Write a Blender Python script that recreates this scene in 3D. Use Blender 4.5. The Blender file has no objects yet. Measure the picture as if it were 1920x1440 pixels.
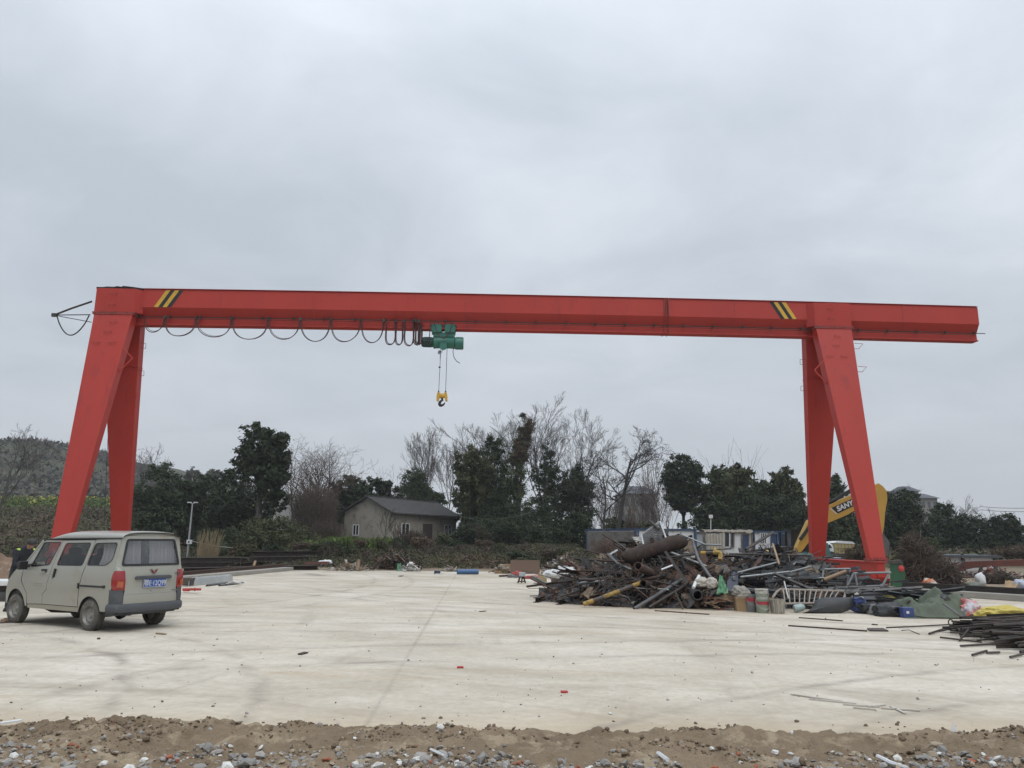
import bpy, bmesh, math, random
import numpy as np
from mathutils import Vector, Matrix, noise
from mathutils.geometry import delaunay_2d_cdt
R = math.radians
scene = bpy.context.scene
col = scene.collection

# ------------------------------------------------------------------ camera
F_PX, PITCH, ROLL, EYE = 1440.0, 0.1993, 0.0085, 1.7766
_cp, _sp, _c, _s = math.cos(PITCH), math.sin(PITCH), math.cos(ROLL), math.sin(ROLL)
_r0, _f0, _u0 = Vector((1, 0, 0)), Vector((0, _cp, _sp)), Vector((0, -_sp, _cp))
CAM_R, CAM_U, CAM_F = _r0*_c + _u0*_s, _u0*_c - _r0*_s, _f0
cam_data = bpy.data.cameras.new('camera')
cam_data.sensor_width = 36.0
cam_data.lens = 27.0
cam_data.clip_start = 0.1
cam_data.clip_end = 3000
cam = bpy.data.objects.new('camera', cam_data)
col.objects.link(cam)
cam.matrix_world = Matrix((( CAM_R.x, CAM_U.x, -CAM_F.x, 0), (CAM_R.y, CAM_U.y, -CAM_F.y, 0),
                           (CAM_R.z, CAM_U.z, -CAM_F.z, EYE), (0, 0, 0, 1)))
scene.camera = cam

# ------------------------------------------------------------------ sky and sun (overcast)
SUN_EL, SUN_AZ = R(52), R(150)          # azimuth measured clockwise from +Y
world = bpy.data.worlds.new('World'); scene.world = world; world.use_nodes = True
nt = world.node_tree; nt.nodes.clear()
def N(t, tree=None, **kw):
    n = (tree or nt).nodes.new(t)
    for k, v in kw.items(): setattr(n, k, v)
    return n
L = nt.links.new
wo = N('ShaderNodeOutputWorld'); bg = N('ShaderNodeBackground'); bg.inputs['Strength'].default_value = 0.1
L(bg.outputs[0], wo.inputs[0])
sky = N('ShaderNodeTexSky', sky_type='NISHITA'); sky.sun_disc = False
sky.sun_elevation = SUN_EL; sky.sun_rotation = SUN_AZ; sky.air_density = 1.0; sky.dust_density = 3.0
tc = N('ShaderNodeTexCoord'); sep = N('ShaderNodeSeparateXYZ'); L(tc.outputs['Generated'], sep.inputs[0])
def math_n(op, a, b=None, tree=None, clamp=False):
    n = N('ShaderNodeMath', tree, operation=op); n.use_clamp = clamp
    lk = (tree or nt).links.new
    for i, v in enumerate((a, b)):
        if v is None: continue
        if isinstance(v, (int, float)): n.inputs[i].default_value = v
        else: lk(v, n.inputs[i])
    return n.outputs[0]
zc = math_n('MAXIMUM', sep.outputs['Z'], 0.0)
zz = math_n('ADD', zc, 0.22)
comb = N('ShaderNodeCombineXYZ')
L(math_n('DIVIDE', sep.outputs['X'], zz), comb.inputs[0]); L(math_n('DIVIDE', sep.outputs['Y'], zz), comb.inputs[1])
mp = N('ShaderNodeMapping'); mp.inputs['Location'].default_value = (3.1, 7.4, 0); mp.inputs['Rotation'].default_value = (0, 0, R(25))
L(comb.outputs[0], mp.inputs[0])
n1 = N('ShaderNodeTexNoise'); n1.inputs['Scale'].default_value = 0.9; n1.inputs['Detail'].default_value = 5; n1.inputs['Roughness'].default_value = .5; n1.inputs['Distortion'].default_value = .35
n2 = N('ShaderNodeTexNoise'); n2.inputs['Distortion'].default_value = .6; n2.inputs['Scale'].default_value = 2.3; n2.inputs['Detail'].default_value = 6; n2.inputs['Roughness'].default_value = .55
L(mp.outputs[0], n1.inputs[0]); L(mp.outputs[0], n2.inputs[0])
cl = math_n('ADD', math_n('MULTIPLY', n1.outputs[0], .60), math_n('MULTIPLY', n2.outputs[0], .40))
ramp = N('ShaderNodeValToRGB')
e = ramp.color_ramp.elements
e[0].position = .36; e[0].color = (.455, .51, .572, 1)
e[1].position = .63; e[1].color = (.645, .69, .755, 1)
m_ = e.new(.5); m_.color = (.545, .597, .66, 1)
L(cl, ramp.inputs[0])
flat = N('ShaderNodeMix', data_type='RGBA'); flat.inputs[6].default_value = (.475, .505, .545, 1)
L(math_n('MULTIPLY', zc, 3.0, clamp=True), flat.inputs[0]); L(ramp.outputs[0], flat.inputs[7])
grad = math_n('ADD', math_n('MULTIPLY', math_n('POWER', zc, 4.0), 26.0), 11.3)
vm = N('ShaderNodeVectorMath', operation='SCALE'); L(flat.outputs[2], vm.inputs[0]); L(grad, vm.inputs['Scale'])
mixs = N('ShaderNodeMix', data_type='RGBA'); mixs.inputs[0].default_value = .04
L(vm.outputs[0], mixs.inputs[6]); L(sky.outputs[0], mixs.inputs[7]); L(mixs.outputs[2], bg.inputs['Color'])

sun_d = bpy.data.lights.new('sun', 'SUN'); sun_d.energy = 0.9; sun_d.angle = R(25); sun_d.color = (1, .96, .90)
sun = bpy.data.objects.new('sun', sun_d); col.objects.link(sun)
sdir = Vector((math.sin(SUN_AZ)*math.cos(SUN_EL), math.cos(SUN_AZ)*math.cos(SUN_EL), math.sin(SUN_EL)))
sun.rotation_euler = sdir.to_track_quat('Z', 'Y').to_euler()

scene.view_settings.view_transform = 'Standard'; scene.view_settings.look = 'None'
scene.view_settings.exposure = 0.0; scene.view_settings.gamma = 1.0
scene.render.engine = 'CYCLES'
scene.cycles.max_bounces = 6; scene.cycles.diffuse_bounces = 3; scene.cycles.transparent_max_bounces = 12
scene.cycles.volume_bounces = 0; scene.cycles.caustics_reflective = False; scene.cycles.caustics_refractive = False

# ------------------------------------------------------------------ helpers
def ray(px, py): return CAM_F*F_PX + CAM_R*(px-960) - CAM_U*(py-720)
def at(px, py, Y):
    d = ray(px, py); t = Y/d.y
    return Vector((d.x*t, Y, EYE + d.z*t))
def atz(px, py, z=0.0):
    d = ray(px, py); t = (z-EYE)/d.z
    return Vector((d.x*t, d.y*t, z))
def ss(a, b, x):
    t = min(1, max(0, (x-a)/(b-a))); return t*t*(3-2*t)

class MB:
    """collects shapes; build() links them as ONE mesh object"""
    def __init__(s): s.v = []; s.f = []; s.m = []; s.sm = []
    def add(s, vs, fs, m=0, smooth=False):
        o = len(s.v); s.v.extend(tuple(v) for v in vs)
        for f in fs: s.f.append(tuple(i+o for i in f)); s.m.append(m); s.sm.append(smooth)
        return s
    def box(s, c, d, rot=None, m=0, taper=1.0):
        vs = []
        for z in (-.5, .5):
            k = taper if z > 0 else 1
            for x, y in ((-.5, -.5), (.5, -.5), (.5, .5), (-.5, .5)):
                p = Vector((x*d[0]*k, y*d[1]*k, z*d[2]))
                if rot: p = rot @ p
                vs.append(p+Vector(c))
        return s.add(vs, [(0, 3, 2, 1), (4, 5, 6, 7), (0, 1, 5, 4), (1, 2, 6, 5), (2, 3, 7, 6), (3, 0, 4, 7)], m)
    def bar(s, a, b, w, h=None, up=(0, 0, 1), m=0):
        a, b = Vector(a), Vector(b); h = h or w
        d = b-a; ln = d.length; d.normalize(); up = Vector(up)
        if abs(d.dot(up)) > .99: up = Vector((1, 0, 0))
        x = d.cross(up).normalized(); y = x.cross(d)
        return s.box((a+b)/2, (w, ln, h), Matrix((x, d, y)).transposed(), m)
    def prism(s, poly, ext, m=0):
        p = [Vector(q) for q in poly]; ext = Vector(ext); n = len(p)
        nrm = Vector((0, 0, 0))
        for i in range(n): nrm += p[i].cross(p[(i+1) % n])
        if nrm.dot(ext) > 0: p.reverse()
        vs = p+[q+ext for q in p]
        fs = [tuple(range(n)), tuple(range(2*n-1, n-1, -1))]+[((i+1) % n, i, i+n, (i+1) % n+n) for i in range(n)]
        return s.add(vs, fs, m)
    def tube(s, pts, r, n=8, m=0, cap=True, smooth=True):
        P = [Vector(p) for p in pts]; k = len(P)
        rs = r if isinstance(r, (list, tuple)) else [r]*k
        vs = []; t0 = (P[1]-P[0]).normalized()
        up = Vector((0, 0, 1)) if abs(t0.z) < .9 else Vector((1, 0, 0))
        x = t0.cross(up).normalized()
        for i in range(k):
            t = (P[min(i+1, k-1)]-P[max(i-1, 0)])
            t = t.normalized() if t.length > 1e-9 else t0
            x = x-t*x.dot(t)
            x = x.normalized() if x.length > 1e-6 else t.orthogonal().normalized()
            y = t.cross(x)
            for j in range(n):
                a = 2*math.pi*j/n; vs.append(P[i]+(x*math.cos(a)+y*math.sin(a))*rs[i])
        fs = [(i*n+j, i*n+(j+1) % n, (i+1)*n+(j+1) % n, (i+1)*n+j) for i in range(k-1) for j in range(n)]
        s.add(vs, fs, m, smooth)
        if cap: s.add([vs[j] for j in range(n)], [tuple(range(n-1, -1, -1))], m); s.add(vs[-n:], [tuple(range(n))], m)
        return s
    def pipe(s, a, b, r, wall=.12, n=12, m=0, mi=None):
        """hollow pipe"""
        a, b = Vector(a), Vector(b); d = (b-a).normalized(); x = d.orthogonal().normalized(); y = d.cross(x)
        vs = []
        for P, rr in ((a, r), (b, r), (b, r*(1-wall)), (a, r*(1-wall))):
            for j in range(n):
                t = 2*math.pi*j/n; vs.append(P+(x*math.cos(t)+y*math.sin(t))*rr)
        fs = [(i*n+j, i*n+(j+1) % n, ((i+1) % 4)*n+(j+1) % n, ((i+1) % 4)*n+j) for i in range(4) for j in range(n)]
        return s.add(vs, fs, m, True)
    def lathe(s, prof, c=(0, 0, 0), axis=None, n=20, m=0, smooth=True):
        """prof: (radius, height) list; axis = rotation matrix applied to z-up lathe"""
        vs = []; k = len(prof)
        for r, z in prof:
            for j in range(n):
                a = 2*math.pi*j/n; p = Vector((r*math.cos(a), r*math.sin(a), z))
                vs.append((axis @ p if axis else p)+Vector(c))
        fs = [(i*n+j, i*n+(j+1) % n, (i+1)*n+(j+1) % n, (i+1)*n+j) for i in range(k-1) for j in range(n)]
        return s.add(vs, fs, m, smooth)
    def grid(s, fn, nu, nv, m=0, smooth=True, flip=False):
        vs = [fn(i/nu, j/nv) for j in range(nv+1) for i in range(nu+1)]
        w = nu+1
        fs = [(j*w+i, j*w+i+1, (j+1)*w+i+1, (j+1)*w+i) for j in range(nv) for i in range(nu)]
        if flip: fs = [f[::-1] for f in fs]
        return s.add(vs, fs, m, smooth)
    def xform(s, M): s.v = [tuple(M @ Vector(v)) for v in s.v]; return s
    def build(s, name, mat, parent=None, off=(0, 0, 0), sharp=40, bevel=0, solid=0):
        me = bpy.data.meshes.new(name); o = Vector(off)
        me.from_pydata([tuple(Vector(v)-o) for v in s.v], [], s.f)
        for mm in (mat if isinstance(mat, (list, tuple)) else [mat]): me.materials.append(mm)
        me.polygons.foreach_set('material_index', s.m); me.polygons.foreach_set('use_smooth', s.sm)
        me.update()
        if any(s.sm): me.set_sharp_from_angle(angle=R(sharp))
        ob = bpy.data.objects.new(name, me); col.objects.link(ob)
        if parent: ob.parent = parent
        if solid:
            md = ob.modifiers.new('solid', 'SOLIDIFY'); md.thickness = solid; md.offset = -1
        if bevel:
            md = ob.modifiers.new('bevel', 'BEVEL'); md.width = bevel; md.segments = 2; md.limit_method = 'ANGLE'; md.angle_limit = R(50)
        return ob
def np_mesh(name, V, Fq, mat, parent=None, off=(0, 0, 0), smooth=False, mi=None):
    """fast mesh from arrays: V (n,3), Fq (k, 3 or 4)"""
    me = bpy.data.meshes.new(name); V = np.asarray(V, np.float32)-np.asarray(off, np.float32); Fq = np.asarray(Fq, np.int32)
    k, w = Fq.shape
    me.vertices.add(len(V)); me.vertices.foreach_set('co', V.ravel())
    me.loops.add(k*w); me.loops.foreach_set('vertex_index', Fq.ravel())
    me.polygons.add(k); me.polygons.foreach_set('loop_start', np.arange(0, k*w, w, dtype=np.int32))
    me.polygons.foreach_set('use_smooth', np.full(k, smooth))
    for mm in (mat if isinstance(mat, (list, tuple)) else [mat]): me.materials.append(mm)
    if mi is not None: me.polygons.foreach_set('material_index', np.asarray(mi, np.int32))
    me.update(calc_edges=True); me.validate()
    ob = bpy.data.objects.new(name, me); col.objects.link(ob)
    if parent: ob.parent = parent
    return ob
def tag(o, label=None, cat=None, group=None, kind=None):
    if label: o['label'] = label
    if cat: o['category'] = cat; o['kind'] = 'thing'
    if group: o['group'] = group
    if kind: o['kind'] = kind
    return o
def thing(name, label, cat, loc=(0, 0, 0), rz=0, group=None):
    o = bpy.data.objects.new(name, None); col.objects.link(o); o.empty_display_size = .1
    o.location = loc; o.rotation_euler = (0, 0, rz)
    return tag(o, label, cat, group)
def solo(name, mb, mat, label, cat, group=None, **kw):
    """a thing that is one mesh, origin at its base"""
    V = np.array(mb.v); c = V.mean(0); c[2] = V[:, 2].min()
    o = mb.build(name, mat, off=c, **kw); o.location = c
    return tag(o, label, cat, group)
def copy_tree(o, parent=None):
    c = o.copy(); col.objects.link(c)
    if parent: c.parent = parent
    for ch in [x for x in o.children]: copy_tree(ch, c)
    return c
def put(o, loc, rot=None, sc=None, label=None, group=None):
    o.location = loc
    if rot is not None: o.rotation_euler = rot
    if sc is not None: o.scale = (sc, sc, sc) if isinstance(sc, (int, float)) else sc
    if label: o['label'] = label
    if group: o['group'] = group
    return o

# ------------------------------------------------------------------ materials
def M(name, c1, c2=None, scale=3.0, rough=.7, metal=0.0, bump=0.0, bscale=40.0, c3=None, s3=12.0, t3=.62, contrast=.25, rnd=0.0, spec=.5, stretch=None, coat=0.0):
    """noise-mixed paint: c1/c2 blend over a soft noise, c3 = spots (rust, dirt), rnd = change of value per object"""
    m = bpy.data.materials.new(name); m.use_nodes = True; t = m.node_tree; lk = t.links.new
    b = t.nodes['Principled BSDF']; b.inputs['Roughness'].default_value = rough; b.inputs['Metallic'].default_value = metal
    b.inputs['Specular IOR Level'].default_value = spec; b.inputs['Coat Weight'].default_value = coat
    if c2 is None: c2 = tuple(x*.78 for x in c1)
    tcn = N('ShaderNodeTexCoord', t); src = tcn.outputs['Object']
    if stretch:
        mpn = N('ShaderNodeMapping', t); mpn.inputs['Scale'].default_value = stretch; lk(src, mpn.inputs[0]); src = mpn.outputs[0]
    nz = N('ShaderNodeTexNoise', t); nz.inputs['Scale'].default_value = scale; nz.inputs['Detail'].default_value = 6; nz.inputs['Roughness'].default_value = .6
    lk(src, nz.inputs[0])
    rp = N('ShaderNodeValToRGB', t); rp.color_ramp.elements[0].position = .5-contrast; rp.color_ramp.elements[1].position = .5+contrast
    rp.color_ramp.elements[0].color = (*c1, 1); rp.color_ramp.elements[1].color = (*c2, 1); lk(nz.outputs[0], rp.inputs[0]); cc = rp.outputs[0]
    if c3:
        nz3 = N('ShaderNodeTexNoise', t); nz3.inputs['Scale'].default_value = s3; nz3.inputs['Detail'].default_value = 8; nz3.inputs['Roughness'].default_value = .7; lk(src, nz3.inputs[0])
        r3 = N('ShaderNodeValToRGB', t); r3.color_ramp.elements[0].position = t3-.05; r3.color_ramp.elements[1].position = t3+.06; lk(nz3.outputs[0], r3.inputs[0])
        mx = N('ShaderNodeMix', t, data_type='RGBA'); lk(r3.outputs[0], mx.inputs[0]); lk(cc, mx.inputs[6]); mx.inputs[7].default_value = (*c3, 1); cc = mx.outputs[2]
    if rnd:
        oi = N('ShaderNodeObjectInfo', t); hs = N('ShaderNodeHueSaturation', t)
        mr = N('ShaderNodeMapRange', t); mr.inputs[3].default_value = 1-rnd; mr.inputs[4].default_value = 1+rnd; lk(oi.outputs['Random'], mr.inputs[0])
        lk(mr.outputs[0], hs.inputs['Value']); lk(cc, hs.inputs['Color']); cc = hs.outputs[0]
    lk(cc, b.inputs['Base Color'])
    if bump:
        nb = N('ShaderNodeTexNoise', t); nb.inputs['Scale'].default_value = bscale; nb.inputs['Detail'].default_value = 5; lk(src, nb.inputs[0])
        bn = N('ShaderNodeBump', t); bn.inputs['Strength'].default_value = bump; bn.inputs['Distance'].default_value = .02; lk(nb.outputs[0], bn.inputs['Height']); lk(bn.outputs[0], b.inputs['Normal'])
    return m
def glass_mat(name, tint=(.8, .85, .85), alpha=.35, rough=.03):
    m = bpy.data.materials.new(name); m.use_nodes = True; t = m.node_tree; t.nodes.clear()
    o = N('ShaderNodeOutputMaterial', t); mx = N('ShaderNodeMixShader', t); tr = N('ShaderNodeBsdfTransparent', t); gl = N('ShaderNodeBsdfGlossy', t)
    tr.inputs[0].default_value = (*tint, 1); gl.inputs['Roughness'].default_value = rough
    lw = N('ShaderNodeLayerWeight', t); lw.inputs[0].default_value = .5
    fr = math_n('MULTIPLY', math_n('POWER', lw.outputs['Facing'], 4.0, t), .8, t)
    t.links.new(math_n('ADD', fr, alpha, t, True), mx.inputs[0]); t.links.new(tr.outputs[0], mx.inputs[1]); t.links.new(gl.outputs[0], mx.inputs[2]); t.links.new(mx.outputs[0], o.inputs[0])
    return m

RED = M('crane_red', (.42, .042, .029), (.35, .036, .028), .45, .5, bump=.05, bscale=4, c3=(.30, .034, .03), s3=1.6, t3=.62, spec=.3, stretch=(1, 1, .3))
RED_OLD = M('crane_red_worn', (.36, .05, .04), (.28, .045, .04), 2, .6, c3=(.12, .06, .04), s3=7, t3=.55)
BLACK = M('black_rubber', (.012, .012, .013), (.02, .02, .021), 6, .75)
DARK = M('dark_steel', (.032, .030, .030), (.07, .058, .05), 5, .62, .3, c3=(.10, .05, .03), s3=8, t3=.6, rnd=.5)
RUST = M('rusty_steel', (.078, .048, .036), (.042, .031, .027), 6, .85, .1, .2, c3=(.125, .068, .044), s3=9, t3=.58, rnd=.45)
GALV = M('galvanised_steel', (.36, .37, .37), (.24, .25, .25), 6, .45, .6, c3=(.13, .10, .08), s3=10, t3=.64, rnd=.3)
BLKP = M('black_profile', (.014, .015, .018), (.035, .037, .042), 4, .5, .15, c3=(.09, .085, .08), s3=5, t3=.62, rnd=.5)
GREYP = M('dusty_grey_metal', (.13, .13, .13), (.075, .075, .077), 5, .6, .3, c3=(.09, .06, .045), s3=9, t3=.6, rnd=.4)
YELD = M('scuffed_yellow', (.40, .265, .05), (.30, .19, .045), 5, .65, c3=(.11, .075, .045), s3=9, t3=.55)
YEL = M('yellow_paint', (.60, .36, .03), (.50, .29, .03), 3, .5, c3=(.16, .09, .04), s3=8, t3=.63)
WHITE = M('white_paint', (.66, .67, .68), (.55, .56, .56), 3, .55, c3=(.35, .32, .28), s3=6, t3=.62)
WOOD = M('scrap_wood', (.30, .21, .13), (.19, .13, .085), 4, .85, rnd=.3)
TWIG = M('brown_twigs', (.085, .062, .046), (.05, .038, .03), 2, .9, rnd=.15)
BARK = M('grey_bark', (.085, .075, .066), (.05, .044, .04), 3, .9, bump=.2, bscale=20, rnd=.15)
# ------------------------------------------------------------------ setting: ground, yard, dirt, hill
rng = random.Random(7); nrng = np.random.default_rng(7)
def fbm(x, y, z=0, o=4): return noise.fractal(Vector((x, y, z)), 1.0, 2.0, o)
def ground_z(x, y):
    lf = ss(-26, -50, x)
    flat = ss(44.8, 52, y)*.80+ss(52, 68, y)*.42
    right = ss(4.5, 9, x)
    flat = flat*(1-right)+ss(44, 66, y)*.35*right
    l2 = ss(-13, -18, x)
    flat = flat*(1-l2)+l2*(ss(52, 66, y)*.7)
    left = ss(56, 96, y)*4.0+ss(96, 136, y)*3.0
    z = flat*(1-lf)+left*lf
    crest = 23*ss(-105, -185, x)+6*ss(-50, -110, x)
    z += crest*ss(145, 315, y)*(1-.0*x)
    if y > 46: z += fbm(x*.12, y*.12, 3)*.25*ss(46, 56, y)+fbm(x*.02, y*.02, 9)*3.0*ss(150, 260, y)*ss(-60, -120, x)
    if z < 0: z = 0
    return z-.03
def axis_pts(a, knots):
    out = [a]
    for end, step in knots:
        while out[-1] < end-1e-6: out.append(min(end, out[-1]+step))
    return out
gx = axis_pts(-640, [(-300, 40), (-60, 8), (-30, 3), (40, 1.6), (120, 8), (640, 40)])
gy = axis_pts(-60, [(0, 20), (40, 4), (72, .8), (140, 3), (340, 8), (640, 30)])
V = [(x, y, ground_z(x, y)) for y in gy for x in gx]; w = len(gx)
Fq = [(j*w+i, j*w+i+1, (j+1)*w+i+1, (j+1)*w+i) for j in range(len(gy)-1) for i in range(w-1)]

def ground_material():
    m = bpy.data.materials.new('earth_and_grass'); m.use_nodes = True; t = m.node_tree; lk = t.links.new; b = t.nodes['Principled BSDF']
    b.inputs['Roughness'].default_value = .95; b.inputs['Specular IOR Level'].default_value = .1
    tcn = N('ShaderNodeTexCoord', t)
    def nz(s, d=6):
        n = N('ShaderNodeTexNoise', t); n.inputs['Scale'].default_value = s; n.inputs['Detail'].default_value = d; n.inputs['Roughness'].default_value = .65; lk(tcn.outputs['Object'], n.inputs[0]); return n.outputs[0]
    r = N('ShaderNodeValToRGB', t); e = r.color_ramp.elements
    e[0].position = .34; e[0].color = (.050, .060, .024, 1); e[1].position = .66; e[1].color = (.13, .095, .062, 1); x = e.new(.5); x.color = (.075, .066, .040, 1)
    lk(nz(.16), r.inputs[0])
    r2 = N('ShaderNodeValToRGB', t); r2.color_ramp.elements[0].color = (.5, .5, .5, 1); r2.color_ramp.elements[1].color = (1.4, 1.35, 1.25, 1); lk(nz(2.3), r2.inputs[0])
    mx = N('ShaderNodeMix', t, data_type='RGBA', blend_type='MULTIPLY'); mx.inputs[0].default_value = 1; lk(r.outputs[0], mx.inputs[6]); lk(r2.outputs[0], mx.inputs[7])
    geo0 = N('ShaderNodeNewGeometry', t); sp1 = N('ShaderNodeSeparateXYZ', t); lk(geo0.outputs['Position'], sp1.inputs[0])
    wooded = N('ShaderNodeMix', t, data_type='RGBA'); lk(math_n('MULTIPLY', math_n('SUBTRACT', sp1.outputs['Z'], 7.0, t), .4, t, True), wooded.inputs[0]); lk(mx.outputs[2], wooded.inputs[6]); wooded.inputs[7].default_value = (.066, .068, .046, 1); mx = wooded
    # trampled light soil close to the yard, on the flat part (low ground)
    geo = N('ShaderNodeNewGeometry', t); sp = N('ShaderNodeSeparateXYZ', t); lk(geo.outputs['Position'], sp.inputs[0])
    low = math_n('SUBTRACT', 1.0, math_n('MULTIPLY', sp.outputs['Z'], 6.0, t), t, True)
    near = math_n('SUBTRACT', 1.0, math_n('DIVIDE', math_n('SUBTRACT', sp.outputs['Y'], 54.0, t), 8.0, t), t, True)
    fac = math_n('MULTIPLY', math_n('MULTIPLY', low, near, t), math_n('MULTIPLY', nz(.5), 1.9, t, True), t)
    soil = N('ShaderNodeMix', t, data_type='RGBA'); lk(nz(1.2), soil.inputs[0]); soil.inputs[6].default_value = (.17, .125, .085, 1); soil.inputs[7].default_value = (.33, .27, .205, 1)
    m2 = N('ShaderNodeMix', t, data_type='RGBA'); lk(fac, m2.inputs[0]); lk(mx.outputs[2], m2.inputs[6]); lk(soil.outputs[2], m2.inputs[7]); lk(m2.outputs[2], b.inputs['Base Color'])
    bn = N('ShaderNodeBump', t); bn.inputs['Strength'].default_value = .6; bn.inputs['Distance'].default_value = .15; lk(nz(3), bn.inputs['Height']); lk(bn.outputs[0], b.inputs['Normal'])
    return m
tag(np_mesh('ground', V, Fq, ground_material(), smooth=True), kind='structure')

def concrete_material():
    m = bpy.data.materials.new('dusty_concrete'); m.use_nodes = True; t = m.node_tree; lk = t.links.new; b = t.nodes['Principled BSDF']
    b.inputs['Roughness'].default_value = .9; b.inputs['Specular IOR Level'].default_value = .25
    tcn = N('ShaderNodeTexCoord', t); ob = tcn.outputs['Object']
    def mapp(sc, rz=0):
        n = N('ShaderNodeMapping', t); n.inputs['Scale'].default_value = sc; n.inputs['Rotation'].default_value = (0, 0, rz); lk(ob, n.inputs[0]); return n.outputs[0]
    def nz(src, s, d=6, ro=.6, dist=0):
        n = N('ShaderNodeTexNoise', t); n.inputs['Scale'].default_value = s; n.inputs['Detail'].default_value = d; n.inputs['Roughness'].default_value = ro; n.inputs['Distortion'].default_value = dist; lk(src, n.inputs[0]); return n.outputs[0]
    def rmp(v, a, c0, bb, c1):
        r = N('ShaderNodeValToRGB', t); r.color_ramp.elements[0].position = a; r.color_ramp.elements[0].color = (*c0, 1); r.color_ramp.elements[1].position = bb; r.color_ramp.elements[1].color = (*c1, 1); lk(v, r.inputs[0]); return r.outputs[0]
    def mul(a, bcol, f=1.0, blend='MULTIPLY'):
        x = N('ShaderNodeMix', t, data_type='RGBA', blend_type=blend)
        if isinstance(f, float): x.inputs[0].default_value = f
        else: lk(f, x.inputs[0])
        for i, v in ((6, a), (7, bcol)):
            if isinstance(v, tuple): x.inputs[i].default_value = (*v, 1)
            else: lk(v, x.inputs[i])
        return x.outputs[2]
    base = rmp(nz(ob, .22, 7), .32, (.45, .40, .325), .66, (.575, .53, .455))
    base = mul(base, rmp(nz(mapp((.5, .8, 1), R(20)), 1.1, 7, .7, .8), .3, (.84, .825, .80), .62, (1.08, 1.08, 1.08)))
    base = mul(base, rmp(nz(ob, 9, 4, .7), .3, (.86, .85, .83), .62, (1.04, 1.04, 1.04)))
    # brown dust stains in long patches
    st = rmp(nz(mapp((.16, .75, 1), R(-4)), 1.0, 6, .65, .8), .56, (0, 0, 0), .72, (1, 1, 1))
    base = mul(base, (.36, .265, .165), math_n('MULTIPLY', st, .6, t), 'MIX')
    # small dark specks and flakes
    spk = rmp(nz(mapp((.55, 1.2, 1)), 7.5, 3, .75), .69, (0, 0, 0), .74, (1, 1, 1))
    base = mul(base, (.16, .12, .09), math_n('MULTIPLY', spk, .55, t), 'MIX')
    # broad curved smears left by turning trucks
    sp0 = N('ShaderNodeSeparateXYZ', t); lk(ob, sp0.inputs[0])
    for cx, cy, kr, ka, lo, hi, c0, f0 in ((-7, -2, 1.5, 2.2, .50, .66, (.27, .225, .17), .42), (-7, -2, .55, 1.2, .52, .72, (.60, .565, .505), .30), (22, 52, 1.1, 3.0, .52, .68, (.27, .23, .175), .34), (-24, 14, 1.6, 2.5, .54, .68, (.26, .22, .17), .34)):
        ax = math_n('SUBTRACT', sp0.outputs['X'], cx, t); ay = math_n('SUBTRACT', sp0.outputs['Y'], cy, t)
        rr0 = math_n('SQRT', math_n('ADD', math_n('MULTIPLY', ax, ax, t), math_n('MULTIPLY', ay, ay, t), t), None, t); th = math_n('ARCTAN2', ay, ax, t)
        cv = N('ShaderNodeCombineXYZ', t); lk(math_n('MULTIPLY', rr0, kr, t), cv.inputs[0]); lk(math_n('MULTIPLY', th, ka, t), cv.inputs[1])
        sm_ = rmp(nz(cv.outputs[0], 1.0, 7, .62, .3), lo, (0, 0, 0), hi, (1, 1, 1)); base = mul(base, c0, math_n('MULTIPLY', math_n('MULTIPLY', sm_, rmp(nz(ob, .33, 6, .7), .40, (0, 0, 0), .60, (1, 1, 1)), t), f0*1.35, t), 'MIX')
    # tan dust by the earth strip and at the foot of the scrap
    nearf = math_n('SUBTRACT', 1.0, math_n('DIVIDE', math_n('SUBTRACT', sp0.outputs['Y'], 7.9, t), 1.6, t), t, True)
    base = mul(base, (.40, .31, .20), math_n('MULTIPLY', math_n('MULTIPLY', nearf, nearf, t), math_n('MULTIPLY', nz(mapp((.6, 1, 1)), .9, 5), 1.1, t, True), t), 'MIX')
    hx = math_n('DIVIDE', math_n('SUBTRACT', sp0.outputs['X'], 4.2, t), 5.0, t); hy = math_n('DIVIDE', math_n('SUBTRACT', sp0.outputs['Y'], 21.5, t), 2.6, t)
    hf_ = math_n('SUBTRACT', 1.0, math_n('ADD', math_n('MULTIPLY', hx, hx, t), math_n('MULTIPLY', hy, hy, t), t), t, True)
    base = mul(base, (.29, .205, .125), math_n('MULTIPLY', hf_, math_n('MULTIPLY', nz(mapp((.5, 1.6, 1)), 1.3, 6), .95, t, True), t), 'MIX')
    # tyre arcs: rings round several turning centres, broken by noise
    sp = N('ShaderNodeSeparateXYZ', t); lk(ob, sp.inputs[0])
    brk = rmp(nz(mapp((.5, .5, 1)), 1.4, 6, .7), .40, (0, 0, 0), .62, (1, 1, 1))
    wob = math_n('MULTIPLY', nz(ob, .8, 2), .5, t)
    for cx, cy, rr, wd, k in ((-14, 6, 11.6, .16, .35), (-14, 6, 10.1, .16, .35), (-3, -14, 29.5, .15, .32), (-3, -14, 31.0, .15, .32), (9, -30, 43.2, .2, .3), (9, -30, 44.9, .2, .3), (26, 60, 46.0, .2, .3), (26, 60, 47.6, .2, .3), (-30, 30, 24.5, .18, .3), (-30, 30, 26.1, .18, .3), (4, -40, 65.0, .25, .25), (14, -6, 17.6, .14, .3), (14, -6, 19.1, .14, .3)):
        dx = math_n('SUBTRACT', sp.outputs['X'], cx, t); dy = math_n('SUBTRACT', sp.outputs['Y'], cy, t)
        d = math_n('SQRT', math_n('ADD', math_n('MULTIPLY', dx, dx, t), math_n('MULTIPLY', dy, dy, t), t), None, t)
        d = math_n('ABSOLUTE', math_n('SUBTRACT', math_n('ADD', d, wob, t), rr+.25, t), None, t)
        f = math_n('SUBTRACT', 1.0, math_n('DIVIDE', d, wd, t), t, True)
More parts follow.
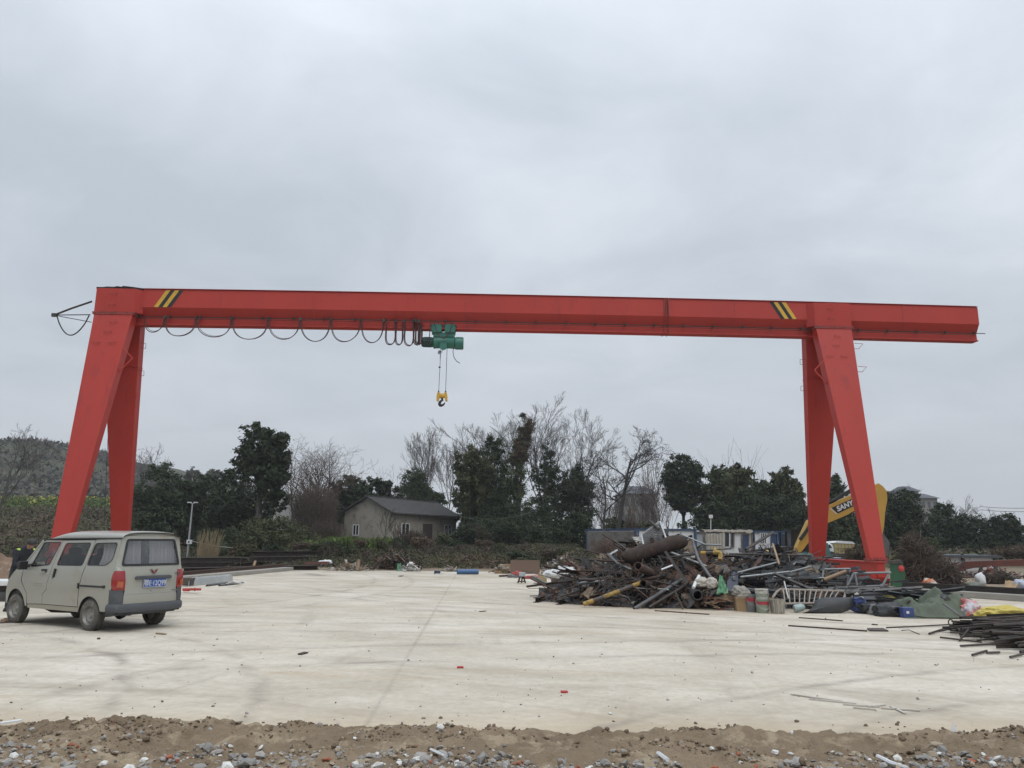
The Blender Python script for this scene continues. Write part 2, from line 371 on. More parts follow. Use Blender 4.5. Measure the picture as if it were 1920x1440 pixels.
        base = mul(base, (.22, .19, .16), math_n('MULTIPLY', math_n('MULTIPLY', f, brk, t), k*2.1, t), 'MIX')
    # two saw-cut joints
    for ax, c0, sl in (('X', -1.05, -.042), ('Y', 27.4, .02)):
        o1 = sp.outputs[ax]; o2 = sp.outputs['Y' if ax == 'X' else 'X']
        d = math_n('ABSOLUTE', math_n('SUBTRACT', o1, math_n('ADD', math_n('MULTIPLY', o2, sl, t), c0, t), t), None, t)
        f = math_n('MULTIPLY', math_n('SUBTRACT', 1.0, math_n('DIVIDE', d, .05, t), t, True), math_n('ADD', math_n('MULTIPLY', brk, .35, t), .04, t), t)
        base = mul(base, (.13, .11, .095), f, 'MIX')
    lk(base, b.inputs['Base Color'])
    bn = N('ShaderNodeBump', t); bn.inputs['Strength'].default_value = .35; bn.inputs['Distance'].default_value = .02; lk(nz(ob, 14, 6, .7), bn.inputs['Height']); lk(bn.outputs[0], b.inputs['Normal'])
    return m
CONC = concrete_material()
yard_outline = [(-16, 4), (60, 4), (60, 14), (26, 14.6), (22, 19.2), (17.4, 27.2), (15.2, 31), (14.6, 44.6), (2.8, 44.2), (-3, 43.9), (-12.0, 43.2), (-13.3, 33), (-14.6, 24), (-15.8, 14)]
mb = MB(); n_ = len(yard_outline)
mb.add([(x, y, 0) for x, y in yard_outline]+[(x, y, -.35) for x, y in yard_outline], [tuple(range(n_))]+[(i, i+n_, (i+1) % n_+n_, (i+1) % n_) for i in range(n_)])
tag(mb.build('concrete_yard', CONC), kind='structure')

TRACKS = ((-2.55, .62, .30), (-1.75, .62, .30), (.75, -1.1, .34), (1.75, -1.2, .32), (3.6, -1.5, .30))
def in_track(x, y, k=.85): return any(abs(x-(x0+(y-7.3)*sl)) < wd*k for x0, sl, wd in TRACKS)
# rough earth strip in front of the yard
def dirt_h(x, y):
    n = fbm(x*.55, y*1.1, 1.7, 5); n2 = fbm(x*3.1, y*3.1, 4.1, 5); n3 = fbm(x*11, y*11, 8.3, 3)
    edge = 7.92+.22*fbm(x*.5, 3.3, 0, 3)+.13*fbm(x*2.7, 1.1, 0, 3)+.06*fbm(x*9, 1.7, 0, 2)
    if 0: edge += 0
    k = ss(edge+.12, edge-.30, y)
    lump = max(0, fbm(x*1.6, y*2.4, 12, 4))
    h = .035+.040*n+.060*abs(n2)+.026*n3+.020*abs(fbm(x*7, y*9, 2.2, 3))+.13*lump*lump
    # tyre / track ridges
    for x0, sl, wd in TRACKS:
        d = abs(x-(x0+(y-7.3)*sl))
        if d < wd:
            f = 1-ss(wd*.7, wd, d)
            h = h*(1-.7*f)+f*(.004+.026*(math.sin((y*1.0+x*.35)*38) > .1)*(1 if abs(d-wd*.35) > .05 else .2))
    return -.06+(h+.06)*k
dx = np.concatenate([np.arange(-11, -6.0, .05), np.arange(-6.0, 6.0, .022), np.arange(6.0, 11.1, .05)]); dy = np.concatenate([np.arange(3.0, 6.1, .12), np.arange(6.1, 8.6, .022)])
V = [(x, y, dirt_h(x, y)) for y in dy for x in dx]; w = len(dx)
Fq = [(j*w+i, j*w+i+1, (j+1)*w+i+1, (j+1)*w+i) for j in range(len(dy)-1) for i in range(w-1)]
DIRT = M('churned_earth', (.25, .19, .13), (.135, .10, .068), 1.1, .95, 0, .8, 55, c3=(.31, .245, .17), s3=2.2, t3=.56, spec=.1)
tag(np_mesh('dirt_strip', V, Fq, DIRT, smooth=True), kind='structure')

# rubble: uncountable broken stone at the very front (stuff) ------------------
def rock_proto(r, k=1):
    bm = bmesh.new(); bmesh.ops.create_icosphere(bm, subdivisions=k, radius=1)
    sx, sy, sz = r.uniform(.6, 1.3), r.uniform(.5, 1), r.uniform(.22, .6); sd = r.uniform(0, 99)
    for v in bm.verts:
        p = v.co.copy(); d = 1+.35*noise.noise(p*1.3+Vector((sd, 0, 0)))
        for ax in (Vector((1, 0, .1)), Vector((.2, 1, 0)), Vector((-.6, .7, .3))):
            q = p.dot(ax.normalized())
            if abs(q) > .62: p -= ax.normalized()*(q-math.copysign(.62, q))*.8
        v.co = Vector((p.x*sx, p.y*sy, p.z*sz))*d
    vs = np.array([v.co for v in bm.verts]); fs = np.array([[v.index for v in f.verts] for f in bm.faces]); bm.free()
    return vs, fs
protos = [rock_proto(rng) for _ in range(14)]
def scatter_rocks(name, pts, sizes, mats, weights, label=None):
    Vs, Fs, mi, o = [], [], [], 0
    for (x, y, z), s in zip(pts, sizes):
        vs, fs = protos[rng.randrange(14)]
        m = (Matrix.Rotation(rng.uniform(0, 6.3), 3, 'Z') @ Matrix.Rotation(rng.gauss(0, .4), 3, 'X') @ Matrix.Rotation(rng.gauss(0, .3), 3, 'Y'))
        Vs.append(vs @ np.array(m).T*s+np.array((x, y, z))); Fs.append(fs+o); o += len(vs)
        mi += [rng.choices(range(len(mats)), weights)[0]]*len(fs)
    return tag(np_mesh(name, np.concatenate(Vs), np.concatenate(Fs), mats, mi=mi), kind='stuff', label=label)
def stone(n, a, b): return M(n, a, b, 14, .9, 0, .4, 60, spec=.2)
ST = [stone('grey_stone', (.36, .34, .315), (.25, .235, .22)), stone('blue_grey_stone', (.275, .262, .245), (.20, .19, .178)), stone('tan_stone', (.36, .30, .22), (.26, .21, .15)), stone('brick_red', (.36, .13, .075), (.25, .085, .055)), stone('white_shard', (.66, .65, .62), (.52, .51, .48)), stone('earth_clod', (.19, .142, .095), (.11, .08, .055))]
def rubble_density(x):
    return .35+.65*ss(-.25, .15, fbm(x*.6, 5.5, 0, 3)) if -3.8 < x < 3 else .9
pts, sizes = [], []
while len(pts) < 5200:
    x = rng.uniform(-7.5, 7.5); y = rng.uniform(6.1, 7.25)
    lim = 6.70+.16*fbm(x*.8, 7.7, 0, 3)+.14*ss(2.0, 2.6, x)+.13*ss(-1.6, -2.2, x)+.05*ss(-.5, -.8, x)-.3*ss(-.1, .3, x)*ss(1.9, 1.5, x)
    if y > lim+rng.gauss(0, .07) or rng.random() > rubble_density(x) or (in_track(x, y) and rng.random() < .7): continue
    s = min(.085, rng.lognormvariate(-3.95, .6)); pts.append((x, y, dirt_h(x, y)+s*.25)); sizes.append(s)
scatter_rocks('rubble', pts, sizes, ST, (10, 10, 5, 1.3, 1.8, 1), 'grey broken stone rubble along the bottom edge')
pts, sizes = [], []
while len(pts) < 5600:
    x = rng.uniform(-8.5, 8.5); y = rng.uniform(6.6, 8.25)
    if dirt_h(x, y) < -.02 and rng.random() > .08: continue
    if fbm(x*1.4, y*2, 2.2, 3)+rng.gauss(0, .15) < .0 or (in_track(x, y) and rng.random() < .93): continue
    s = min(.055, rng.lognormvariate(-4.25, .55)); pts.append((x, y, max(0, dirt_h(x, y))+s*.2)); sizes.append(s)
scatter_rocks('earth_clods', pts, sizes, ST, (.8, .4, 1.5, .08, .2, 14), 'loose brown earth clods on the churned strip')
pts, sizes = [], []
while len(pts) < 420:
    y = 8.2+rng.expovariate(.16); x = rng.uniform(-.72, .72)*y
    if y > 40: continue
    s = min(.035, rng.lognormvariate(-4.5, .5)*(1+y*.02)); pts.append((x, y, s*.25)); sizes.append(s)
scatter_rocks('yard_grit', pts, sizes, ST, (3, 3, 3, .6, .5, 4), 'scattered grit and chips on the pale concrete')
# ------------------------------------------------------------------ gantry crane (local axes: u along girder, v depth, z up)
CRANE_LOC, CRANE_RZ = (-8.3378, 35.7683, 0), .0407
crane = thing('gantry_crane', 'huge red single girder gantry crane spanning the whole yard on two pairs of legs', 'gantry crane', CRANE_LOC, CRANE_RZ)
def crane_pt(u, v, z): return Matrix.Rotation(CRANE_RZ, 3, 'Z') @ Vector((u, v, z))+Vector(CRANE_LOC)
HT = 13.312
sec = [(-.42, HT), (-.45, 12.41), (-.16, 11.98), (-.16, 11.665), (-.25, 11.665), (-.25, 11.60)]
sec = sec+[(-v, z) for v, z in reversed(sec)]
def camber(u): return .10*(1-((u-10)/21.5)**2)-.03
mb = MB(); us = [-11.3+i*(31.42+11.3)/24 for i in range(25)]; n_ = len(sec)
vs = [(u, v, z+camber(u)) for u in us for v, z in sec]
fs = [(i*n_+j, i*n_+(j+1) % n_, (i+1)*n_+(j+1) % n_, (i+1)*n_+j) for i in range(24) for j in range(n_)]
fs += [tuple(range(n_-1, -1, -1)), tuple(range(24*n_, 25*n_))]
mb.add(vs, [f[::-1] for f in fs])
girder = mb.build('girder', RED, crane, bevel=.008)
mb = MB(); mb.grid(lambda a, b: (-11.3+a*42.74, -.475+b*.95, HT+.024+camber(-11.3+a*42.74)), 24, 1)
mb.grid(lambda a, b: (-11.3+a*42.74, -.475, HT+.002+b*.022+camber(-11.3+a*42.74)), 24, 1)
mb.build('top_plate', RED, girder, solid=0)
mb = MB(); mb.box((31.432, 0, 12.85+camber(31)), (.02, .86, .88)); mb.build('end_cap', RED, crane)
for u in (-5.6, -1.2, 3.3, 7.9, 12.2, 19.2, 27.6):
    mb = MB()
    for k in (0, 1): (v0, z0), (v1, z1) = sec[k], sec[k+1]; mb.bar((u, v0-.002, z0+camber(u)), (u, v1-.002, z1+camber(u)), .016, .010, up=(1, 0, 0))
    mb.build('weld_seam', RED_OLD, girder)
# hazard stripes on the front face of the box
for us_, order in (((-8.20, -8.68), 'ybyb'), ((20.96, 21.46), 'byby')):
    mb = MB(); a, b = us_
    for k, ch in enumerate(order):
        p = []
        for uu, zz in ((a+k*.205, 13.27), (a+(k+1)*.205, 13.27), (b+(k+1)*.2, 12.42), (b+k*.2, 12.42)):
            v = -.45+.03*(zz-12.41)/.9-.006; p.append((uu, v, zz+camber(uu)))
        mb.add(p, [(3, 2, 1, 0)], 0 if ch == 'y' else 1)
    mb.build('hazard_stripes', [YEL, BLACK], girder)
# bolted splice of the girder
sp = MB()
for u in (15.74, 15.95):
    for i in range(len(sec)):
        (v0, z0), (v1, z1) = sec[i], sec[(i+1) % len(sec)]
        if i in (11,): continue
        sp.bar((u, v0*1.04, z0+camber(u)), (u, v1*1.04, z1+camber(u)), .09 if i < 2 or i > 9 else .06, .03, up=(1, 0, 0))
for k in range(8):
    z = 13.2-k*.11
    for u in (15.80, 15.90): sp.box((u, -.49, z+camber(u)), (.05, .06, .05))
sp.build('splice_flange', RED_OLD, crane)
# power rail along the girder with clips
mb = MB(); pts = [(-9.4+i*1.45, -.33, 11.97+camber(-9.4+i*1.45)) for i in range(29)]
mb.tube(pts, .022, 6, 0); mb.tube([(p[0], p[1]-.05, p[2]-.10) for p in pts], .014, 5, 0)
for p in pts: mb.box((p[0], -.30, p[2]+.02), (.09, .14, .09), m=0)
mb.tube([pts[-1], (31.75, -.33, pts[-1][2])], .02, 6); mb.build('cable_track', DARK, crane)
# saddle heads, legs, end beams
def leg_mesh(uc, vin0, vout0, vin1, vout1, z0=11.93, z1=1.05, w0=.88, w1=.335):
    mb = MB()
    q = []
    for z, w, a, b in ((z0, w0, vin0, vout0), (z1, w1, vin1, vout1)):
        q += [(uc-w, a, z), (uc+w, a, z), (uc+w, b, z), (uc-w, b, z)]
    fl = (vout0-vin0) > 0
    fs = [(0, 1, 2, 3), (7, 6, 5, 4), (0, 4, 5, 1), (1, 5, 6, 2), (2, 6, 7, 3), (3, 7, 4, 0)]
    mb.add(q, fs if fl else [f[::-1] for f in fs]); return mb
def rung(u, v, z, w=.16, out=-.09, side=0):
    m = MB()
    if side: m.tube([(u, v-.11, z), (u+side*.42, v-.10, z-.02), (u+side*.30, v+.10, z-.22), (u, v+.08, z-.22)], .014, 5)
    else: m.tube([(u-w, v+.02, z), (u-w*.8, v+out, z-.03), (u+w*.8, v+out, z-.03), (u+w, v+.02, z)], .014, 5)
    return m
for side, uc in ((-1, -10.38), (1, 23.93)):
    # head
    mb = MB(); z0, z1 = 12.06, 13.20+(.02 if side > 0 else 0)
    inn = -side
    a0, a1 = uc-.90, uc+.90
    front = [(a0, -.75), (a1, -.75), (a1+(.28 if side < 0 else .02), -.40), (a1+(.28 if side < 0 else .02), .40), (a1, .72), (a0, .72), (a0-(.28 if side > 0 else .02), .40), (a0-(.28 if side > 0 else .02), -.40)]
    mb.prism([(u, v, z0) for u, v in front], (0, 0, z1-z0))
    head = mb.build('leg_head', RED, crane, bevel=.01)
    mb = MB(); mb.box((uc, -.01, 12.02), (1.92, 1.56, .05)); mb.box((uc, -.01, 11.955), (1.90, 1.54, .05))
    for k in range(9): mb.box((uc-.82+k*.205, -.77, 11.99), (.05, .04, .14))
    mb.build('joint_flange', RED_OLD, head)
    for k, (du, z) in enumerate(((-.1, 12.95), (-.1, 12.42))): rung(uc+du, -.75, z).build('step_rung', RED_OLD, head)
    # legs
    fleg = leg_mesh(uc, -.20, -.75, -2.76, -3.16).build('leg', RED, crane, bevel=.012)
    rleg = leg_mesh(uc-.12 if side > 0 else uc, .16, .70, 2.42, 2.80).build('leg', RED, crane, bevel=.012)
    slope = (3.16-.75)/(11.93-1.05)
    for du, z in ((.1, 11.55), (-.05, 11.05), (-.45, 10.5), (.25, 10.5)):
        rung(uc+du, -.75-(11.93-z)*slope, z).build('step_rung', RED_OLD, fleg)
    if side > 0:
        for z in (11.15, 9.95): rung(uc+.88-.05*(11.93-z), -.7-(11.93-z)*slope, z, side=1).build('step_rung', RED_OLD, fleg)
        for z in (10.7, 9.4): rung(uc-1.0+.05*(11.93-z), .45+(11.93-z)*.2, z, side=-.6).build('step_rung', RED_OLD, rleg)
    else:
        for z in (10.9, 9.6): rung(uc+.86-.05*(11.93-z), .45+(11.93-z)*.2, z, side=.6).build('step_rung', RED_OLD, rleg)
    # seams half way down the rear leg and the small triangular brackets on the inner edge
    z = 9.75; f = (11.93-z)/(11.93-1.05); wv = .88-f*.545+.012
    mb = MB(); mb.box((uc+(-.12 if side > 0 else 0), .16+f*2.26+.25, z), (wv*2, .58, .035)); mb.build('seam_plate', RED, rleg)
    iu = uc-side*(.88-.05*(11.93-9.7)); v = -.75-(11.93-9.7)*slope+.12
    mb = MB(); tip = (iu-side*.50, v, 9.75)
    mb.bar((iu, v, 10.25), tip, .05, .05); mb.bar(tip, (iu+side*.06, v-.05, 9.05), .05, .05); mb.build('bracket', RED, fleg)
    iv = .16+(11.93-9)*.2
    mb = MB(); bu = uc+(.55 if side < 0 else -.55); mb.bar((bu, iv, 9.6), (bu+.28, iv-.05, 9.6), .05, .05); mb.bar((bu, iv, 9.6), (bu+.2, iv+.1, 8.3), .04, .04); mb.build('bracket', RED, rleg)
    # foot flanges with bolts
    for vv, ww in ((-2.96, .40), (2.61, .40)):
        u2 = uc-(.12 if side > 0 and vv > 0 else 0)
        mb = MB(); mb.box((u2, vv, 1.06), (ww*2, .62, .05)); mb.box((u2, vv, .985), (ww*2, .62, .05))
        for k in range(6): mb.box((u2-ww+.07+k*(ww*2-.14)/5, vv-.29, 1.10), (.05, .05, .10))
        mb.build('foot_flange', RED_OLD, crane)
    # end beam
    mb = MB(); mb.box((uc-.05, -.18, .62), (.34, 6.5, .62)); mb.box((uc-.05, -.18, .945), (.56, 6.6, .035)); mb.box((uc-.05, -.18, .30), (.56, 6.3, .035))
    eb = mb.build('end_beam', RED, crane, bevel=.01)
    for vv in (-3.05, 2.70):
        mb = MB()
        mb.prism([(uc-.32, vv-.55, .28), (uc-.32, vv+.75*(1 if vv < 0 else .75), .28), (uc-.32, vv+.25, .02), (uc-.32, vv-.35, .02)], (.54, 0, 0))
        mb.prism([(uc-.62, vv-.22, .55), (uc+.25, vv-.22, .55), (uc+.25, vv-.22, -.0), (uc-.25, vv-.22, 0)], (0, -.10, 0))
        wh = mb.build('wheel_housing', RED, eb)
        mb = MB(); mb.lathe([(0, -.07), (.24, -.07), (.24, -.05), (.20, -.05), (.20, .05), (.24, .05), (.24, .07), (0, .07)], (uc-.05, vv+.15, .235), Matrix.Rotation(R(90), 3, 'Y'), 20)
        mb.build('wheel', DARK, eb)
# jumble of black cable on the left head, side bracket with its loop
mb = MB()
r_ = random.Random(4)
for k in range(9):
    u0 = -11.3+r_.random()*.9; z = 13.24+r_.random()*.08
    mb.tube([(u0, -.6+r_.random()*.4, z), (u0+.35, -.7+r_.random()*.3, z+.07*r_.random()), (u0+.8, -.55, z+.06*r_.random()), (u0+1.25, -.4, z)], .03, 6)
mb.box((-10.6, -.3, 13.27), (1.6, .5, .10)); mb.build('cable_bundle', BLACK, crane)
mb = MB(); tip = (-13.15, -.6, 11.88)
mb.tube([(-11.5, -.6, 12.58), (-12.4, -.6, 12.22), tip], .045, 6); mb.tube([tip, (-11.5, -.6, 11.93)], .024, 6); mb.tube([(tip[0], -.55, tip[2]), (-11.5, -.4, 11.62)], .018, 6)
mb.box(tip, (.22, .1, .16)); mb.build('side_bracket', DARK, crane)
mb = MB(); mb.tube([(-13.02, -.6, 11.84)]+[(-13.0+1.42*t, -.6, 11.8-.88*math.sin(math.pi*t)**.8) for t in [i/14 for i in range(1, 14)]]+[(-11.55, -.6, 11.9)], .028, 6); mb.build('cable_loop', BLACK, crane)
mb = MB(); mb.tube([(-10.95, .8, 11.6), (-11.1, 1.2, 9), (-11.15, 1.9, 5), (-11.1, 2.3, 1.5)], .012, 5); mb.build('hanging_wire', BLACK, crane)

# festoon cable hanging in loops under the girder
CABLE = M('brown_cable', (.062, .022, .022), (.045, .018, .018), 8, .6)
fest = thing('festoon_cable', 'dark cable hanging in many loops under the left half of the red girder', 'cable', CRANE_LOC, CRANE_RZ)
def ux(px, z=11.3): return 3.94+(px-790)*.02595+(px-790)*(-.00000)
anch = [268, 306, 366, 433, 502, 562, 619, 676, 719]
low = [623, 630, 632, 636, 636, 640, 641, 643]
def zpx(px, py):
    # height at which a photo row is seen on the plane of the cable track
    Yc = CRANE_LOC[1]-.45+.0407*(ux(px)+0); return at(px, py, Yc).z
def upx(px):
    Yc = CRANE_LOC[1]-.45
    for _ in range(3): x = at(px, 620, Yc).x; u = (x-CRANE_LOC[0]-.0407*.45); Yc = CRANE_LOC[1]-.45+.0407*u
    return u
for i in range(len(anch)-1):
    a, b = upx(anch[i]), upx(anch[i+1]); zl = zpx((anch[i]+anch[i+1])/2, low[i]); zt = 11.86+camber(a)
    bulge = 1.0
    pts = [(a+(b-a)*(.5-.5*math.cos(math.pi*t)*.94), -.46+.03*math.sin(7*t+i), zt-(zt-zl)*math.sin(math.pi*(t+.02*math.sin(i*2.3)*math.sin(math.pi*t)))**.72) for t in [k/16 for k in range(17)]]
    mb = MB(); mb.tube(pts, .021, 6); mb.tube([(p[0]+.03, p[1]+.05, p[2]+.03+.04*math.sin(i*3+1)) for p in pts], .013, 5); mb.build('cable_loop', CABLE, fest)
tight = [(721, 743, 647), (740, 756, 647), (756, 777, 648), (774, 786, 645), (778, 788, 646), (783, 791, 645)]
for k, (a, b, yl) in enumerate(tight):
    ua, ub = upx(a), upx(b); zl = zpx((a+b)/2, yl); zt = 11.88
    c = (ua+ub)/2; hw = (ub-ua)/2
    pts = [(c-hw*(.75+.35*math.sin(math.pi*t))*math.cos(math.pi*t), -.46+.05*math.sin(9*t+k)+.03*k, zt-(zt-zl)*math.sin(math.pi*t)**.5) for t in [q/18 for q in range(19)]]
    mb = MB(); mb.tube(pts, .024, 6); mb.tube([(p[0]+.035, p[1]+.05, p[2]+.05) for p in pts], .02, 5); mb.build('cable_loop', CABLE, fest)
for px in anch[1:]+[741, 757, 775, 780, 785]:
    u = upx(px); mb = MB(); mb.box((u, -.42, 11.90+camber(u)), (.09, .16, .12)); mb.lathe([(.0, -.03), (.05, -.03), (.05, .03), (0, .03)], (u, -.36, 11.99+camber(u)), Matrix.Rotation(R(90), 3, 'X'), 8); mb.build('cable_carrier', DARK, fest)
mb = MB()
def hp(xz, yz, v=-.45): return (3.94+(680+xz/5.5375-790)*.02595, v, 11.92-(520+yz/5.5375-610)*.0262)
mb.tube([hp(700, 480), hp(703, 560), hp(700, 640), hp(672, 705), hp(640, 722, -.35)], .022, 6)
mb.tube([hp(735, 480), hp(765, 560), hp(800, 640), hp(838, 668), hp(880, 640), hp(915, 560), hp(932, 480)], .02, 6)
mb.tube([hp(932, 480), hp(905, 590), hp(850, 668)], .016, 6); mb.build('feed_cable', CABLE, fest)

# electric hoist running on the lower flange
GRN = M('hoist_green', (.035, .17, .125), (.025, .13, .10), 2, .45, c3=(.05, .06, .05), s3=5, t3=.66)
GRND = M('hoist_dark_green', (.018, .055, .048), (.012, .04, .036), 3, .5)
hoist = thing('electric_hoist', 'green electric wire rope hoist hanging below the middle of the red girder', 'hoist', CRANE_LOC, CRANE_RZ)
AX = Matrix.Rotation(R(90), 3, 'Y')
mb = MB(); mb.lathe([(0, 0), (.26, 0), (.30, .03), (.30, .10), (.285, .12), (.285, .92), (.30, .94), (.30, 1.02), (0, 1.02)], (4.53, 0, 11.05), AX, 28)
body = mb.build('drum_housing', GRN, hoist)
mb = MB(); mb.box((5.04, 0, 11.40), (1.02, .44, .24)); mb.build('frame', GRN, hoist, bevel=.02)
mb = MB(); mb.lathe([(0, 0), (.26, 0), (.305, .03), (.305, .38), (.28, .42), (0, .42)], (5.56, 0, 11.03), AX, 28); mb.build('gearbox_cover', GRN, hoist)
mb = MB(); mb.lathe([(0, 0), (.10, 0), (.22, .05), (.245, .12), (.245, .20), (.225, .21), (.225, .56), (.26, .58), (.26, .62), (0, .62)], (3.93, 0, 11.06), AX, 24)
for k in range(14):
    a = 2*math.pi*k/14; mb.box((4.28, .235*math.cos(a), 11.06+.235*math.sin(a)), (.34, .03, .03), Matrix.Rotation(a, 3, 'X'))
mb.build('motor', GRND, hoist)
mb = MB(); mb.lathe([(0, 0), (.12, 0), (.175, .05), (.175, .12), (0, .12)], (5.03, -.24, 10.78), Matrix.Rotation(R(90), 3, 'X'), 20); mb.box((5.03, -.31, 10.93), (.30, .08, .08)); mb.build('rope_guide', GRN, body)
for u in (4.68, 5.33):
    mb = MB()
    for s in (-1, 1):
        mb.prism([(u-.24, s*.24, 11.50), (u+.24, s*.24, 11.50), (u+.26, s*.24, 11.72), (u+.20, s*.24, 11.90), (u-.20, s*.24, 11.90), (u-.26, s*.24, 11.72)], (0, s*.06, 0))
    mb.bar((u-.16, 0, 11.48), (u+.16, 0, 11.48), .5, .06); tr = mb.build('trolley_plate', GRN, hoist)
    for du in (-.17, .17):
        mb = MB()
        for s in (-1, 1): mb.lathe([(0, -.05), (.12, -.05), (.12, .02), (.15, .02), (.15, .05), (0, .05)], (u+du, s*.19, 11.79), Matrix.Rotation(R(90)*s, 3, 'X'), 16)
        mb.build('wheel', GRND, tr)
ROPE = M('wire_rope', (.10, .10, .105), (.06, .06, .065), 40, .5, .6)
for ut, ub in ((4.90, 4.85), (5.20, 5.18)):
    mb = MB(); mb.tube([(ut, -.1, 10.8), (ub, 0, 8.62)], .014, 6); mb.build('rope', ROPE, hoist)
mb = MB(); mb.box((4.84, -.05, 10.56), (.14, .08, .16), Matrix.Rotation(.3, 3, 'Y')); mb.tube([(4.86, -.05, 10.5), (4.90, -.05, 10.32), (4.86, -.05, 10.28)], .022, 6); mb.tube([(4.94, -.05, 10.5), (4.99, -.1, 10.72)], .014, 5); mb.build('limit_switch', GALV, hoist)
mb = MB(); mb.lathe([(0, -.04), (.05, -.03), (.05, .03), (0, .04)], (4.86, 0, 9.83), None, 10); mb.build('rope_weight', BLACK, hoist)
mb = MB(); mb.tube([hp(948, 745), hp(942, 800), hp(955, 860), hp(980, 895), hp(1016, 916)], .017, 6); mb.build('loose_cable', BLACK, hoist)
hb = MB()
for s in (-1, 1):
    c = 5.015+s*.165
    hb.prism([(c-.055, -.10, 8.60), (c+.055, -.10, 8.60), (c+.075+s*.02, -.10, 8.40), (c+s*.045+.05, -.10, 8.18), (c+s*.045-.04, -.10, 8.18), (c-.075+s*.02, -.10, 8.40)], (0, .2, 0))
    hb.box((c, 0, 8.63), (.07, .08, .10), m=1)
hb.lathe([(0, -.13), (.10, -.13), (.12, -.1), (.12, .1), (.10, .13), (0, .13)], (5.015, 0, 8.44), AX, 16)
blk = hb.build('hook_block', [YEL, BLACK], hoist, bevel=.012)
mb = MB(); pts = [(5.015, 0, 8.36), (5.02, 0, 8.28)]; rr = [.05, .05]
for k in range(15):
    a = R(75)-R(280)*k/14+R(0); pts.append((5.03+.125*math.cos(a+R(15)), 0, 8.10+.135*math.sin(a+R(15))) if 0 else (5.03-.125*math.cos(R(100)-k*R(19)+R(0))*1.0, 0, 8.10+.13*math.sin(R(100)+k*R(19)*1.0))); rr.append([.045, .05, .055, .06, .066, .07, .072, .072, .07, .065, .058, .05, .042, .033, .022][k])
mb.tube(pts, rr, 8); mb.build('hook', BLACK, blk)
# ------------------------------------------------------------------ minivan (local: x = forward, y = left, z up; origin under the rear axle)
VAN_LOC, VAN_YAW = (-7.6355, 15.8771, 0.0), 1.0583+math.pi/2
VP = M('van_champagne_paint', (.335, .33, .285), (.31, .305, .265), 1.2, .38, .25, c3=(.30, .27, .21), s3=1.6, t3=.6, coat=.45)
VDUST = M('van_dusty_lower', (.34, .315, .255), (.30, .27, .21), 2, .6)
VPL = M('van_grey_plastic', (.055, .06, .07), (.075, .078, .082), 3, .7, c3=(.12, .11, .09), s3=5, t3=.66)
VBLK = M('van_black_trim', (.012, .012, .013), (.018, .018, .018), 5, .5)
VGL = glass_mat('van_glass', (.62, .66, .66), .06)
VGLR = glass_mat('van_rear_glass', (.60, .63, .66), .16, .08)
LAMP = M('tail_lamp_red', (.30, .018, .016), (.22, .012, .012), 9, .15, coat=.6)
LAMPO = M('tail_lamp_amber', (.42, .10, .035), (.34, .07, .03), 9, .15, coat=.6)
TYRE = M('dusty_tyre', (.055, .052, .048), (.11, .10, .085), 7, .85, c3=(.19, .165, .13), s3=6, t3=.6)
RIM = M('steel_rim', (.30, .29, .27), (.22, .21, .19), 6, .5, .5)
SEAT = M('seat_cloth', (.035, .035, .038), (.06, .055, .05), 8, .9)
CURT = M('white_curtain', (.62, .57, .56), (.52, .46, .46), 1.5, .9, stretch=(12, 12, .5))
van = thing('minivan', 'dusty champagne minivan parked on the concrete with curtains behind its rear window', 'van', VAN_LOC, VAN_YAW)

def fill_panel(outer, holes, fn, step=.09, thick=.02, m=0):
    """flat outline with holes, filled, bent by fn(a, b) -> point; returns MB"""
    import itertools
    v2, ed, used = [], [], []
    def dens(loop):
        out = []
        for i in range(len(loop)):
            a, b = Vector(loop[i]), Vector(loop[(i+1) % len(loop)]); k = max(1, int((b-a).length/step))
            out += [a+(b-a)*t/k for t in range(k)]
        return out
    loops = [dens(l) for l in [outer]+holes]
    for lp in loops:
        o = len(v2); v2 += lp; ed += [(o+i, o+(i+1) % len(lp)) for i in range(len(lp))]
    def inside(p, lp):
        c = False; j = len(lp)-1
        for i in range(len(lp)):
            if (lp[i].y > p.y) != (lp[j].y > p.y) and p.x < (lp[j].x-lp[i].x)*(p.y-lp[i].y)/(lp[j].y-lp[i].y)+lp[i].x: c = not c
            j = i
        return c
    xs = [p[0] for p in outer]; ys = [p[1] for p in outer]
    x = min(xs)+step*.5
    while x < max(xs):
        y = min(ys)+step*.5
        while y < max(ys):
            p = Vector((x, y))
            if inside(p, loops[0]) and not any(inside(p, l) for l in loops[1:]) and min((p-q).length for q in v2) > step*.45: v2.append(p)
            y += step
        x += step
    nv, _, nf, *_r = delaunay_2d_cdt([Vector(p) for p in v2], ed, [], 0, 1e-5)
    mb = MB(); good = []
    for f in nf:
        c = sum((nv[i] for i in f), Vector((0, 0)))/len(f)
        if inside(c, loops[0]) and not any(inside(c, l) for l in loops[1:]): good.append(tuple(f))
    mb.add([fn(p.x, p.y) for p in nv], good, m, True); return mb
def rounded(pts, r=.05, k=4):
    out = []; n = len(pts)
    for i in range(n):
        p, a, b = Vector(pts[i]), Vector(pts[i-1]), Vector(pts[(i+1) % n])
        rr = min(r, (a-p).length*.45, (b-p).length*.45); s, e_ = p+(a-p).normalized()*rr, p+(b-p).normalized()*rr
        for j in range(k+1):
            t = j/k; out.append(tuple(s*(1-t)**2+p*2*t*(1-t)+e_*t*t))
    return out
def ipl(x, tab):
    for (x0, y0), (x1, y1) in zip(tab, tab[1:]):
        if x <= x1: return y0+(y1-y0)*max(0, (x-x0)/(x1-x0))
    return tab[-1][1]
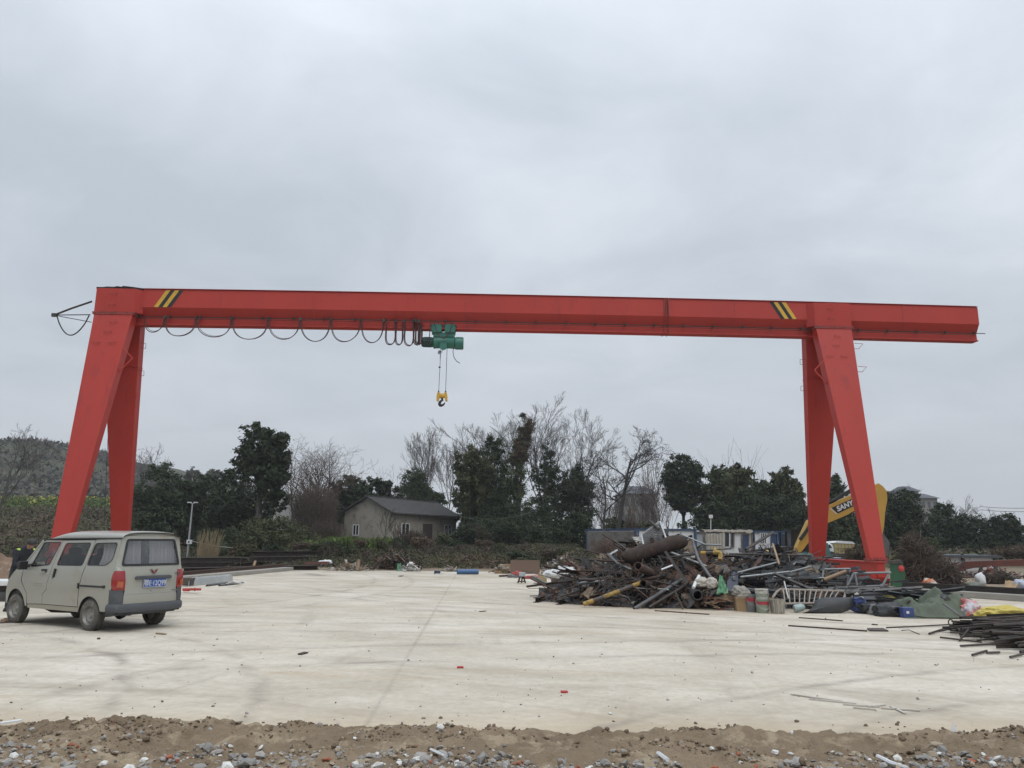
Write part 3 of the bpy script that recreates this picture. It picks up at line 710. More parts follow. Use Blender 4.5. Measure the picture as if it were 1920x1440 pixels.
BZ = [(.30, .735), (.42, .752), (.62, .765), (.84, .768), (.90, .760), (1.06, .758), (1.16, .742), (1.64, .672), (1.70, .660), (1.9, .63)]
def half(a, z):
    b = ipl(z, BZ)
    if a < -.48: t = (-.48-a)/.20; b -= .045*t*t
    if a > 2.2: t = (a-2.2)/.86; b -= .075*t*t
    return b
def side_fn(s, off=0.0): return lambda a, z: Vector((a, s*(half(a, z)+off), z))
def arch(cx, r=.375, z0=.365, cz=.29, rev=False):
    a0 = math.asin((z0-cz)/r); pts = [(cx+r*math.cos(t), cz+r*math.sin(t)) for t in [a0+(math.pi-2*a0)*k/14 for k in range(15)]]
    return pts[::-1] if rev else pts
def tg_fn(b, z):
    a = ipl(z, [(.40, -.755), (.66, -.752), (.70, -.738), (1.05, -.728), (1.20, -.70), (1.78, -.585), (1.88, -.52)])
    a += .10*abs(b/.72)**4
    return Vector((a, b, z))
def corner(s, z, t, out=0.0, b0=.60, a2=-.60):
    """rounded rear corner of the body at height z: t=0 on the gate, t=1 on the side"""
    zz = min(max(z, .42), 1.88); p0 = tg_fn(b0, zz); p0.z = z; y2 = half(a2, z); p2 = Vector((a2, y2, z)); c = Vector((p0.x+.01, y2-.004, z))
    if t < 0: p0 = p0+Vector((0, t, 0)); t = 0
    if z > 1.70: k = (z-1.70)/.1; p2.y -= .05*k*k; c.y -= .06*k*k
    p = p0*(1-t)**2+c*2*t*(1-t)+p2*t*t
    d = Vector((-(1-t), t, 0)).normalized(); d.y += 0
    p = p+d*out; return Vector((p.x, s*p.y, p.z))
W1 = rounded([(1.915, 1.635), (1.325, 1.645), (1.535, 1.185), (2.17, 1.135)], .05)
W2 = rounded([(1.15, 1.625), (.325, 1.64), (.436, 1.195), (1.286, 1.185)], .07)
W3 = rounded([(.18, 1.632), (-.504, 1.65), (-.475, 1.32), (-.30, 1.215), (.292, 1.207)], .07)
FD = [(1.615, .435), (2.27, .42)]+arch(2.55, .40, .45)[::-1][0:5][:0]+[(2.20, .62), (2.28, 1.12), (1.955, 1.668), (1.30, 1.672), (1.50, .84), (1.495, .70), (1.615, .615)]
FD = [(1.617, .425), (2.135, .405), (2.16, .60), (2.42, .86), (2.42, 1.10), (1.955, 1.668), (1.298, 1.672), (1.50, .84), (1.503, .71), (1.617, .615)]
SD = [(1.605, .425), (1.605, .61), (1.492, .70), (1.488, .84), (1.286, 1.672), (.196, 1.70), (.432, .84), (.432, .425)]
SD = [(1.605, .425), (1.605, .612), (1.491, .706), (1.488, .84), (1.286, 1.672), (.208, 1.692), (.424, .84), (.424, .425)]
QP = [(-.575, .37)]+[(-.27, .37)]+arch(.05, .345, .37)[::-1]+[(.413, .37), (.413, .84), (.196, 1.70), (-.575, 1.715)]
SILL = [(.41, .325), (2.13, .325), (2.125, .393), (1.61, .413), (.41, .413)]
FENDER = [(2.15, .33)]+[(2.16, .36)]+arch(2.60, .395, .36)[::-1]+[(3.05, .42), (3.08, .62), (3.01, .85), (2.83, 1.0), (2.57, 1.165), (2.43, 1.19), (2.44, .855), (2.172, .595)]
for s in (1, -1):
    fd = fill_panel(FD, [W1], side_fn(s)).build('front_door', VP, van)
    sd = fill_panel(SD, [W2], side_fn(s, .002)).build('sliding_door', VP, van)
    bq = fill_panel(QP, [W3], side_fn(s)).build('rear_quarter', VP, van)
    fill_panel(SILL, [], side_fn(s, -.004)).build('sill', VDUST, van)
    fill_panel(FENDER, [], side_fn(s)).build('front_fender', VP, van)
    for w_, par in ((W1, fd), (W2, sd), (W3, bq)):
        c = sum((Vector(p) for p in w_), Vector((0, 0)))/len(w_)
        inn = [tuple(c+(Vector(p)-c)*.945) for p in w_]
        fill_panel([tuple(c+(Vector(p)-c)*1.015) for p in w_], [inn], side_fn(s, .006), .08).build('window_seal', VBLK, par)
        fill_panel(inn, [], side_fn(s, -.004), .15).build('window', VGL, par)
    # handles, slide rail, gutter
    mb = MB(); y = s*(half(1.6, 1.06)+.012)
    mb.box((1.655, y-s*.004, 1.078), (.16, .03, .055), m=0); mb.box((1.665, y+s*.008, 1.046), (.13, .022, .028), m=1); mb.build('door_handle', [VBLK, VP], fd, bevel=.006)
    mb = MB(); y = s*(half(1.25, 1.04)+.012); mb.bar((1.262, y, 1.12), (1.30, y, .955), .05, .03, up=(0, 1, 0)); mb.bar((1.318, y, 1.02), (1.342, y, .93), .03, .028, up=(0, 1, 0), m=1); mb.build('door_handle', [VBLK, VP], sd, bevel=.006)
    mb = MB(); y = s*(half(0, .82)+.003); mb.box((.03, y, .822), (.83, .016, .034)); mb.box((-.36, y+s*.006, .825), (.06, .02, .05)); mb.box((.44, y+s*.006, .818), (.03, .02, .10)); mb.build('slide_rail', VBLK, bq)
    mb = MB(); mb.tube([(2.02, s*.652, 1.648), (1.86, s*.668, 1.692), (1.2, s*.672, 1.712), (.3, s*.672, 1.722), (-.58, s*.655, 1.728)], .017, 6); mb.build('roof_gutter', VBLK, van)
    # A-pillar
    mb = MB(); mb.tube([(1.955, s*.662, 1.66), (2.20, s*.690, 1.40), (2.46, s*.705, 1.15)], .034, 6); mb.build('windscreen_pillar', VP, van)
    # mirror
    mb = MB(); mb.bar((2.22, s*.72, 1.15), (2.24, s*.84, 1.14), .04, .04); mb.box((2.25, s*.87, 1.165), (.09, .17, .17)); mb.box((2.25, s*.732, 1.15), (.26, .02, .09)); mb.build('door_mirror', VBLK, fd, bevel=.02)
    # tail lamps
    mb = MB()
    def tl(i, j):
        z = 1.125-i*.355; w = .30+.70*math.sin(math.pi*(.18+.66*i))**.7
        return corner(s, z, -.02+(1.0*w)*j, .012+.02*math.sin(math.pi*i)*math.sin(math.pi*j), .585 if i > .4 else .60, -.55)
    mb.grid(tl, 12, 12); tlp = mb.build('tail_lamp', LAMP, van, sharp=70)
    mb = MB(); mb.grid(lambda i, j: corner(s, .93-i*.11, .10+.32*j, .037, .585, -.53), 4, 4); mb.build('indicator_lens', LAMPO, tlp)
# roof: crowned sheet with rounded shoulders, running down into the windscreen frame
def roof_fn(i, j):
    a = -.60+i*2.60; th = (j-.5)*math.pi
    hw = .668-.012*ss(1.4, 2.0, a); top = 1.868+.010*math.sin(max(0, min(1, (a+.6)/2.2))*math.pi)-.20*ss(1.0, 2.05, a)**1.5
    rear = ss(-.40, -.62, a); top -= .02*rear; hw -= .03*rear; base = 1.715-.055*ss(1.5, 2.0, a)
    top = max(top, base+.005)
    cz, sy = abs(math.cos(th))**.62, abs(math.sin(th))**.62
    return Vector((a, hw*math.copysign(sy, th), base+(top-base)*cz*(1-.06*sy*sy)))
mb = MB(); mb.grid(roof_fn, 26, 30); mb.build('roof', VP, van, sharp=75)
# front: windscreen, scuttle, bonnet, nose, bumper
NOSE = [(2.44, 1.165), (2.57, 1.165), (2.83, 1.01), (3.00, .86), (3.09, .64), (3.10, .45), (3.02, .30)]
def nose_fn(i, j):
    k = i*(len(NOSE)-1); q = min(int(k), len(NOSE)-2); f = k-q
    a = NOSE[q][0]*(1-f)+NOSE[q+1][0]*f; z = NOSE[q][1]*(1-f)+NOSE[q+1][1]*f; t = j*2-1
    return Vector((a+.06*(1-abs(t)**2.4)-.05*abs(t)**6, t*half(min(a, 3.06), z)*.998, z))
mb = MB(); mb.grid(nose_fn, 24, 16); mb.build('bonnet', VP, van, sharp=70)
mb = MB(); mb.grid(lambda i, j: Vector((1.99+i*.49+.04*(1-(j*2-1)**2), (j*2-1)*(.655+.055*i), 1.655-i*.49)), 8, 10); mb.build('windscreen', VGL, van)
for s in (1, -1):
    mb = MB(); mb.box((2.98, s*.50, .80), (.08, .22, .15)); mb.build('headlight', GALV, van, bevel=.02)
mb = MB(); mb.box((3.08, 0, .45), (.05, .48, .12)); mb.build('front_grille', VBLK, van)
# tailgate with window hole
TG = rounded([(-.585, 1.775), (.585, 1.775), (.705, 1.20), (.575, 1.135), (.56, .76), (.60, .50), (-.60, .50), (-.56, .76), (-.575, 1.135), (-.705, 1.20)], .05)
TW = rounded([(-.535, 1.715), (.535, 1.715), (.640, 1.215), (-.640, 1.215)], .06)
tg = fill_panel(TG, [TW], tg_fn, .07).build('tailgate', VP, van)
ti = rounded([(-.505, 1.685), (.505, 1.685), (.605, 1.25), (-.605, 1.25)], .05)
to = rounded([(-.54, 1.722), (.54, 1.722), (.648, 1.207), (-.648, 1.207)], .06)
fill_panel(to, [ti], lambda b, z: tg_fn(b, z)+Vector((-.008, 0, 0)), .06).build('window_seal', VBLK, tg)
fill_panel(ti, [], lambda b, z: tg_fn(b, z)+Vector((.006, 0, 0)), .12).build('rear_window', VGLR, tg)
# rear header above the gate, pillars beside it
def hd(b, z): return tg_fn(b, z)+Vector((.004, 0, 0))
HEAD = [(-.605, 1.755), (-.64, 1.72), (-.60, 1.80), (-.50, 1.846), (0, 1.862), (.50, 1.846), (.60, 1.80), (.64, 1.72), (.605, 1.755), (.58, 1.783), (-.58, 1.783)]
HEAD = [(-.655, 1.70), (-.61, 1.79), (-.52, 1.84), (-.25, 1.857), (0, 1.861), (.25, 1.857), (.52, 1.84), (.61, 1.79), (.655, 1.70), (.60, 1.735), (.575, 1.783), (-.575, 1.783), (-.60, 1.735)]
fill_panel(HEAD, [], hd, .05).build('rear_header', VP, van)
for s in (1, -1):
    mb = MB(); mb.grid(lambda i, j: corner(s, 1.76-i*.65, j, 0, ipl(1.76-i*.65, [(1.1, .565), (1.14, .60), (1.2, .700), (1.78, .583)]), -.575), 20, 12); mb.build('rear_pillar', VP, van, sharp=75)
    mb = MB(); mb.grid(lambda i, j: corner(s, .775-i*.29, j*(1+.0*i), .008, .585, -.54), 8, 12); mb.build('bumper_corner', VPL, van, sharp=75)
def bf(i, j):
    z = .515-j*.215; out = .02+.035*math.sin(min(1, j*1.15)*math.pi)**.5
    if i < .25: p = corner(1, z, 1-i*4, out, .585, -.52)
    elif i > .75: p = corner(-1, z, (i-.75)*4, out, .585, -.52)
    else: p = tg_fn(.585-(i-.25)*2*1.17, .5)+Vector((-out, 0, 0)); p.z = z
    if j > .85: p.x += .10; p.y *= .95
    return p
mb = MB(); mb.grid(bf, 48, 7); bmp = mb.build('rear_bumper', VPL, van, sharp=60)
# gate details: handle strip, crease, plate, badge, lettering
mb = MB(); mb.box((-.748, 0, .985), (.05, .78, .055)); mb.box((-.742, 0, 1.012), (.05, .72, .02)); mb.build('handle_strip', VPL, tg, bevel=.012)
mb = MB(); mb.tube([tuple(tg_fn(b, .69)+Vector((-.004, 0, 0))) for b in [-.55+k*.11 for k in range(11)]], .006, 5); mb.box((-.742, .02, .742), (.02, .03, .03)); mb.build('gate_crease', VP, tg)
PBL = M('plate_blue', (.030, .085, .33), (.025, .075, .29), 4, .5)
mb = MB(); mb.box((-.752, -.03, .885), (.014, .50, .165)); plate = mb.build('licence_plate', PBL, tg, bevel=.004)
def text_mesh(name, body, size, mat, parent, M4, extrude=.002, sx=1.0, space=1.0, bold=0):
    cu = bpy.data.curves.new(name, 'FONT'); cu.body = body; cu.size = size; cu.align_x = 'CENTER'; cu.align_y = 'CENTER'; cu.extrude = extrude; cu.space_character = space; cu.offset = bold
    tmp = bpy.data.objects.new(name+'_src', cu); col.objects.link(tmp)
    dg = bpy.context.evaluated_depsgraph_get(); me = bpy.data.meshes.new_from_object(tmp.evaluated_get(dg)); bpy.data.objects.remove(tmp); bpy.data.curves.remove(cu)
    me.transform(M4 @ Matrix.Diagonal((sx, 1, 1, 1))); me.materials.clear(); me.materials.append(mat); me.name = name
    ob = bpy.data.objects.new(name, me); col.objects.link(ob)
    if parent: ob.parent = parent
    return ob
# text plane facing backwards (-x): text right = -y, up = z
def back_plane(y, z, x=-.762): return Matrix(((0, 0, -1, x), (-1, 0, 0, y), (0, 1, 0, z), (0, 0, 0, 1)))
text_mesh('plate_lettering', '鄂E·12Q99', .138, WHITE, plate, back_plane(-.03, .874), .002, .74, 1.03, .0)
mb = MB(); mb.box((-.758, -.03, .885), (.004, .488, .006)); 
for z in (.806, .964): mb.box((-.7595, -.03, z), (.004, .49, .006))
for y in (-.276, .216): mb.box((-.7595, y, .885), (.004, .006, .158))
mb.v, mb.f, mb.m, mb.sm = mb.v[8:], [tuple(i-8 for i in f) for f in mb.f[6:]], mb.m[6:], mb.sm[6:]
mb.build('plate_border', WHITE, plate)
EMB = M('badge_red', (.24, .045, .04), (.16, .04, .04), 20, .3, .3)
mb = MB()
for s in (1, -1):
    for (p0, p1, p2, p3) in ((( .085, 1.145), (.052, 1.140), (.020, 1.095), (.032, 1.078)), ((.048, 1.118), (.030, 1.122), (.0, 1.062), (.006, 1.052))):
        mb.prism([(-.735, s*p[0], p[1]) for p in (p0, p1, p2, p3)], (-.014, 0, 0))
mb.build('badge', EMB, tg)
LET = M('grey_lettering', (.17, .17, .16), (.13, .13, .12), 20, .5)
text_mesh('gate_lettering', '五菱之光', .055, LET, tg, back_plane(-.56, 1.045, -.700), .002, .8)
text_mesh('gate_lettering', 'LZW6376', .036, LET, tg, back_plane(-.50, .725, -.722), .002, 1.3) if 0 else None
mb = MB(); mb.box((-.722, -.49, .725), (.008, .20, .02)); mb.build('trim_badge', LET, tg)
# faint stencilled letters on the front door
FAINT = M('faded_lettering', (.27, .265, .225), (.30, .29, .24), 8, .6)
mb = MB()
for r_i, (z, n_c) in enumerate(((.815, 6), (.775, 6))):
    for k in range(n_c):
        a = 1.95-k*.055; mb.box((a, half(a, z)+.0025, z), (.034, .002, .022))
mb.build('door_lettering', FAINT, [c for c in van.children if c.name.startswith('front_door')][0])
# underbody, wheel wells, axle, exhaust
mb = MB(); mb.box((1.15, 0, .39), (3.3, 1.30, .13)); mb.box((.05, 0, .62), (.75, 1.42, .35)); mb.box((2.58, 0, .62), (.75, 1.36, .42)); mb.box((-.45, 0, .40), (.5, 1.36, .14))
mb.box((1.3, .0, .47), (1.5, 1.44, .04)); mb.build('underbody', VBLK, van)
mb = MB(); mb.tube([(.05, -.6, .29), (.05, .6, .29)], .045, 8); mb.lathe([(0, -.12), (.09, -.10), (.13, 0), (.09, .10), (0, .12)], (.05, .08, .285), Matrix.Rotation(R(90), 3, 'Y'), 12)
for s in (1, -1): mb.tube([(.62, s*.48, .33), (.3, s*.48, .27), (.05, s*.48, .25), (-.25, s*.48, .28), (-.55, s*.48, .36)], .028, 6)
mb.tube([(2.2, -.25, .27), (1.4, -.3, .25), (.7, -.35, .27)], .035, 6); mb.tube([(.75, -.3, .27), (.3, -.3, .27)], .09, 10); mb.tube([(2.3, .3, .3), (1.9, .35, .24), (1.2, .3, .26)], .03, 6)
mb.build('axle', VBLK, van)
def wheel(x, s):
    rot = Matrix.Rotation(R(90)*-s, 3, 'X')
    mb = MB(); prof = [(.175, -.085), (.215, -.092), (.262, -.086), (.281, -.068), (.286, -.03), (.286, .03), (.281, .068), (.262, .086), (.215, .092), (.175, .085)]
    mb.lathe(prof, (x, s*.665, .286), rot, 36)
    for k in range(40):
        a = 2*math.pi*k/40
        for zz in (-.045, .045): mb.box(Vector((x+.286*math.cos(a), s*.665+zz, .286+.286*math.sin(a))), (.012, .05, .022), Matrix.Rotation(-a, 3, 'Y'))
    t = mb.build('tyre', TYRE, None)
    mb = MB(); rm = [(0, .05), (.045, .052), (.055, .035), (.075, .03), (.105, .05), (.135, .052), (.15, .03), (.168, .05), (.178, .088), (.185, .088), (.185, -.05), (0, -.05)]
    mb.lathe(rm, (x, s*.665, .286), rot, 36)
    for k in range(14):
        a = 2*math.pi*k/14; c = rot @ Vector((.122*math.cos(a), .122*math.sin(a), .053)); mb.lathe([(0, 0), (.013, 0)], c+Vector((x, s*.665, .286)), rot, 8, m=1)
    r = mb.build('rim', [RIM, VBLK], None)
    w_ = bpy.data.objects.new('wheel', None); col.objects.link(w_); w_.parent = van; t.parent = w_; r.parent = w_
for x, s in ((.05, 1), (.05, -1), (2.58, 1), (2.58, -1)): wheel(x, s)
mb = MB(); mb.box((2.83, .70, .035), (.18, .22, .07), Matrix.Rotation(.3, 3, 'Y'))
w_ = solo('wood_chock', MB().add([tuple(Matrix.Rotation(VAN_YAW, 3, 'Z') @ Vector(v)+Vector(VAN_LOC)) for v in mb.v], mb.f), WOOD, 'pale wooden wedge pushed against the front wheel of the minivan', 'chock')
# inside: seats, dashboard, wheel, curtains
for x, ys in ((1.45, (-.36, .36)), (.55, (-.33, .33)), (-.1, (-.33, .33))):
    for y in ys:
        mb = MB(); mb.box((x+.18, y, .78), (.46, .52, .16)); mb.box((x-.08, y, 1.10), (.14, .50, .58), Matrix.Rotation(-.15, 3, 'Y')); mb.box((x-.12, y, 1.46), (.09, .26, .15)); mb.build('seat', SEAT, van, bevel=.04)
mb = MB(); mb.box((2.28, 0, 1.02), (.36, 1.30, .20), taper=.9); mb.build('dashboard', M('dash_grey', (.20, .20, .19), (.15, .15, .14), 5, .7), van, bevel=.03)
mb = MB(); q = Matrix.Rotation(R(-62), 3, 'Y'); mb.tube([tuple(q @ Vector((.185*math.cos(2*math.pi*k/20), .185*math.sin(2*math.pi*k/20), 0))+Vector((2.0, .36, 1.18))) for k in range(21)], .016, 6, cap=False); mb.bar((2.0, .2, 1.18), (2.0, .52, 1.18), .03, .02); mb.bar((2.0, .36, 1.18), (2.2, .36, 1.05), .04, .04); mb.build('steering_wheel', VBLK, van)
def curtain(fn, nu, name='curtain'):
    mb = MB(); mb.grid(fn, nu, 6); return mb.build(name, CURT, van)
def pl(t, k=9): return .018*math.sin(t*k*6.283)+.01*math.sin(t*k*2.7*6.283+1)
curtain(lambda i, j: Vector((-.50+.12*(1-j)*0+pl(i, 6)+.06*j-.05, .62-i*.44-.03*j*0, 1.22+j*.50)), 60)
curtain(lambda i, j: Vector((-.50+pl(i, 8)+.06*j-.05, -.02-i*.56+.05*(1-j)*i*0, 1.22+j*.50)), 70)
for s in (1, -1): curtain(lambda i, j: Vector((-.47+i*.56*(1-.12*math.sin(j*3.14)), s*(.665-.055*j+pl(i, 5)*.7-.03), 1.20+j*.44)), 50)
mb = MB(); mb.tube([(-.42, .55, 1.74), (-.42, -.55, 1.74)], .01, 5); mb.build('curtain_rod', GALV, van)
mb = MB(); mb.box((-.36, .08, 1.46), (.05, .16, .5)); mb.build('seat_belt_panel', SEAT, van)
mb = MB(); mb.grid(lambda i, j: Vector((-.5+i*2.4, -.6+j*1.2, 1.675+.08*(1-(2*j-1)**2))), 6, 6); mb.build('headliner', M('headliner', (.25, .25, .24)), van)

# ------------------------------------------------------------------ person bending beside the van
JACK = M('navy_jacket', (.012, .014, .022), (.02, .022, .03), 9, .85, bump=.3, bscale=25)
HIVIS = M('hi_vis_band', (.62, .85, .10), (.55, .78, .10), 8, .6)
SKIN = M('skin', (.36, .20, .14), (.32, .17, .12), 8, .6)
HAIR = M('black_hair', (.012, .010, .009), (.02, .017, .015), 30, .6)
TROU = M('dark_trousers', (.025, .027, .035), (.035, .036, .042), 9, .9)
def skin_body(name, verts, edges, radii, mats, parent, levels=1, matfn=None):
    me = bpy.data.meshes.new(name); me.from_pydata(verts, edges, []); ob = bpy.data.objects.new(name+'_tmp', me); col.objects.link(ob)
    ob.modifiers.new('skin', 'SKIN'); me.skin_vertices[0].data[0].use_root = True
    for i, r in enumerate(radii): me.skin_vertices[0].data[i].radius = (r, r) if isinstance(r, (int, float)) else r
    s_ = ob.modifiers.new('sub', 'SUBSURF'); s_.levels = levels; s_.render_levels = levels
    dg = bpy.context.evaluated_depsgraph_get(); dg.update(); m2 = bpy.data.meshes.new_from_object(ob.evaluated_get(dg)); bpy.data.objects.remove(ob)
    m2.materials.clear()
    for mm in mats: m2.materials.append(mm)
    for p in m2.polygons:
        p.use_smooth = True
        if matfn: p.material_index = matfn(p.center)
    o2 = bpy.data.objects.new(name, m2); col.objects.link(o2); o2.parent = parent; return o2
per = thing('person', 'person in a dark jacket with a yellow-green reflective band bending beside the van windscreen', 'person', (-11.86, 19.0, 0), R(-15))
pv = [(0, 0, .93), (.03, 0, 1.10), (.10, 0, 1.31), (.17, 0, 1.43), (.23, 0, 1.49), (.29, 0, 1.525), (.37, 0, 1.56)]
pr_ = [(.165, .13), (.17, .12), (.19, .135), (.17, .12), .06, .07, .098]
pe = [(0, 1), (1, 2), (2, 3), (3, 4), (4, 5), (5, 6)]
for s in (1, -1):
    o = len(pv); pv += [(0, s*.10, .84), (.05, s*.12, .48), (-.03, s*.13, .10), (.12, s*.15, .05)]; pr_ += [.10, .07, .05, .045]; pe += [(0, o), (o, o+1), (o+1, o+2), (o+2, o+3)]
    o = len(pv); pv += [(.15, s*.20, 1.40), (.17, s*.26, 1.12), (.38, s*.21, 1.00), (.46, s*.20, .98)]; pr_ += [.075, .055, .042, .035]; pe += [(3, o), (o, o+1), (o+1, o+2), (o+2, o+3)]
def pm(c):
    if c.x > .265 and c.z > 1.45: return 1
    if c.x > .40 and c.z < 1.05: return 1
    return 2 if c.z < .92 and abs(c.y) < .3 and c.x < .25 else 0
bd = skin_body('body', pv, pe, pr_, [JACK, SKIN, TROU], per, 2, pm)
mb = MB(); mb.grid(lambda i, j: Vector((.35+.115*math.cos(i*6.283)*math.sin(j*1.75), .108*math.sin(i*6.283)*math.sin(j*1.75), 1.575+.115*math.cos(j*1.75))), 18, 8); mb.build('hair', HAIR, per)
mb = MB()
for t in (.17, .245):
    mb.tube([(.125+(t-.17)*.5-.178*math.cos(a), .214*math.sin(a), 1.355+(t-.17)*1.05-.02*math.cos(a)) for a in [R(-110)+R(220)*k/14 for k in range(15)]], .026, 6)
mb.build('reflective_band', HIVIS, per)
for s in (1, -1):
    mb = MB()
    for k in range(4):
        y = s*.20+(k-1.5)*.021; ln = (.075, .085, .082, .066)[k]; mb.tube([(.46, y, .975), (.46+ln*.55, y, .960), (.46+ln, y, .925)], [.010, .009, .007], 6)
    mb.tube([(.44, s*.165, .98), (.475, s*.138, .965), (.495, s*.132, .94)], [.011, .010, .008], 6); mb.build('hand', SKIN, per)
mb = MB()
for s in (1, -1): mb.box((.07, s*.145, .045), (.29, .105, .09), taper=.8)
mb.build('boots', BLACK, per, bevel=.02)
# ------------------------------------------------------------------ scrap heaps
SM = {'rust': RUST, 'dark': DARK, 'black': BLKP, 'galv': GALV, 'grey': GREYP}
RUSTP = M('rust_red_paint', (.20, .055, .035), (.12, .04, .03), 5, .8, c3=(.09, .05, .035), s3=7, t3=.55, rnd=.3)
def h1(x, y):
    r = math.hypot((x-4.5)/3.5, (y-24.1)/2.9); return 2.0*max(0, 1-r)**.85
def h2(x, y):
    r = math.hypot((x-8.0)/3.5, (y-24.3)/2.9); return 1.62*max(0, 1-r)**.8
def heap_z(x, y): return max(h1(x, y), h2(x, y))
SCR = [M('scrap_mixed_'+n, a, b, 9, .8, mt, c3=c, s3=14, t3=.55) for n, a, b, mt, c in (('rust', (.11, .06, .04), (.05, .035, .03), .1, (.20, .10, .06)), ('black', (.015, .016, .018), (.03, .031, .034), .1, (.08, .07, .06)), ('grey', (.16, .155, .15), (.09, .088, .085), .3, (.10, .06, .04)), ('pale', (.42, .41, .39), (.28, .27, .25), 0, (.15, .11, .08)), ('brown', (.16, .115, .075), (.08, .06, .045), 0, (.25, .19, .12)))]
def tangle(name, hf, cx, cy, rx, ry, n, w, label, seed, lmax=.8):
    """the uncountable small stuff of a heap: offcuts, wire and flakes over a dark lumpy core"""
    r = random.Random(seed); mb = MB()
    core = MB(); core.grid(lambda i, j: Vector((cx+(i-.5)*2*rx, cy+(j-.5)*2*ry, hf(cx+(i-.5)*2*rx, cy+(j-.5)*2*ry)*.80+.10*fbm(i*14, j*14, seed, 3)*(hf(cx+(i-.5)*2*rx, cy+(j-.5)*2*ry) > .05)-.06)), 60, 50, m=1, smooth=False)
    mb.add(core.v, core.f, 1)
    k = 0
    while k < n:
        x = cx+r.uniform(-1, 1)*rx; y = cy+r.uniform(-1, .75)*ry; z = hf(x, y)
        if z < .06: continue
        k += 1; z = z*r.uniform(.72, 1.03)+r.gauss(0, .03); z = max(.03, z)
        m = r.choices(range(5), w)[0]; t = r.random()
        d = Vector((r.gauss(0, 1), r.gauss(0, .7), r.gauss(0, .45))).normalized(); ln = r.uniform(.12, lmax)
        p = Vector((x, y, z))
        if t < .42: mb.bar(p-d*ln/2, p+d*ln/2, r.uniform(.010, .036), r.uniform(.006, .03), m=m)
        elif t < .62:
            q = p+d*ln/2+Vector((r.gauss(0, .12), r.gauss(0, .12), r.gauss(0, .10))); mb.tube([p-d*ln/2, p+Vector((r.gauss(0, .05), 0, r.gauss(0, .07))), q], r.uniform(.006, .022), 5, m)
        elif t < .82:
            e1 = d*ln*.5; e2 = d.orthogonal().normalized()*r.uniform(.05, .25); e3 = d.cross(e2)*r.uniform(-.3, .3)
            mb.add([p-e1-e2, p+e1-e2+e3, p+e1+e2, p-e1+e2+e3*.5], [(0, 1, 2, 3)], m); mb.add([p-e1-e2+Vector((0, 0, .012)), p+e1-e2+e3+Vector((0, 0, .012)), p+e1+e2+Vector((0, 0, .012)), p-e1+e2+e3*.5+Vector((0, 0, .012))], [(0, 1, 2, 3)], m)
        else: mb.box(p, (r.uniform(.05, .22), r.uniform(.05, .2), r.uniform(.03, .14)), Matrix.Rotation(r.uniform(0, 6), 3, 'Z') @ Matrix.Rotation(r.gauss(0, .5), 3, 'X'), m)
    o = mb.build(name, SCR); tag(o, label, kind='stuff'); return o
tangle('tangled_scrap', h1, 4.5, 24.1, 3.6, 3.0, 3600, (6, 7, 2.6, .4, 2), 'tangled rusty offcuts and wire of the big scrap heap', 3)
tangle('tangled_scrap', h2, 8.0, 24.3, 3.6, 3.0, 2200, (2, 8, 3, .8, .6), 'tangled black and grey offcuts of the heap by the crane leg', 5)

def L_bar(mb, a, b, w, t, m=0, roll=0):
    a, b = Vector(a), Vector(b); d = (b-a).normalized(); x = Matrix.Rotation(roll, 3, d) @ d.orthogonal().normalized(); y = d.cross(x)
    for o1, o2 in ((x, y), (y, x)): mb.add([a, a+o1*w, a+o1*w+o2*t, a+o2*t, b, b+o1*w, b+o1*w+o2*t, b+o2*t], [(0, 1, 2, 3), (7, 6, 5, 4), (0, 4, 5, 1), (1, 5, 6, 2), (2, 6, 7, 3), (3, 7, 4, 0)], m)
def U_bar(mb, a, b, w, h, t, m=0, roll=0):
    a, b = Vector(a), Vector(b); d = (b-a).normalized(); x = Matrix.Rotation(roll, 3, d) @ d.orthogonal().normalized(); y = d.cross(x)
    for c, ww, hh in ((x*0, w, t), (x*(w/2)+y*(h/2), t, h), (x*(-w/2)+y*(h/2), t, h)):
        A, B = a+c, b+c; q = [A-x*ww/2-y*hh/2, A+x*ww/2-y*hh/2, A+x*ww/2+y*hh/2, A-x*ww/2+y*hh/2]; q += [v+(b-a) for v in q]
        mb.add(q, [(3, 2, 1, 0), (4, 5, 6, 7), (0, 1, 5, 4), (1, 2, 6, 5), (2, 3, 7, 6), (3, 0, 4, 7)], m)
# prototypes along local X, one metre long, copied and stretched
PROT = {}
def proto(key, name, mb, mat): PROT[key] = mb.build(name, mat)
for mk in ('rust', 'dark', 'galv'):
    mb = MB(); mb.pipe((-.5, 0, 0), (.5, 0, 0), .038, .14, 12); proto(('pipe', mk), 'steel_pipe', mb, SM[mk])
for mk in ('rust', 'dark', 'grey'):
    mb = MB(); L_bar(mb, (-.5, 0, 0), (.5, 0, 0), .07, .008); proto(('angle', mk), 'angle_iron', mb, SM[mk])
for mk in ('black', 'grey', 'dark'):
    mb = MB(); U_bar(mb, (-.5, 0, 0), (.5, 0, 0), .09, .05, .008); proto(('channel', mk), 'channel_profile', mb, SM[mk])
for mk in ('rust', 'dark'):
    mb = MB(); mb.tube([(-.5, 0, 0), (-.2, .02, .02), (.15, -.02, .05), (.5, .02, 0)], .014, 6); proto(('rod', mk), 'bent_rod', mb, SM[mk])
    mb = MB(); mb.grid(lambda i, j: Vector((i-.5, (j-.5)*.16+.03*math.sin(i*5), .05*math.sin(i*4+j))), 8, 2); proto(('strip', mk), 'metal_strip', mb, SM[mk])
for mk in ('black',):
    mb = MB(); mb.grid(lambda i, j: Vector((i-.5, (j-.5)*.30, .06*math.sin(j*3.1)+.04*math.sin(i*6))), 10, 6); proto(('trim', mk), 'bent_trim_panel', mb, SM[mk])
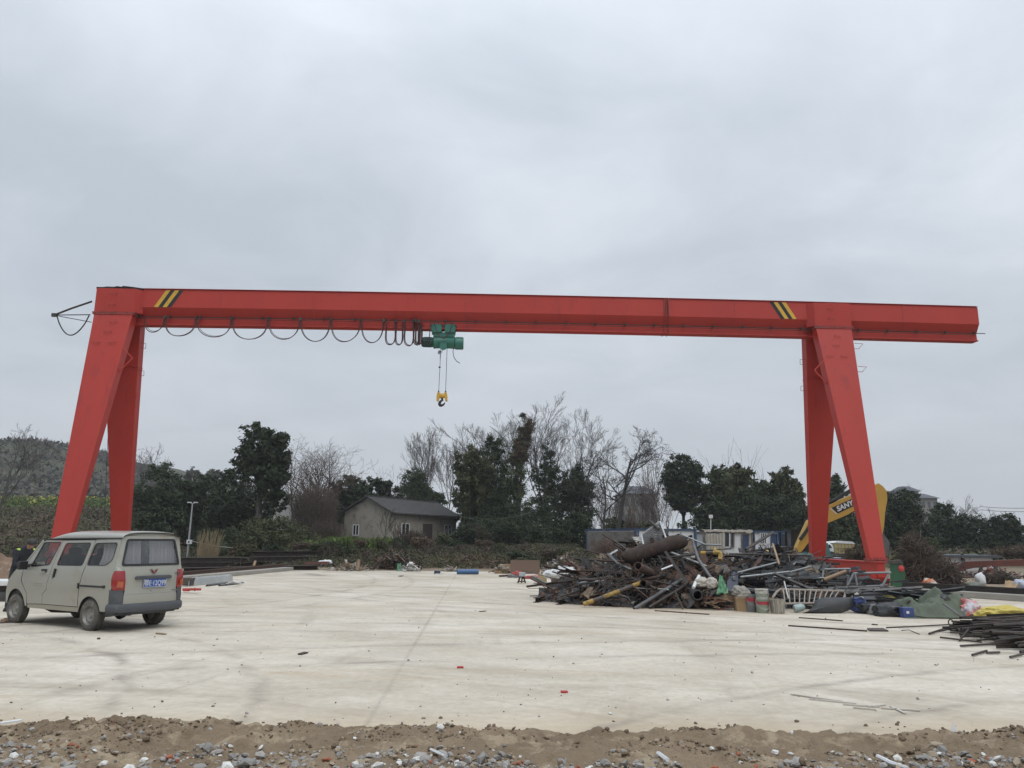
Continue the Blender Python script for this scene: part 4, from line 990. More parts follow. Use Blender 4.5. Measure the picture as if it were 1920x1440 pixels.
for mk in ('rust', 'dark', 'galv'):
    mb = MB(); mb.tube([(-.5, 0, 0), (-.08, .01, 0), (.0, .02, .012), (.08, .035, .04), (.5, .16, .20)], .024, 9); proto(('bent', mk), 'bent_pipe', mb, SM[mk])
first_use = set()
def place_piece(key, p, d, ln, fat, roll, label, cat, group):
    src = PROT[key]
    if key in first_use: o = src.copy(); col.objects.link(o)
    else: o = src; first_use.add(key)
    d = Vector(d).normalized(); x = d; y = Vector((0, 0, 1)).cross(x)
    y = y.normalized() if y.length > .01 else Vector((0, 1, 0)); z = x.cross(y)
    m = Matrix((x, y, z)).transposed() @ Matrix.Rotation(roll, 3, 'X')
    o.rotation_euler = m.to_euler(); o.location = p; o.scale = (ln, fat, fat)
    return tag(o, label, cat, group)
r = random.Random(21)
def heap_pieces(hf, cx, cy, rx, ry, n, kinds, where, gname, lrange, tilt=.35, az=1.0):
    k = 0
    while k < n:
        x = cx+r.uniform(-1, 1)*rx; y = cy+r.uniform(-1, .35)*ry; z = hf(x, y)
        if z < .10: continue
        k += 1; (kind, mk, wd, cat) = r.choices([q[0] for q in kinds], [q[1] for q in kinds])[0]
        a = r.gauss(0, az); dz = r.gauss(0, tilt); ln = r.uniform(*lrange)*(.7 if kind in ('strip', 'trim') else 1)
        d = Vector((math.cos(a)*r.choice((-1, 1)), math.sin(a)*.8, dz)).normalized()
        # rest the piece on the heap: keep both ends above ground
        zc = z*r.uniform(.80, 1.0)+.06; low = abs(d.z)*ln/2
        zc = max(zc, low+.04)
        place_piece((kind, mk), Vector((x, y-.15, zc)), d, ln, r.uniform(.45, 1.15), r.uniform(0, 6.28), wd+' '+where, cat, gname)
heap_pieces(h1, 4.5, 24.1, 3.3, 2.8, 135, [(('pipe', 'rust', 'rusty steel pipe', 'pipe'), 2.5), (('pipe', 'dark', 'dark steel pipe', 'pipe'), 2), (('bent', 'rust', 'bent rusty tube', 'tube'), 3), (('bent', 'dark', 'bent dark tube', 'tube'), 3), (('bent', 'galv', 'bent pale tube', 'tube'), 1.5), (('pipe', 'galv', 'pale galvanised pipe', 'pipe'), 1), (('angle', 'rust', 'rusty angle iron', 'angle iron'), 4), (('angle', 'grey', 'grey angle iron', 'angle iron'), 1.5), (('rod', 'rust', 'thin bent rusty rod', 'rod'), 3), (('strip', 'rust', 'crumpled rusty metal strip', 'metal strip'), 2), (('channel', 'dark', 'dark channel profile', 'channel profile'), 2)],
            'tangled in the big rusty scrap heap', 'long pieces tangled in the rusty scrap heap', (.6, 1.9))
heap_pieces(h2, 8.1, 24.3, 3.4, 2.8, 130, [(('channel', 'black', 'black channel profile', 'channel profile'), 5), (('channel', 'grey', 'dusty grey channel profile', 'channel profile'), 3), (('angle', 'grey', 'dusty grey angle iron', 'angle iron'), 2), (('bent', 'galv', 'bent pale tube', 'tube'), 1.2), (('bent', 'dark', 'bent dark tube', 'tube'), 2), (('trim', 'black', 'bent black trim panel', 'trim panel'), 4), (('rod', 'dark', 'thin dark bent rod', 'rod'), 2), (('pipe', 'dark', 'dark steel pipe', 'pipe'), 2)],
            'lying in the black scrap heap by the crane leg', 'long pieces in the black scrap heap', (.9, 2.7), .16, .45)

heap_pieces(h1, 4.5, 24.1, 3.0, 2.8, 42, [(('angle', 'rust', 'long rusty angle iron', 'angle iron'), 3), (('channel', 'dark', 'long dark channel profile', 'channel profile'), 3), (('rod', 'dark', 'long thin dark rod', 'rod'), 4), (('pipe', 'dark', 'long thin dark pipe', 'pipe'), 2)],
            'stretching across the big rusty scrap heap', 'long bars stretching across the rusty scrap heap', (1.7, 3.0), .22, .7)
# ---- pieces one can single out in the big heap
def onray(px, py, Y): return at(px, py, Y)
t = thing('rusty_tank', 'long brown rusty dented tank lying across the top of the big scrap heap', 'tank', onray(1215, 1035, 22.9))
a, b = onray(1168, 1047, 22.6), onray(1286, 1012, 23.1); d = b-a
pts = [a+d*k for k in (0, .03, .1, .3, .5, .62, .7, .8, .92, .98, 1)]
mb = MB(); mb.tube([p+Vector((0, 0, .02*math.sin(i*2.1))) for i, p in enumerate(pts)], [.10, .16, .205, .225, .215, .20, .225, .22, .205, .16, .10], 22); mb.build('shell', RUST, t, t.location)
mb = MB(); q = a+d*.45; mb.lathe([(0, 0), (.06, 0), (.06, .1), (0, .1)], q+Vector((0, -.05, .25)), None, 12); mb.build('filler_neck', RUST, t, t.location)
# grate: tilted barred frame on top
t = thing('barred_grate', 'dark barred metal grate tilted upright on top of the scrap heap', 'grate', onray(1210, 1020, 23.4))
A, B, Cc, D = onray(1203, 1003, 23.3), onray(1237, 978, 23.6), onray(1250, 1014, 23.2), onray(1207, 1024, 22.9)
mb = MB(); mb.bar(B, Cc, .05, .05, m=0); mb.bar(A, B, .04, .04); mb.bar(A, D, .04, .04); mb.bar(D, Cc, .04, .04); mb.build('frame', GALV, t, t.location)
mb = MB()
for k in range(1, 9):
    f = k/9; mb.bar(A.lerp(D, f), B.lerp(Cc, f), .045, .035)
for f in (.3, .55, .8): mb.bar(A.lerp(B, f), D.lerp(Cc, f), .02, .02)
mb.build('bars', GREYP, t, t.location)
def long_pipe(name, pts, rad, mat, label, cat, n=12, hollow=False, **kw):
    mb = MB()
    if hollow: mb.pipe(pts[0], pts[-1], rad, .16, 16)
    else: mb.tube(pts, rad, n)
    return solo(name, mb, mat, label, cat, **kw)
long_pipe('silver_pipe', [onray(1274, 1001, 23.2), onray(1322, 1021, 22.6), onray(1353, 1022, 22.4)], .026, GALV, 'bright silver bent pipe sloping down the right shoulder of the heap', 'pipe')
long_pipe('large_pipe', [onray(1196, 1061, 21.3), onray(1222, 1075, 22.3)], .11, RUST, 'short thick rusty pipe with a dark open mouth below the tank', 'pipe', hollow=True)
long_pipe('large_pipe', [onray(1308, 1116, 20.9), onray(1290, 1108, 22.4)], .13, GREYP, 'short thick grey pipe with an open mouth low in the heap', 'pipe', hollow=True)
long_pipe('large_pipe', [onray(1206, 1094, 21.2), onray(1226, 1098, 22.2)], .10, RUST, 'rusty pipe stub at the end of the yellow striped bar', 'pipe', hollow=True)
# yellow-black crash bar, bent yellow pipe
STRIPE_B = M('dark_paint', (.05, .042, .04), (.08, .06, .05), 6, .6)
a, b = onray(1094, 1133, 21.3), onray(1204, 1092, 21.6)
mb = MB()
for f0, f1, m, rr in ((0, .16, 0, .06), (.16, .34, 1, .05), (.34, .60, 0, .055), (.60, .84, 1, .055), (.84, 1, 0, .062)): mb.tube([a.lerp(b, f0), a.lerp(b, f1)], rr, 14, m)
solo('striped_bar', mb, [YELD, STRIPE_B], 'long yellow and black striped bar leaning out of the front of the heap', 'bar')
mb = MB(); P = [onray(1314, 1037, 22.3), onray(1338, 1036, 22.2), onray(1349, 1036, 22.1), onray(1351, 1040, 22.1), onray(1350, 1050, 22.0)]
mb.tube(P[:2], .05, 12, 1); mb.tube([P[0], P[0].lerp(P[1], .4)], .053, 12, 0); mb.tube(P[1:], .062, 14, 0); mb.tube([onray(1341, 1034, 22.2), onray(1340, 1028, 22.3)], .05, 10, 0)
solo('yellow_bent_pipe', mb, [YELD, STRIPE_B], 'yellow bent pipe elbow sticking out near the top right of the heap', 'pipe')
long_pipe('grey_pipe', [onray(1189, 1142, 20.9), onray(1278, 1087, 21.8)], .05, GREYP, 'long grey pipe leaning against the front of the rusty heap', 'pipe', hollow=True)
long_pipe('steel_bar', [onray(1248, 1035, 22.4), onray(1290, 1095, 21.3)], .055, DARK, 'dark square bar leaning steeply below the rusty tank', 'bar', n=4)
long_pipe('steel_bar', [onray(1300, 1020, 23), onray(1310, 1050, 22), onray(1336, 1088, 21.5)], .045, GREYP, 'bent grey bar running down the right of the rusty heap', 'bar')
long_pipe('steel_bar', [onray(1265, 1108, 21), onray(1281, 1142, 20.9)], .03, DARK, 'thin dark bar propped on the floor before the rusty heap', 'bar')
long_pipe('white_tube', [onray(1300, 1102, 21), onray(1311, 1080, 21.4)], .045, WHITE, 'short white tube standing slanted in the front of the rusty heap', 'tube')
long_pipe('white_tube', [onray(1240, 1068, 21.8), onray(1266, 1058, 22)], .025, WHITE, 'thin white tube lying across the middle of the rusty heap', 'tube')
long_pipe('thin_rod', [onray(1148, 1011, 23.5), onray(1178, 1032, 23)], .025, DARK, 'upper thin rod poking out of the left shoulder of the heap', 'rod')
long_pipe('thin_rod', [onray(1153, 1025, 23.3), onray(1180, 1045, 23)], .025, DARK, 'lower thin rod poking out of the left shoulder of the heap', 'rod')
long_pipe('bent_strip', [onray(1140, 1038, 22.8), onray(1158, 1056, 22.4), onray(1184, 1068, 22)], .035, GREYP, 'bent grey strip hanging down the left flank of the rusty heap', 'strip', n=4)
mb = MB(); mb.bar(onray(1142, 1040, 22.9), onray(1158, 1031, 22.9), .07, .04); solo('white_bar', mb, WHITE, 'short white flat bar on the left shoulder of the rusty heap', 'bar')
long_pipe('round_post', [onray(1218, 977, 23.6), onray(1236, 992, 23.3)], .04, DARK, 'dark post poking out above the barred grate', 'post')
# wire frame rack left
t = thing('wire_rack', 'bent open metal rack frame on the left flank of the rusty heap', 'rack', onray(1140, 1080, 22))
g = [[onray(1113+i*12+j*4, 1057+j*13+(i % 2)*3, 22.2-.12*j) for i in range(6)] for j in range(4)]
mb = MB()
for j in range(4):
    for i in range(5): mb.bar(g[j][i], g[j][i+1], .028, .028)
mb.build('rails', DARK, t, t.location)
mb = MB()
for i in range(6):
    mb.tube(g_ := [g[j][i] for j in range(4)]+[onray(1113+i*9, 1112-(i % 3)*3, 21.6)], .016, 5)
mb.build('uprights', DARK, t, t.location)
# I-beams on the floor at the left foot of the heap
def ibeam(a, b, h, w, mat, label):
    a, b = Vector(a), Vector(b); mb = MB(); mb.bar(a+Vector((0, 0, .01)), b+Vector((0, 0, .01)), w, .018); mb.bar(a+Vector((0, 0, h-.01)), b+Vector((0, 0, h-.01)), w, .018); mb.bar(a+Vector((0, 0, h/2)), b+Vector((0, 0, h/2)), .014, h-.036)
    return solo('steel_beam', mb, mat, label, 'steel beam')
ibeam(atz(1004, 1130), atz(1082, 1110), .14, .14, RUST, 'dark steel beam lying furthest left at the foot of the heap')
ibeam(atz(1047, 1134), atz(1125, 1112), .14, .14, DARK, 'dark steel beam beside the yellow striped bar at the foot')
mb = MB(); mb.bar(atz(1016, 1112, .04), atz(1072, 1114, .04), .07, .07); solo('wood_batten', mb, WOOD, 'brown batten lying on the concrete left of the heap', 'batten')
mb = MB(); mb.bar(atz(1055, 1106, .04), atz(1086, 1108, .04), .09, .07); solo('wood_batten', mb, DARK, 'dark batten lying behind the brown one left of the heap', 'batten')
# sacks, sheets
def lumpy(name, c, rad, mat, label, cat, seed, sub=4, amp=.22, parent=None):
    bm = bmesh.new(); bmesh.ops.create_icosphere(bm, subdivisions=max(3, sub), radius=1); mb = MB()
    vs = []
    for v in bm.verts:
        p = v.co; k = 1+(amp+.08)*noise.fractal(p*1.5+Vector((seed*7.1, 0, 0)), 1, 2, 4)-.34*abs(noise.noise(p*2.3+Vector((seed, 3, 0))))+.12*abs(noise.noise(p*6+Vector((seed, 3, 0))))
        q = Vector((p.x*rad[0], p.y*rad[1], p.z*rad[2]))*k; q.z = max(q.z, -rad[2]*.72); vs.append(q+Vector(c))
    mb.add(vs, [[v.index for v in f.verts] for f in bm.faces], 0, True); bm.free()
    return solo(name, mb, mat, label, cat, sharp=70)
BAG = M('white_sack', (.46, .43, .38), (.36, .33, .28), 5, .8, bump=.5, bscale=14)
lumpy('sack', onray(1316, 1093, 21.2), (.20, .16, .14), BAG, 'left of two dirty white sacks wedged in the front of the heap', 'sack', 1)
lumpy('sack', onray(1334, 1094, 21.1), (.16, .16, .17), BAG, 'right of two dirty white sacks beside the green sheet', 'sack', 2)
lumpy('grey_sack', onray(1389, 1113, 20.9), (.24, .2, .20), M('cement_grey', (.30, .28, .25), (.22, .20, .18), 4, .9), 'grey cement sack slumped behind the cardboard box', 'sack', 3)
GSH = M('green_sheet', (.03, .20, .085), (.10, .16, .09), 3, .5, c3=(.40, .40, .33), s3=5, t3=.6)
def crumpled(name, corners, mat, label, cat, seed, amp=.06, n=12, thick=.012):
    A, B, Cc, D = [Vector(c) for c in corners]; nrm = (B-A).cross(D-A).normalized(); mb = MB()
    mb.grid(lambda i, j: A.lerp(B, i).lerp(D.lerp(Cc, i), j)+nrm*amp*fbm(i*3.1+seed, j*3.1, seed*.7, 3), n, n)
    return solo(name, mb, mat, label, cat, solid=thick, sharp=55)
crumpled('plastic_sheet', (onray(1343, 1112, 20.8), onray(1366, 1112, 20.8), onray(1360, 1088, 21.5), onray(1350, 1078, 21.5)), GSH, 'torn green plastic sheet hanging between sacks and the black heap', 'sheet', 4, .08)
NAVY = M('navy_panel', (.018, .026, .055), (.03, .036, .06), 3, .5)
t = thing('navy_board', 'dark navy board with a pale round hub leaning in the black heap', 'board', onray(1376, 1090, 21.4))
mb = MB(); mb.prism([onray(1363, 1108, 21.1), onray(1384, 1108, 21.1), onray(1384, 1076, 21.5), onray(1377, 1071, 21.5), onray(1363, 1090, 21.3)], (0, .05, 0)); mb.build('board', NAVY, t, t.location)
mb = MB(); c = onray(1377, 1084, 21.3); mb.lathe([(0, 0), (.018, 0), (.02, .02), (.05, .02), (.05, 0), (.055, -.03)], c, Matrix.Rotation(R(90), 3, 'X'), 16); mb.build('hub', GALV, t, t.location)
# cardboard
CARD = M('cardboard', (.33, .22, .12), (.26, .17, .09), 3, .85)
t = thing('cardboard_box', 'crushed brown cardboard box left of the paint buckets', 'box', atz(1393, 1145))
A, B = atz(1382, 1146), atz(1401, 1147)
mb = MB(); mb.prism([A, B, B+Vector((.02, .35, 0)), A+Vector((.02, .35, 0))], (0, .03, .33)); mb.build('carton', CARD, t, t.location)
mb = MB(); mb.prism([A+Vector((0, 0, .33)), B+Vector((0, 0, .33)), B+Vector((.02, -.12, .42)), A+Vector((.0, -.10, .40))], (0, .01, .01)); mb.prism([B+Vector((.0, 0, .33)), B+Vector((.16, .02, .05)), B+Vector((.15, .3, .05)), B+Vector((0, .3, .33))], (.01, 0, .01)); mb.build('flap', BAG, t, t.location)
crumpled('broken_crate', (onray(1330, 1133, 20.9), onray(1385, 1128, 20.9), onray(1380, 1108, 21.3), onray(1342, 1118, 21.3)), WOOD, 'crushed wooden crate side at the right foot of the rusty heap', 'crate', 9, .10)
r2 = random.Random(5)
for k in range(16):
    p = onray(r2.uniform(1335, 1385), r2.uniform(1118, 1142), 20.9); p.z = max(p.z, .05); d = Vector((r2.gauss(0, 1), r2.gauss(0, .5), r2.gauss(0, .35))).normalized()*r2.uniform(.15, .4)
    mb = MB(); mb.bar(p-d, p+d, .035, .015); solo('wood_lath', mb, RUSTP if k % 2 else WOOD, 'thin reddish slat of the broken crate beside the cardboard box', 'slat', 'broken slats beside the cardboard box')

# ---- paint buckets
def bucket(c, rad, h, body, band, lid, label, handle=True, z0=0, stain=None):
    t = thing('paint_bucket', label, 'bucket', c); t.location.z = z0
    mb = MB(); mb.lathe([(0, 0), (rad*.86, 0), (rad*.88, .02), (rad, h*.93), (rad*1.05, h*.93), (rad*1.05, h*.97), (rad, h*.97), (rad, h), (rad*.95, h), (rad*.82, .03), (0, .03)], (0, 0, 0), None, 28); mb.build('pail', body, t)
    if band: mb = MB(); mb.lathe([(rad*.9605+.002, h*.62), (rad*.995+.002, h*.86)] if band[1] else [(rad*.905+.002, h*.25), (rad*.96+.002, h*.6)], (0, 0, 0), None, 28); mb.build('label_band', band[0], t)
    if lid: mb = MB(); mb.lathe([(0, h*1.0), (rad*1.02, h*1.0), (rad*1.06, h*.975), (rad*1.06, h*.93)], (0, 0, .004), None, 28); mb.build('lid', lid, t)
    if handle: mb = MB(); mb.tube([(rad*1.03*math.cos(a), -rad*.15+rad*1.0*math.sin(a)*-.3-.01*0-rad*.9*max(0, math.sin(a)), h*.85-rad*1.1*math.sin(a)) for a in [math.pi*k/14 for k in range(15)]], .005, 5); mb.build('handle', GALV, t)
    return t
PW = M('dirty_white_plastic', (.50, .49, .45), (.38, .37, .33), 4, .55, c3=(.22, .20, .16), s3=8, t3=.58)
PR = M('red_print', (.36, .035, .05), (.30, .03, .045), 6, .5, c3=(.4, .3, .3), s3=9, t3=.66)
PG = M('green_print', (.17, .22, .15), (.26, .28, .22), 3, .5)
PGREY = M('grey_print', (.17, .175, .17), (.12, .125, .12), 3, .6)
CEM = M('cement_streaks', (.40, .37, .31), (.18, .155, .12), 3, .85, stretch=(9, 9, .8), contrast=.12)
c1_ = atz(1411, 1147); bucket(c1_, .165, .42, PGREY, (PR, 1), None, 'grey paint bucket with a red band beside the cardboard box')
c2_ = atz(1430, 1149); bucket(c2_, .165, .33, PG, (PR, 1), None, 'green paint bucket with red print under another bucket')
bucket(c2_+Vector((0, .01, 0)), .160, .26, PW, (PG, 0), PW, 'white and green paint bucket standing on top of another bucket', True, .322)
c3_ = atz(1459, 1150); bucket(c3_, .185, .345, CEM, None, None, 'cement streaked white bucket at the end of the bucket row')
c4_ = atz(1444, 1147)+Vector((0, .15, 0)); bucket(c4_, .12, .33, CEM, None, None, 'narrow cement smeared pail squeezed behind the streaked bucket', False)

# ---- metal bed frame lying before the black heap
t = thing('metal_bed', 'pale metal bed frame with slats lying before the black heap', 'bed frame', atz(1520, 1140))
BEDM = M('bed_frame_paint', (.34, .30, .26), (.20, .16, .13), 5, .6, .2)
A, B, Cc, D = onray(1470, 1132, 20.4), onray(1580, 1130, 20.5), onray(1583, 1109, 21.3), onray(1463, 1105, 21.3)
mb = MB(); mb.tube([onray(1448, 1122, 20.6), onray(1456, 1110, 21.1), D, onray(1500, 1106, 21.3), Cc, onray(1584, 1117, 20.9), B], .032, 8); mb.tube([A, B], .028, 8); mb.build('frame', BEDM, t, t.location)
for k in range(11):
    f = (k+.5)/11.5; a = D.lerp(Cc, f); b = A.lerp(B, f*.93-.02); m_ = MB(); m_.tube([a, a.lerp(b, .5)+Vector((0, 0, .03)), b], .017, 6); m_.build('slat', BEDM, t, t.location)
# dark wing panel (car part) on the floor
t = thing('car_fender', 'curved dark grey car body panel lying on the floor before the bed frame', 'car fender', atz(1550, 1150))
OUT = [(1504, 1150), (1516, 1147), (1525, 1138), (1528, 1126), (1545, 1121), (1580, 1121), (1601, 1120), (1603, 1134), (1590, 1144), (1570, 1151), (1530, 1151.5)]
zz = [.02, .10, .20, .34, .42, .44, .46, .30, .14, .05, .02]
P = [at(x, y, atz(x, 1150, 0).y+.25*z) for (x, y), z in zip(OUT, zz)]
c = sum(P, Vector((0, 0, 0)))/len(P)+Vector((0, -.10, .02)); mb = MB()
ring = [p.lerp(c, .35)+Vector((0, -.05, .0)) for p in P]; n_ = len(P)
mb.add(P+ring+[c], [(i, (i+1) % n_, n_+(i+1) % n_, n_+i) for i in range(n_)]+[(n_+i, n_+(i+1) % n_, 2*n_) for i in range(n_)], 0, True); mb.build('skin', M('dark_plastic', (.032, .034, .037), (.05, .05, .052), 4, .6, c3=(.09, .08, .07), s3=4, t3=.62), t, t.location, sharp=70, solid=.02)
# bottle and small finds
mb = MB(); mb.lathe([(0, 0), (.09, 0), (.095, .02), (.095, .20), (.06, .26), (.03, .28), (0, .28)], onray(1489, 1139, 20.3)+Vector((0, 0, 0)), Matrix.Rotation(R(80), 3, 'Y'), 18); o_ = solo('gas_canister', mb, M('pale_teal', (.30, .38, .37), (.22, .28, .28), 4, .4), 'pale teal canister lying beside the streaked bucket', 'canister'); o_.location.z = .01
mb = MB(); mb.bar(onray(1470, 1090, 20.6), onray(1478, 1122, 20.4), .03, .03); solo('thin_rod', mb, GALV, 'pale thin rod standing slanted behind the streaked bucket', 'rod')
for a, b, lab in (((1382, 1074, 22), (1460, 1054, 22.6), 'upper pale pipe lying across the black heap'), ((1388, 1082, 21.7), (1480, 1072, 22.3), 'middle pale pipe lying across the black heap'), ((1480, 1073, 21.8), (1521, 1062, 22.3), 'short pale pipe on the right of the black heap')): long_pipe('pale_pipe', [onray(*a), onray(*b)], .028, GALV, lab, 'pipe')
long_pipe('dark_plank', [onray(1398, 1030, 23.6), onray(1450, 998, 24.4)], .05, DARK, 'dark plank sticking up highest out of the black heap', 'plank', n=4)
long_pipe('pale_post', [onray(1449, 1020, 23.4), onray(1461, 1058, 22.4)], .03, WOOD, 'pale thin post standing in the black heap', 'post')
# sawhorse-like pipe stand in front of the crane foot
t = thing('pipe_trestle', 'grey pipe trestle standing in front of the red end beam', 'trestle', onray(1600, 1095, 22.5))
mb = MB()
mb.tube([onray(1545, 1067.5, 22.4), onray(1594, 1066.5, 22.6)], .028, 8); mb.tube([onray(1600, 1075, 22.2), onray(1670, 1073.5, 22.6)], .032, 8); mb.build('top_rail', GALV, t, t.location)
for a, b in (((1544, 1068, 22.4), (1541, 1092, 22.1)), ((1594, 1067, 22.6), (1588, 1096, 22.0)), ((1600, 1076, 22.2), (1586, 1104, 21.6)), ((1667, 1075, 22.6), (1652, 1103, 21.8)), ((1603, 1076, 22.2), (1608, 1103, 22))): m_ = MB(); m_.tube([onray(*a), onray(*b)], .03, 8); m_.build('leg', GREYP, t, t.location)
long_pipe('wood_pole', [onray(1545, 1087, 22), onray(1586, 1071, 22)], .05, WOOD, 'short wooden pole lying slanted before the red end beam', 'pole')

# ---- right: scatter by the tarpaulin
TARP = M('green_tarpaulin', (.105, .125, .085), (.075, .09, .062), 3, .75, bump=.4, bscale=10)
t = thing('tarpaulin', 'heaped grey-green tarpaulin with dark folds lying on the concrete edge', 'tarpaulin', atz(1770, 1160))
tc0 = atz(1772, 1158)
def tarp_fn(i, j):
    x = (i-.5)*2.2; y = (j-.5)*1.5; x += .10*fbm(i*4, j*4, 3, 2)
    h = .40*math.exp(-abs((x-.45)/.50)**3-abs(y/.6)**4)+.25*math.exp(-abs((x+.42)/.66)**4-abs(y/.55)**4)
    h += .26*abs(fbm(x*2.2, y*2.2+x, 6, 4))*min(1, h*6)-.05+.05*math.sin(x*8+y*7+3*fbm(x*2, y*2, 1, 2))*min(1, h*4); h = max(h, .01)
    e_ = max(abs(i-.5), abs(j-.5)); h *= 1-ss(.40, .5, e_)*.8
    return tc0+Vector((x, y+.45+.1*fbm(x, 3, 2, 2), h+.015))
mb = MB(); mb.grid(tarp_fn, 70, 48); mb.build('cloth', TARP, t, t.location, solid=.008, sharp=80)
mb = MB(); mb.tube([tc0+Vector((-1.1, -.1, .1)), tc0+Vector((-.6, -.28, .03)), tc0+Vector((.1, -.34, .03)), tc0+Vector((.65, -.22, .05))], .025, 6); mb.build('hem', TARP, t, t.location)
long_pipe('grey_flat_bar', [onray(1769, 1131, 18.9), onray(1806, 1158, 18.5)], .035, GREYP, 'flat grey bar lying across the tarpaulin', 'bar', n=4)
long_pipe('grey_flat_bar', [onray(1750, 1107, 20.5), onray(1777, 1123, 19.4)], .07, GREYP, 'wide grey bar leaning behind the tarpaulin', 'bar', n=4)
BAGR = M('printed_bag', (.52, .50, .53), (.44, .42, .46), 5, .5, c3=(.50, .08, .06), s3=2.2, t3=.5)
lumpy('printed_bag', atz(1826, 1160)+Vector((0, .15, .18)), (.27, .2, .26), BAGR, 'crumpled white and red printed bag between tarpaulin and yellow sack', 'bag', 6, 4, .3)
YB = M('yellow_sack', (.50, .40, .085), (.42, .33, .07), 3, .6, c3=(.60, .55, .3), s3=4, t3=.66)
lumpy('yellow_sack', onray(1880, 1150, 17.6), (.62, .3, .17), YB, 'flat yellow sack lying behind the reinforcing bars', 'sack', 7, 4, .15)
BLUEP = M('blue_plastic', (.05, .075, .22), (.04, .06, .17), 4, .5, c3=(.4, .4, .45), s3=3, t3=.66)
mb = MB(); mb.box(atz(1705, 1159)+Vector((0, .1, .12)), (.26, .2, .24)); mb.box(atz(1703, 1159)+Vector((0, -.004, .13)), (.07, .012, .06), m=1); solo('blue_carton', mb, [BLUEP, WHITE], 'small dark blue carton in front of the tarpaulin', 'carton', bevel=.01)
mb = MB(); p = atz(1646, 1153); mb.box(p+Vector((0, .15, .13)), (.36, .30, .22), Matrix.Rotation(.35, 3, 'Z'), taper=.75); mb.box(p+Vector((.02, .12, .245)), (.2, .15, .02), Matrix.Rotation(.35, 3, 'Z')); solo('metal_box', mb, GALV, 'silver metal box lying open beside the black bags', 'metal box', bevel=.012)
lumpy('blue_cloth', onray(1612, 1136, 20.4), (.22, .18, .22), BLUEP, 'crumpled blue and white cloth beside the dark panel', 'cloth', 8, 4, .3)
lumpy('white_bag', onray(1609, 1124, 20.6), (.14, .12, .14), BAG, 'small white bag on top of the blue cloth', 'bag', 9, 4, .3)
BBAG = M('black_plastic_bag', (.012, .013, .014), (.022, .023, .024), 4, .35, bump=.6, bscale=16)
for k, (x, y, Y, rr, lab) in enumerate(((1632, 1140, 20.2, (.34, .25, .16), 'black plastic bag next to the silver metal box'), (1668, 1146, 19.6, (.42, .3, .24), 'black plastic bag slumped between silver box and blue carton'), (1640, 1127, 21, (.45, .3, .2), 'black plastic bag behind the silver metal box'))): lumpy('plastic_bag', onray(x, y, Y), rr, BBAG, lab, 'plastic bag', 11+k, 3, .28)
GT = M('grey_tarp', (.13, .125, .115), (.09, .088, .08), 3, .8)
lumpy('grey_tarp', onray(1626, 1112, 22), (.85, .4, .17), GT, 'flat grey cover lying before the right crane foot', 'cover', 14, 4, .15)
lumpy('yellow_cushion', onray(1664, 1120, 21), (.22, .16, .12), M('dull_yellow', (.36, .31, .09), (.30, .25, .07)), 'dull yellow cushion half under black bags', 'cushion', 15, 4, .2)
long_pipe('dark_board', [onray(1655, 1103, 21.2), onray(1706, 1130, 19.6)], .06, DARK, 'dark board sloping down right of the grey cover', 'board', n=4)
r3 = random.Random(8)
for k in range(14):
    px = r3.uniform(1660, 1760); p = onray(px, r3.uniform(1106, 1128), r3.uniform(20.2, 22)); p.z = max(.08, p.z); d = Vector((1, r3.gauss(0, .3), r3.gauss(-.05, .12))).normalized()*r3.uniform(.4, 1.0)
    place_piece(('channel', 'black' if k % 3 else 'grey'), p, d, d.length*2, 1.0, r3.uniform(0, 6), 'dark profile strip lying behind the tarpaulin and black bags', 'channel profile', 'dark strips behind the tarpaulin')
KERB = M('kerb_concrete', (.33, .31, .275), (.25, .235, .205), 1.5, .9, bump=.3, bscale=20)
# raised rail and kerb at the right edge of the yard
t = thing('crane_rail', 'dark steel rail on a concrete kerb running off to the right edge', 'rail', atz(1700, 1108))
a, b = atz(1690, 1112), atz(1990, 1132); mb = MB(); mb.bar(a+Vector((0, 0, .10)), b+Vector((0, 0, .10)), .5, .2); mb.build('kerb', KERB, t, t.location, bevel=.02)
a, b = a+Vector((.1, .1, .2)), b+Vector((.1, .1, .2)); mb = MB(); mb.bar(a+Vector((0, 0, .012)), b+Vector((0, 0, .012)), .16, .02); mb.bar(a+Vector((0, 0, .09)), b+Vector((0, 0, .09)), .022, .14); mb.bar(a+Vector((0, 0, .17)), b+Vector((0, 0, .17)), .09, .04); mb.build('rail', DARK, t, t.location)

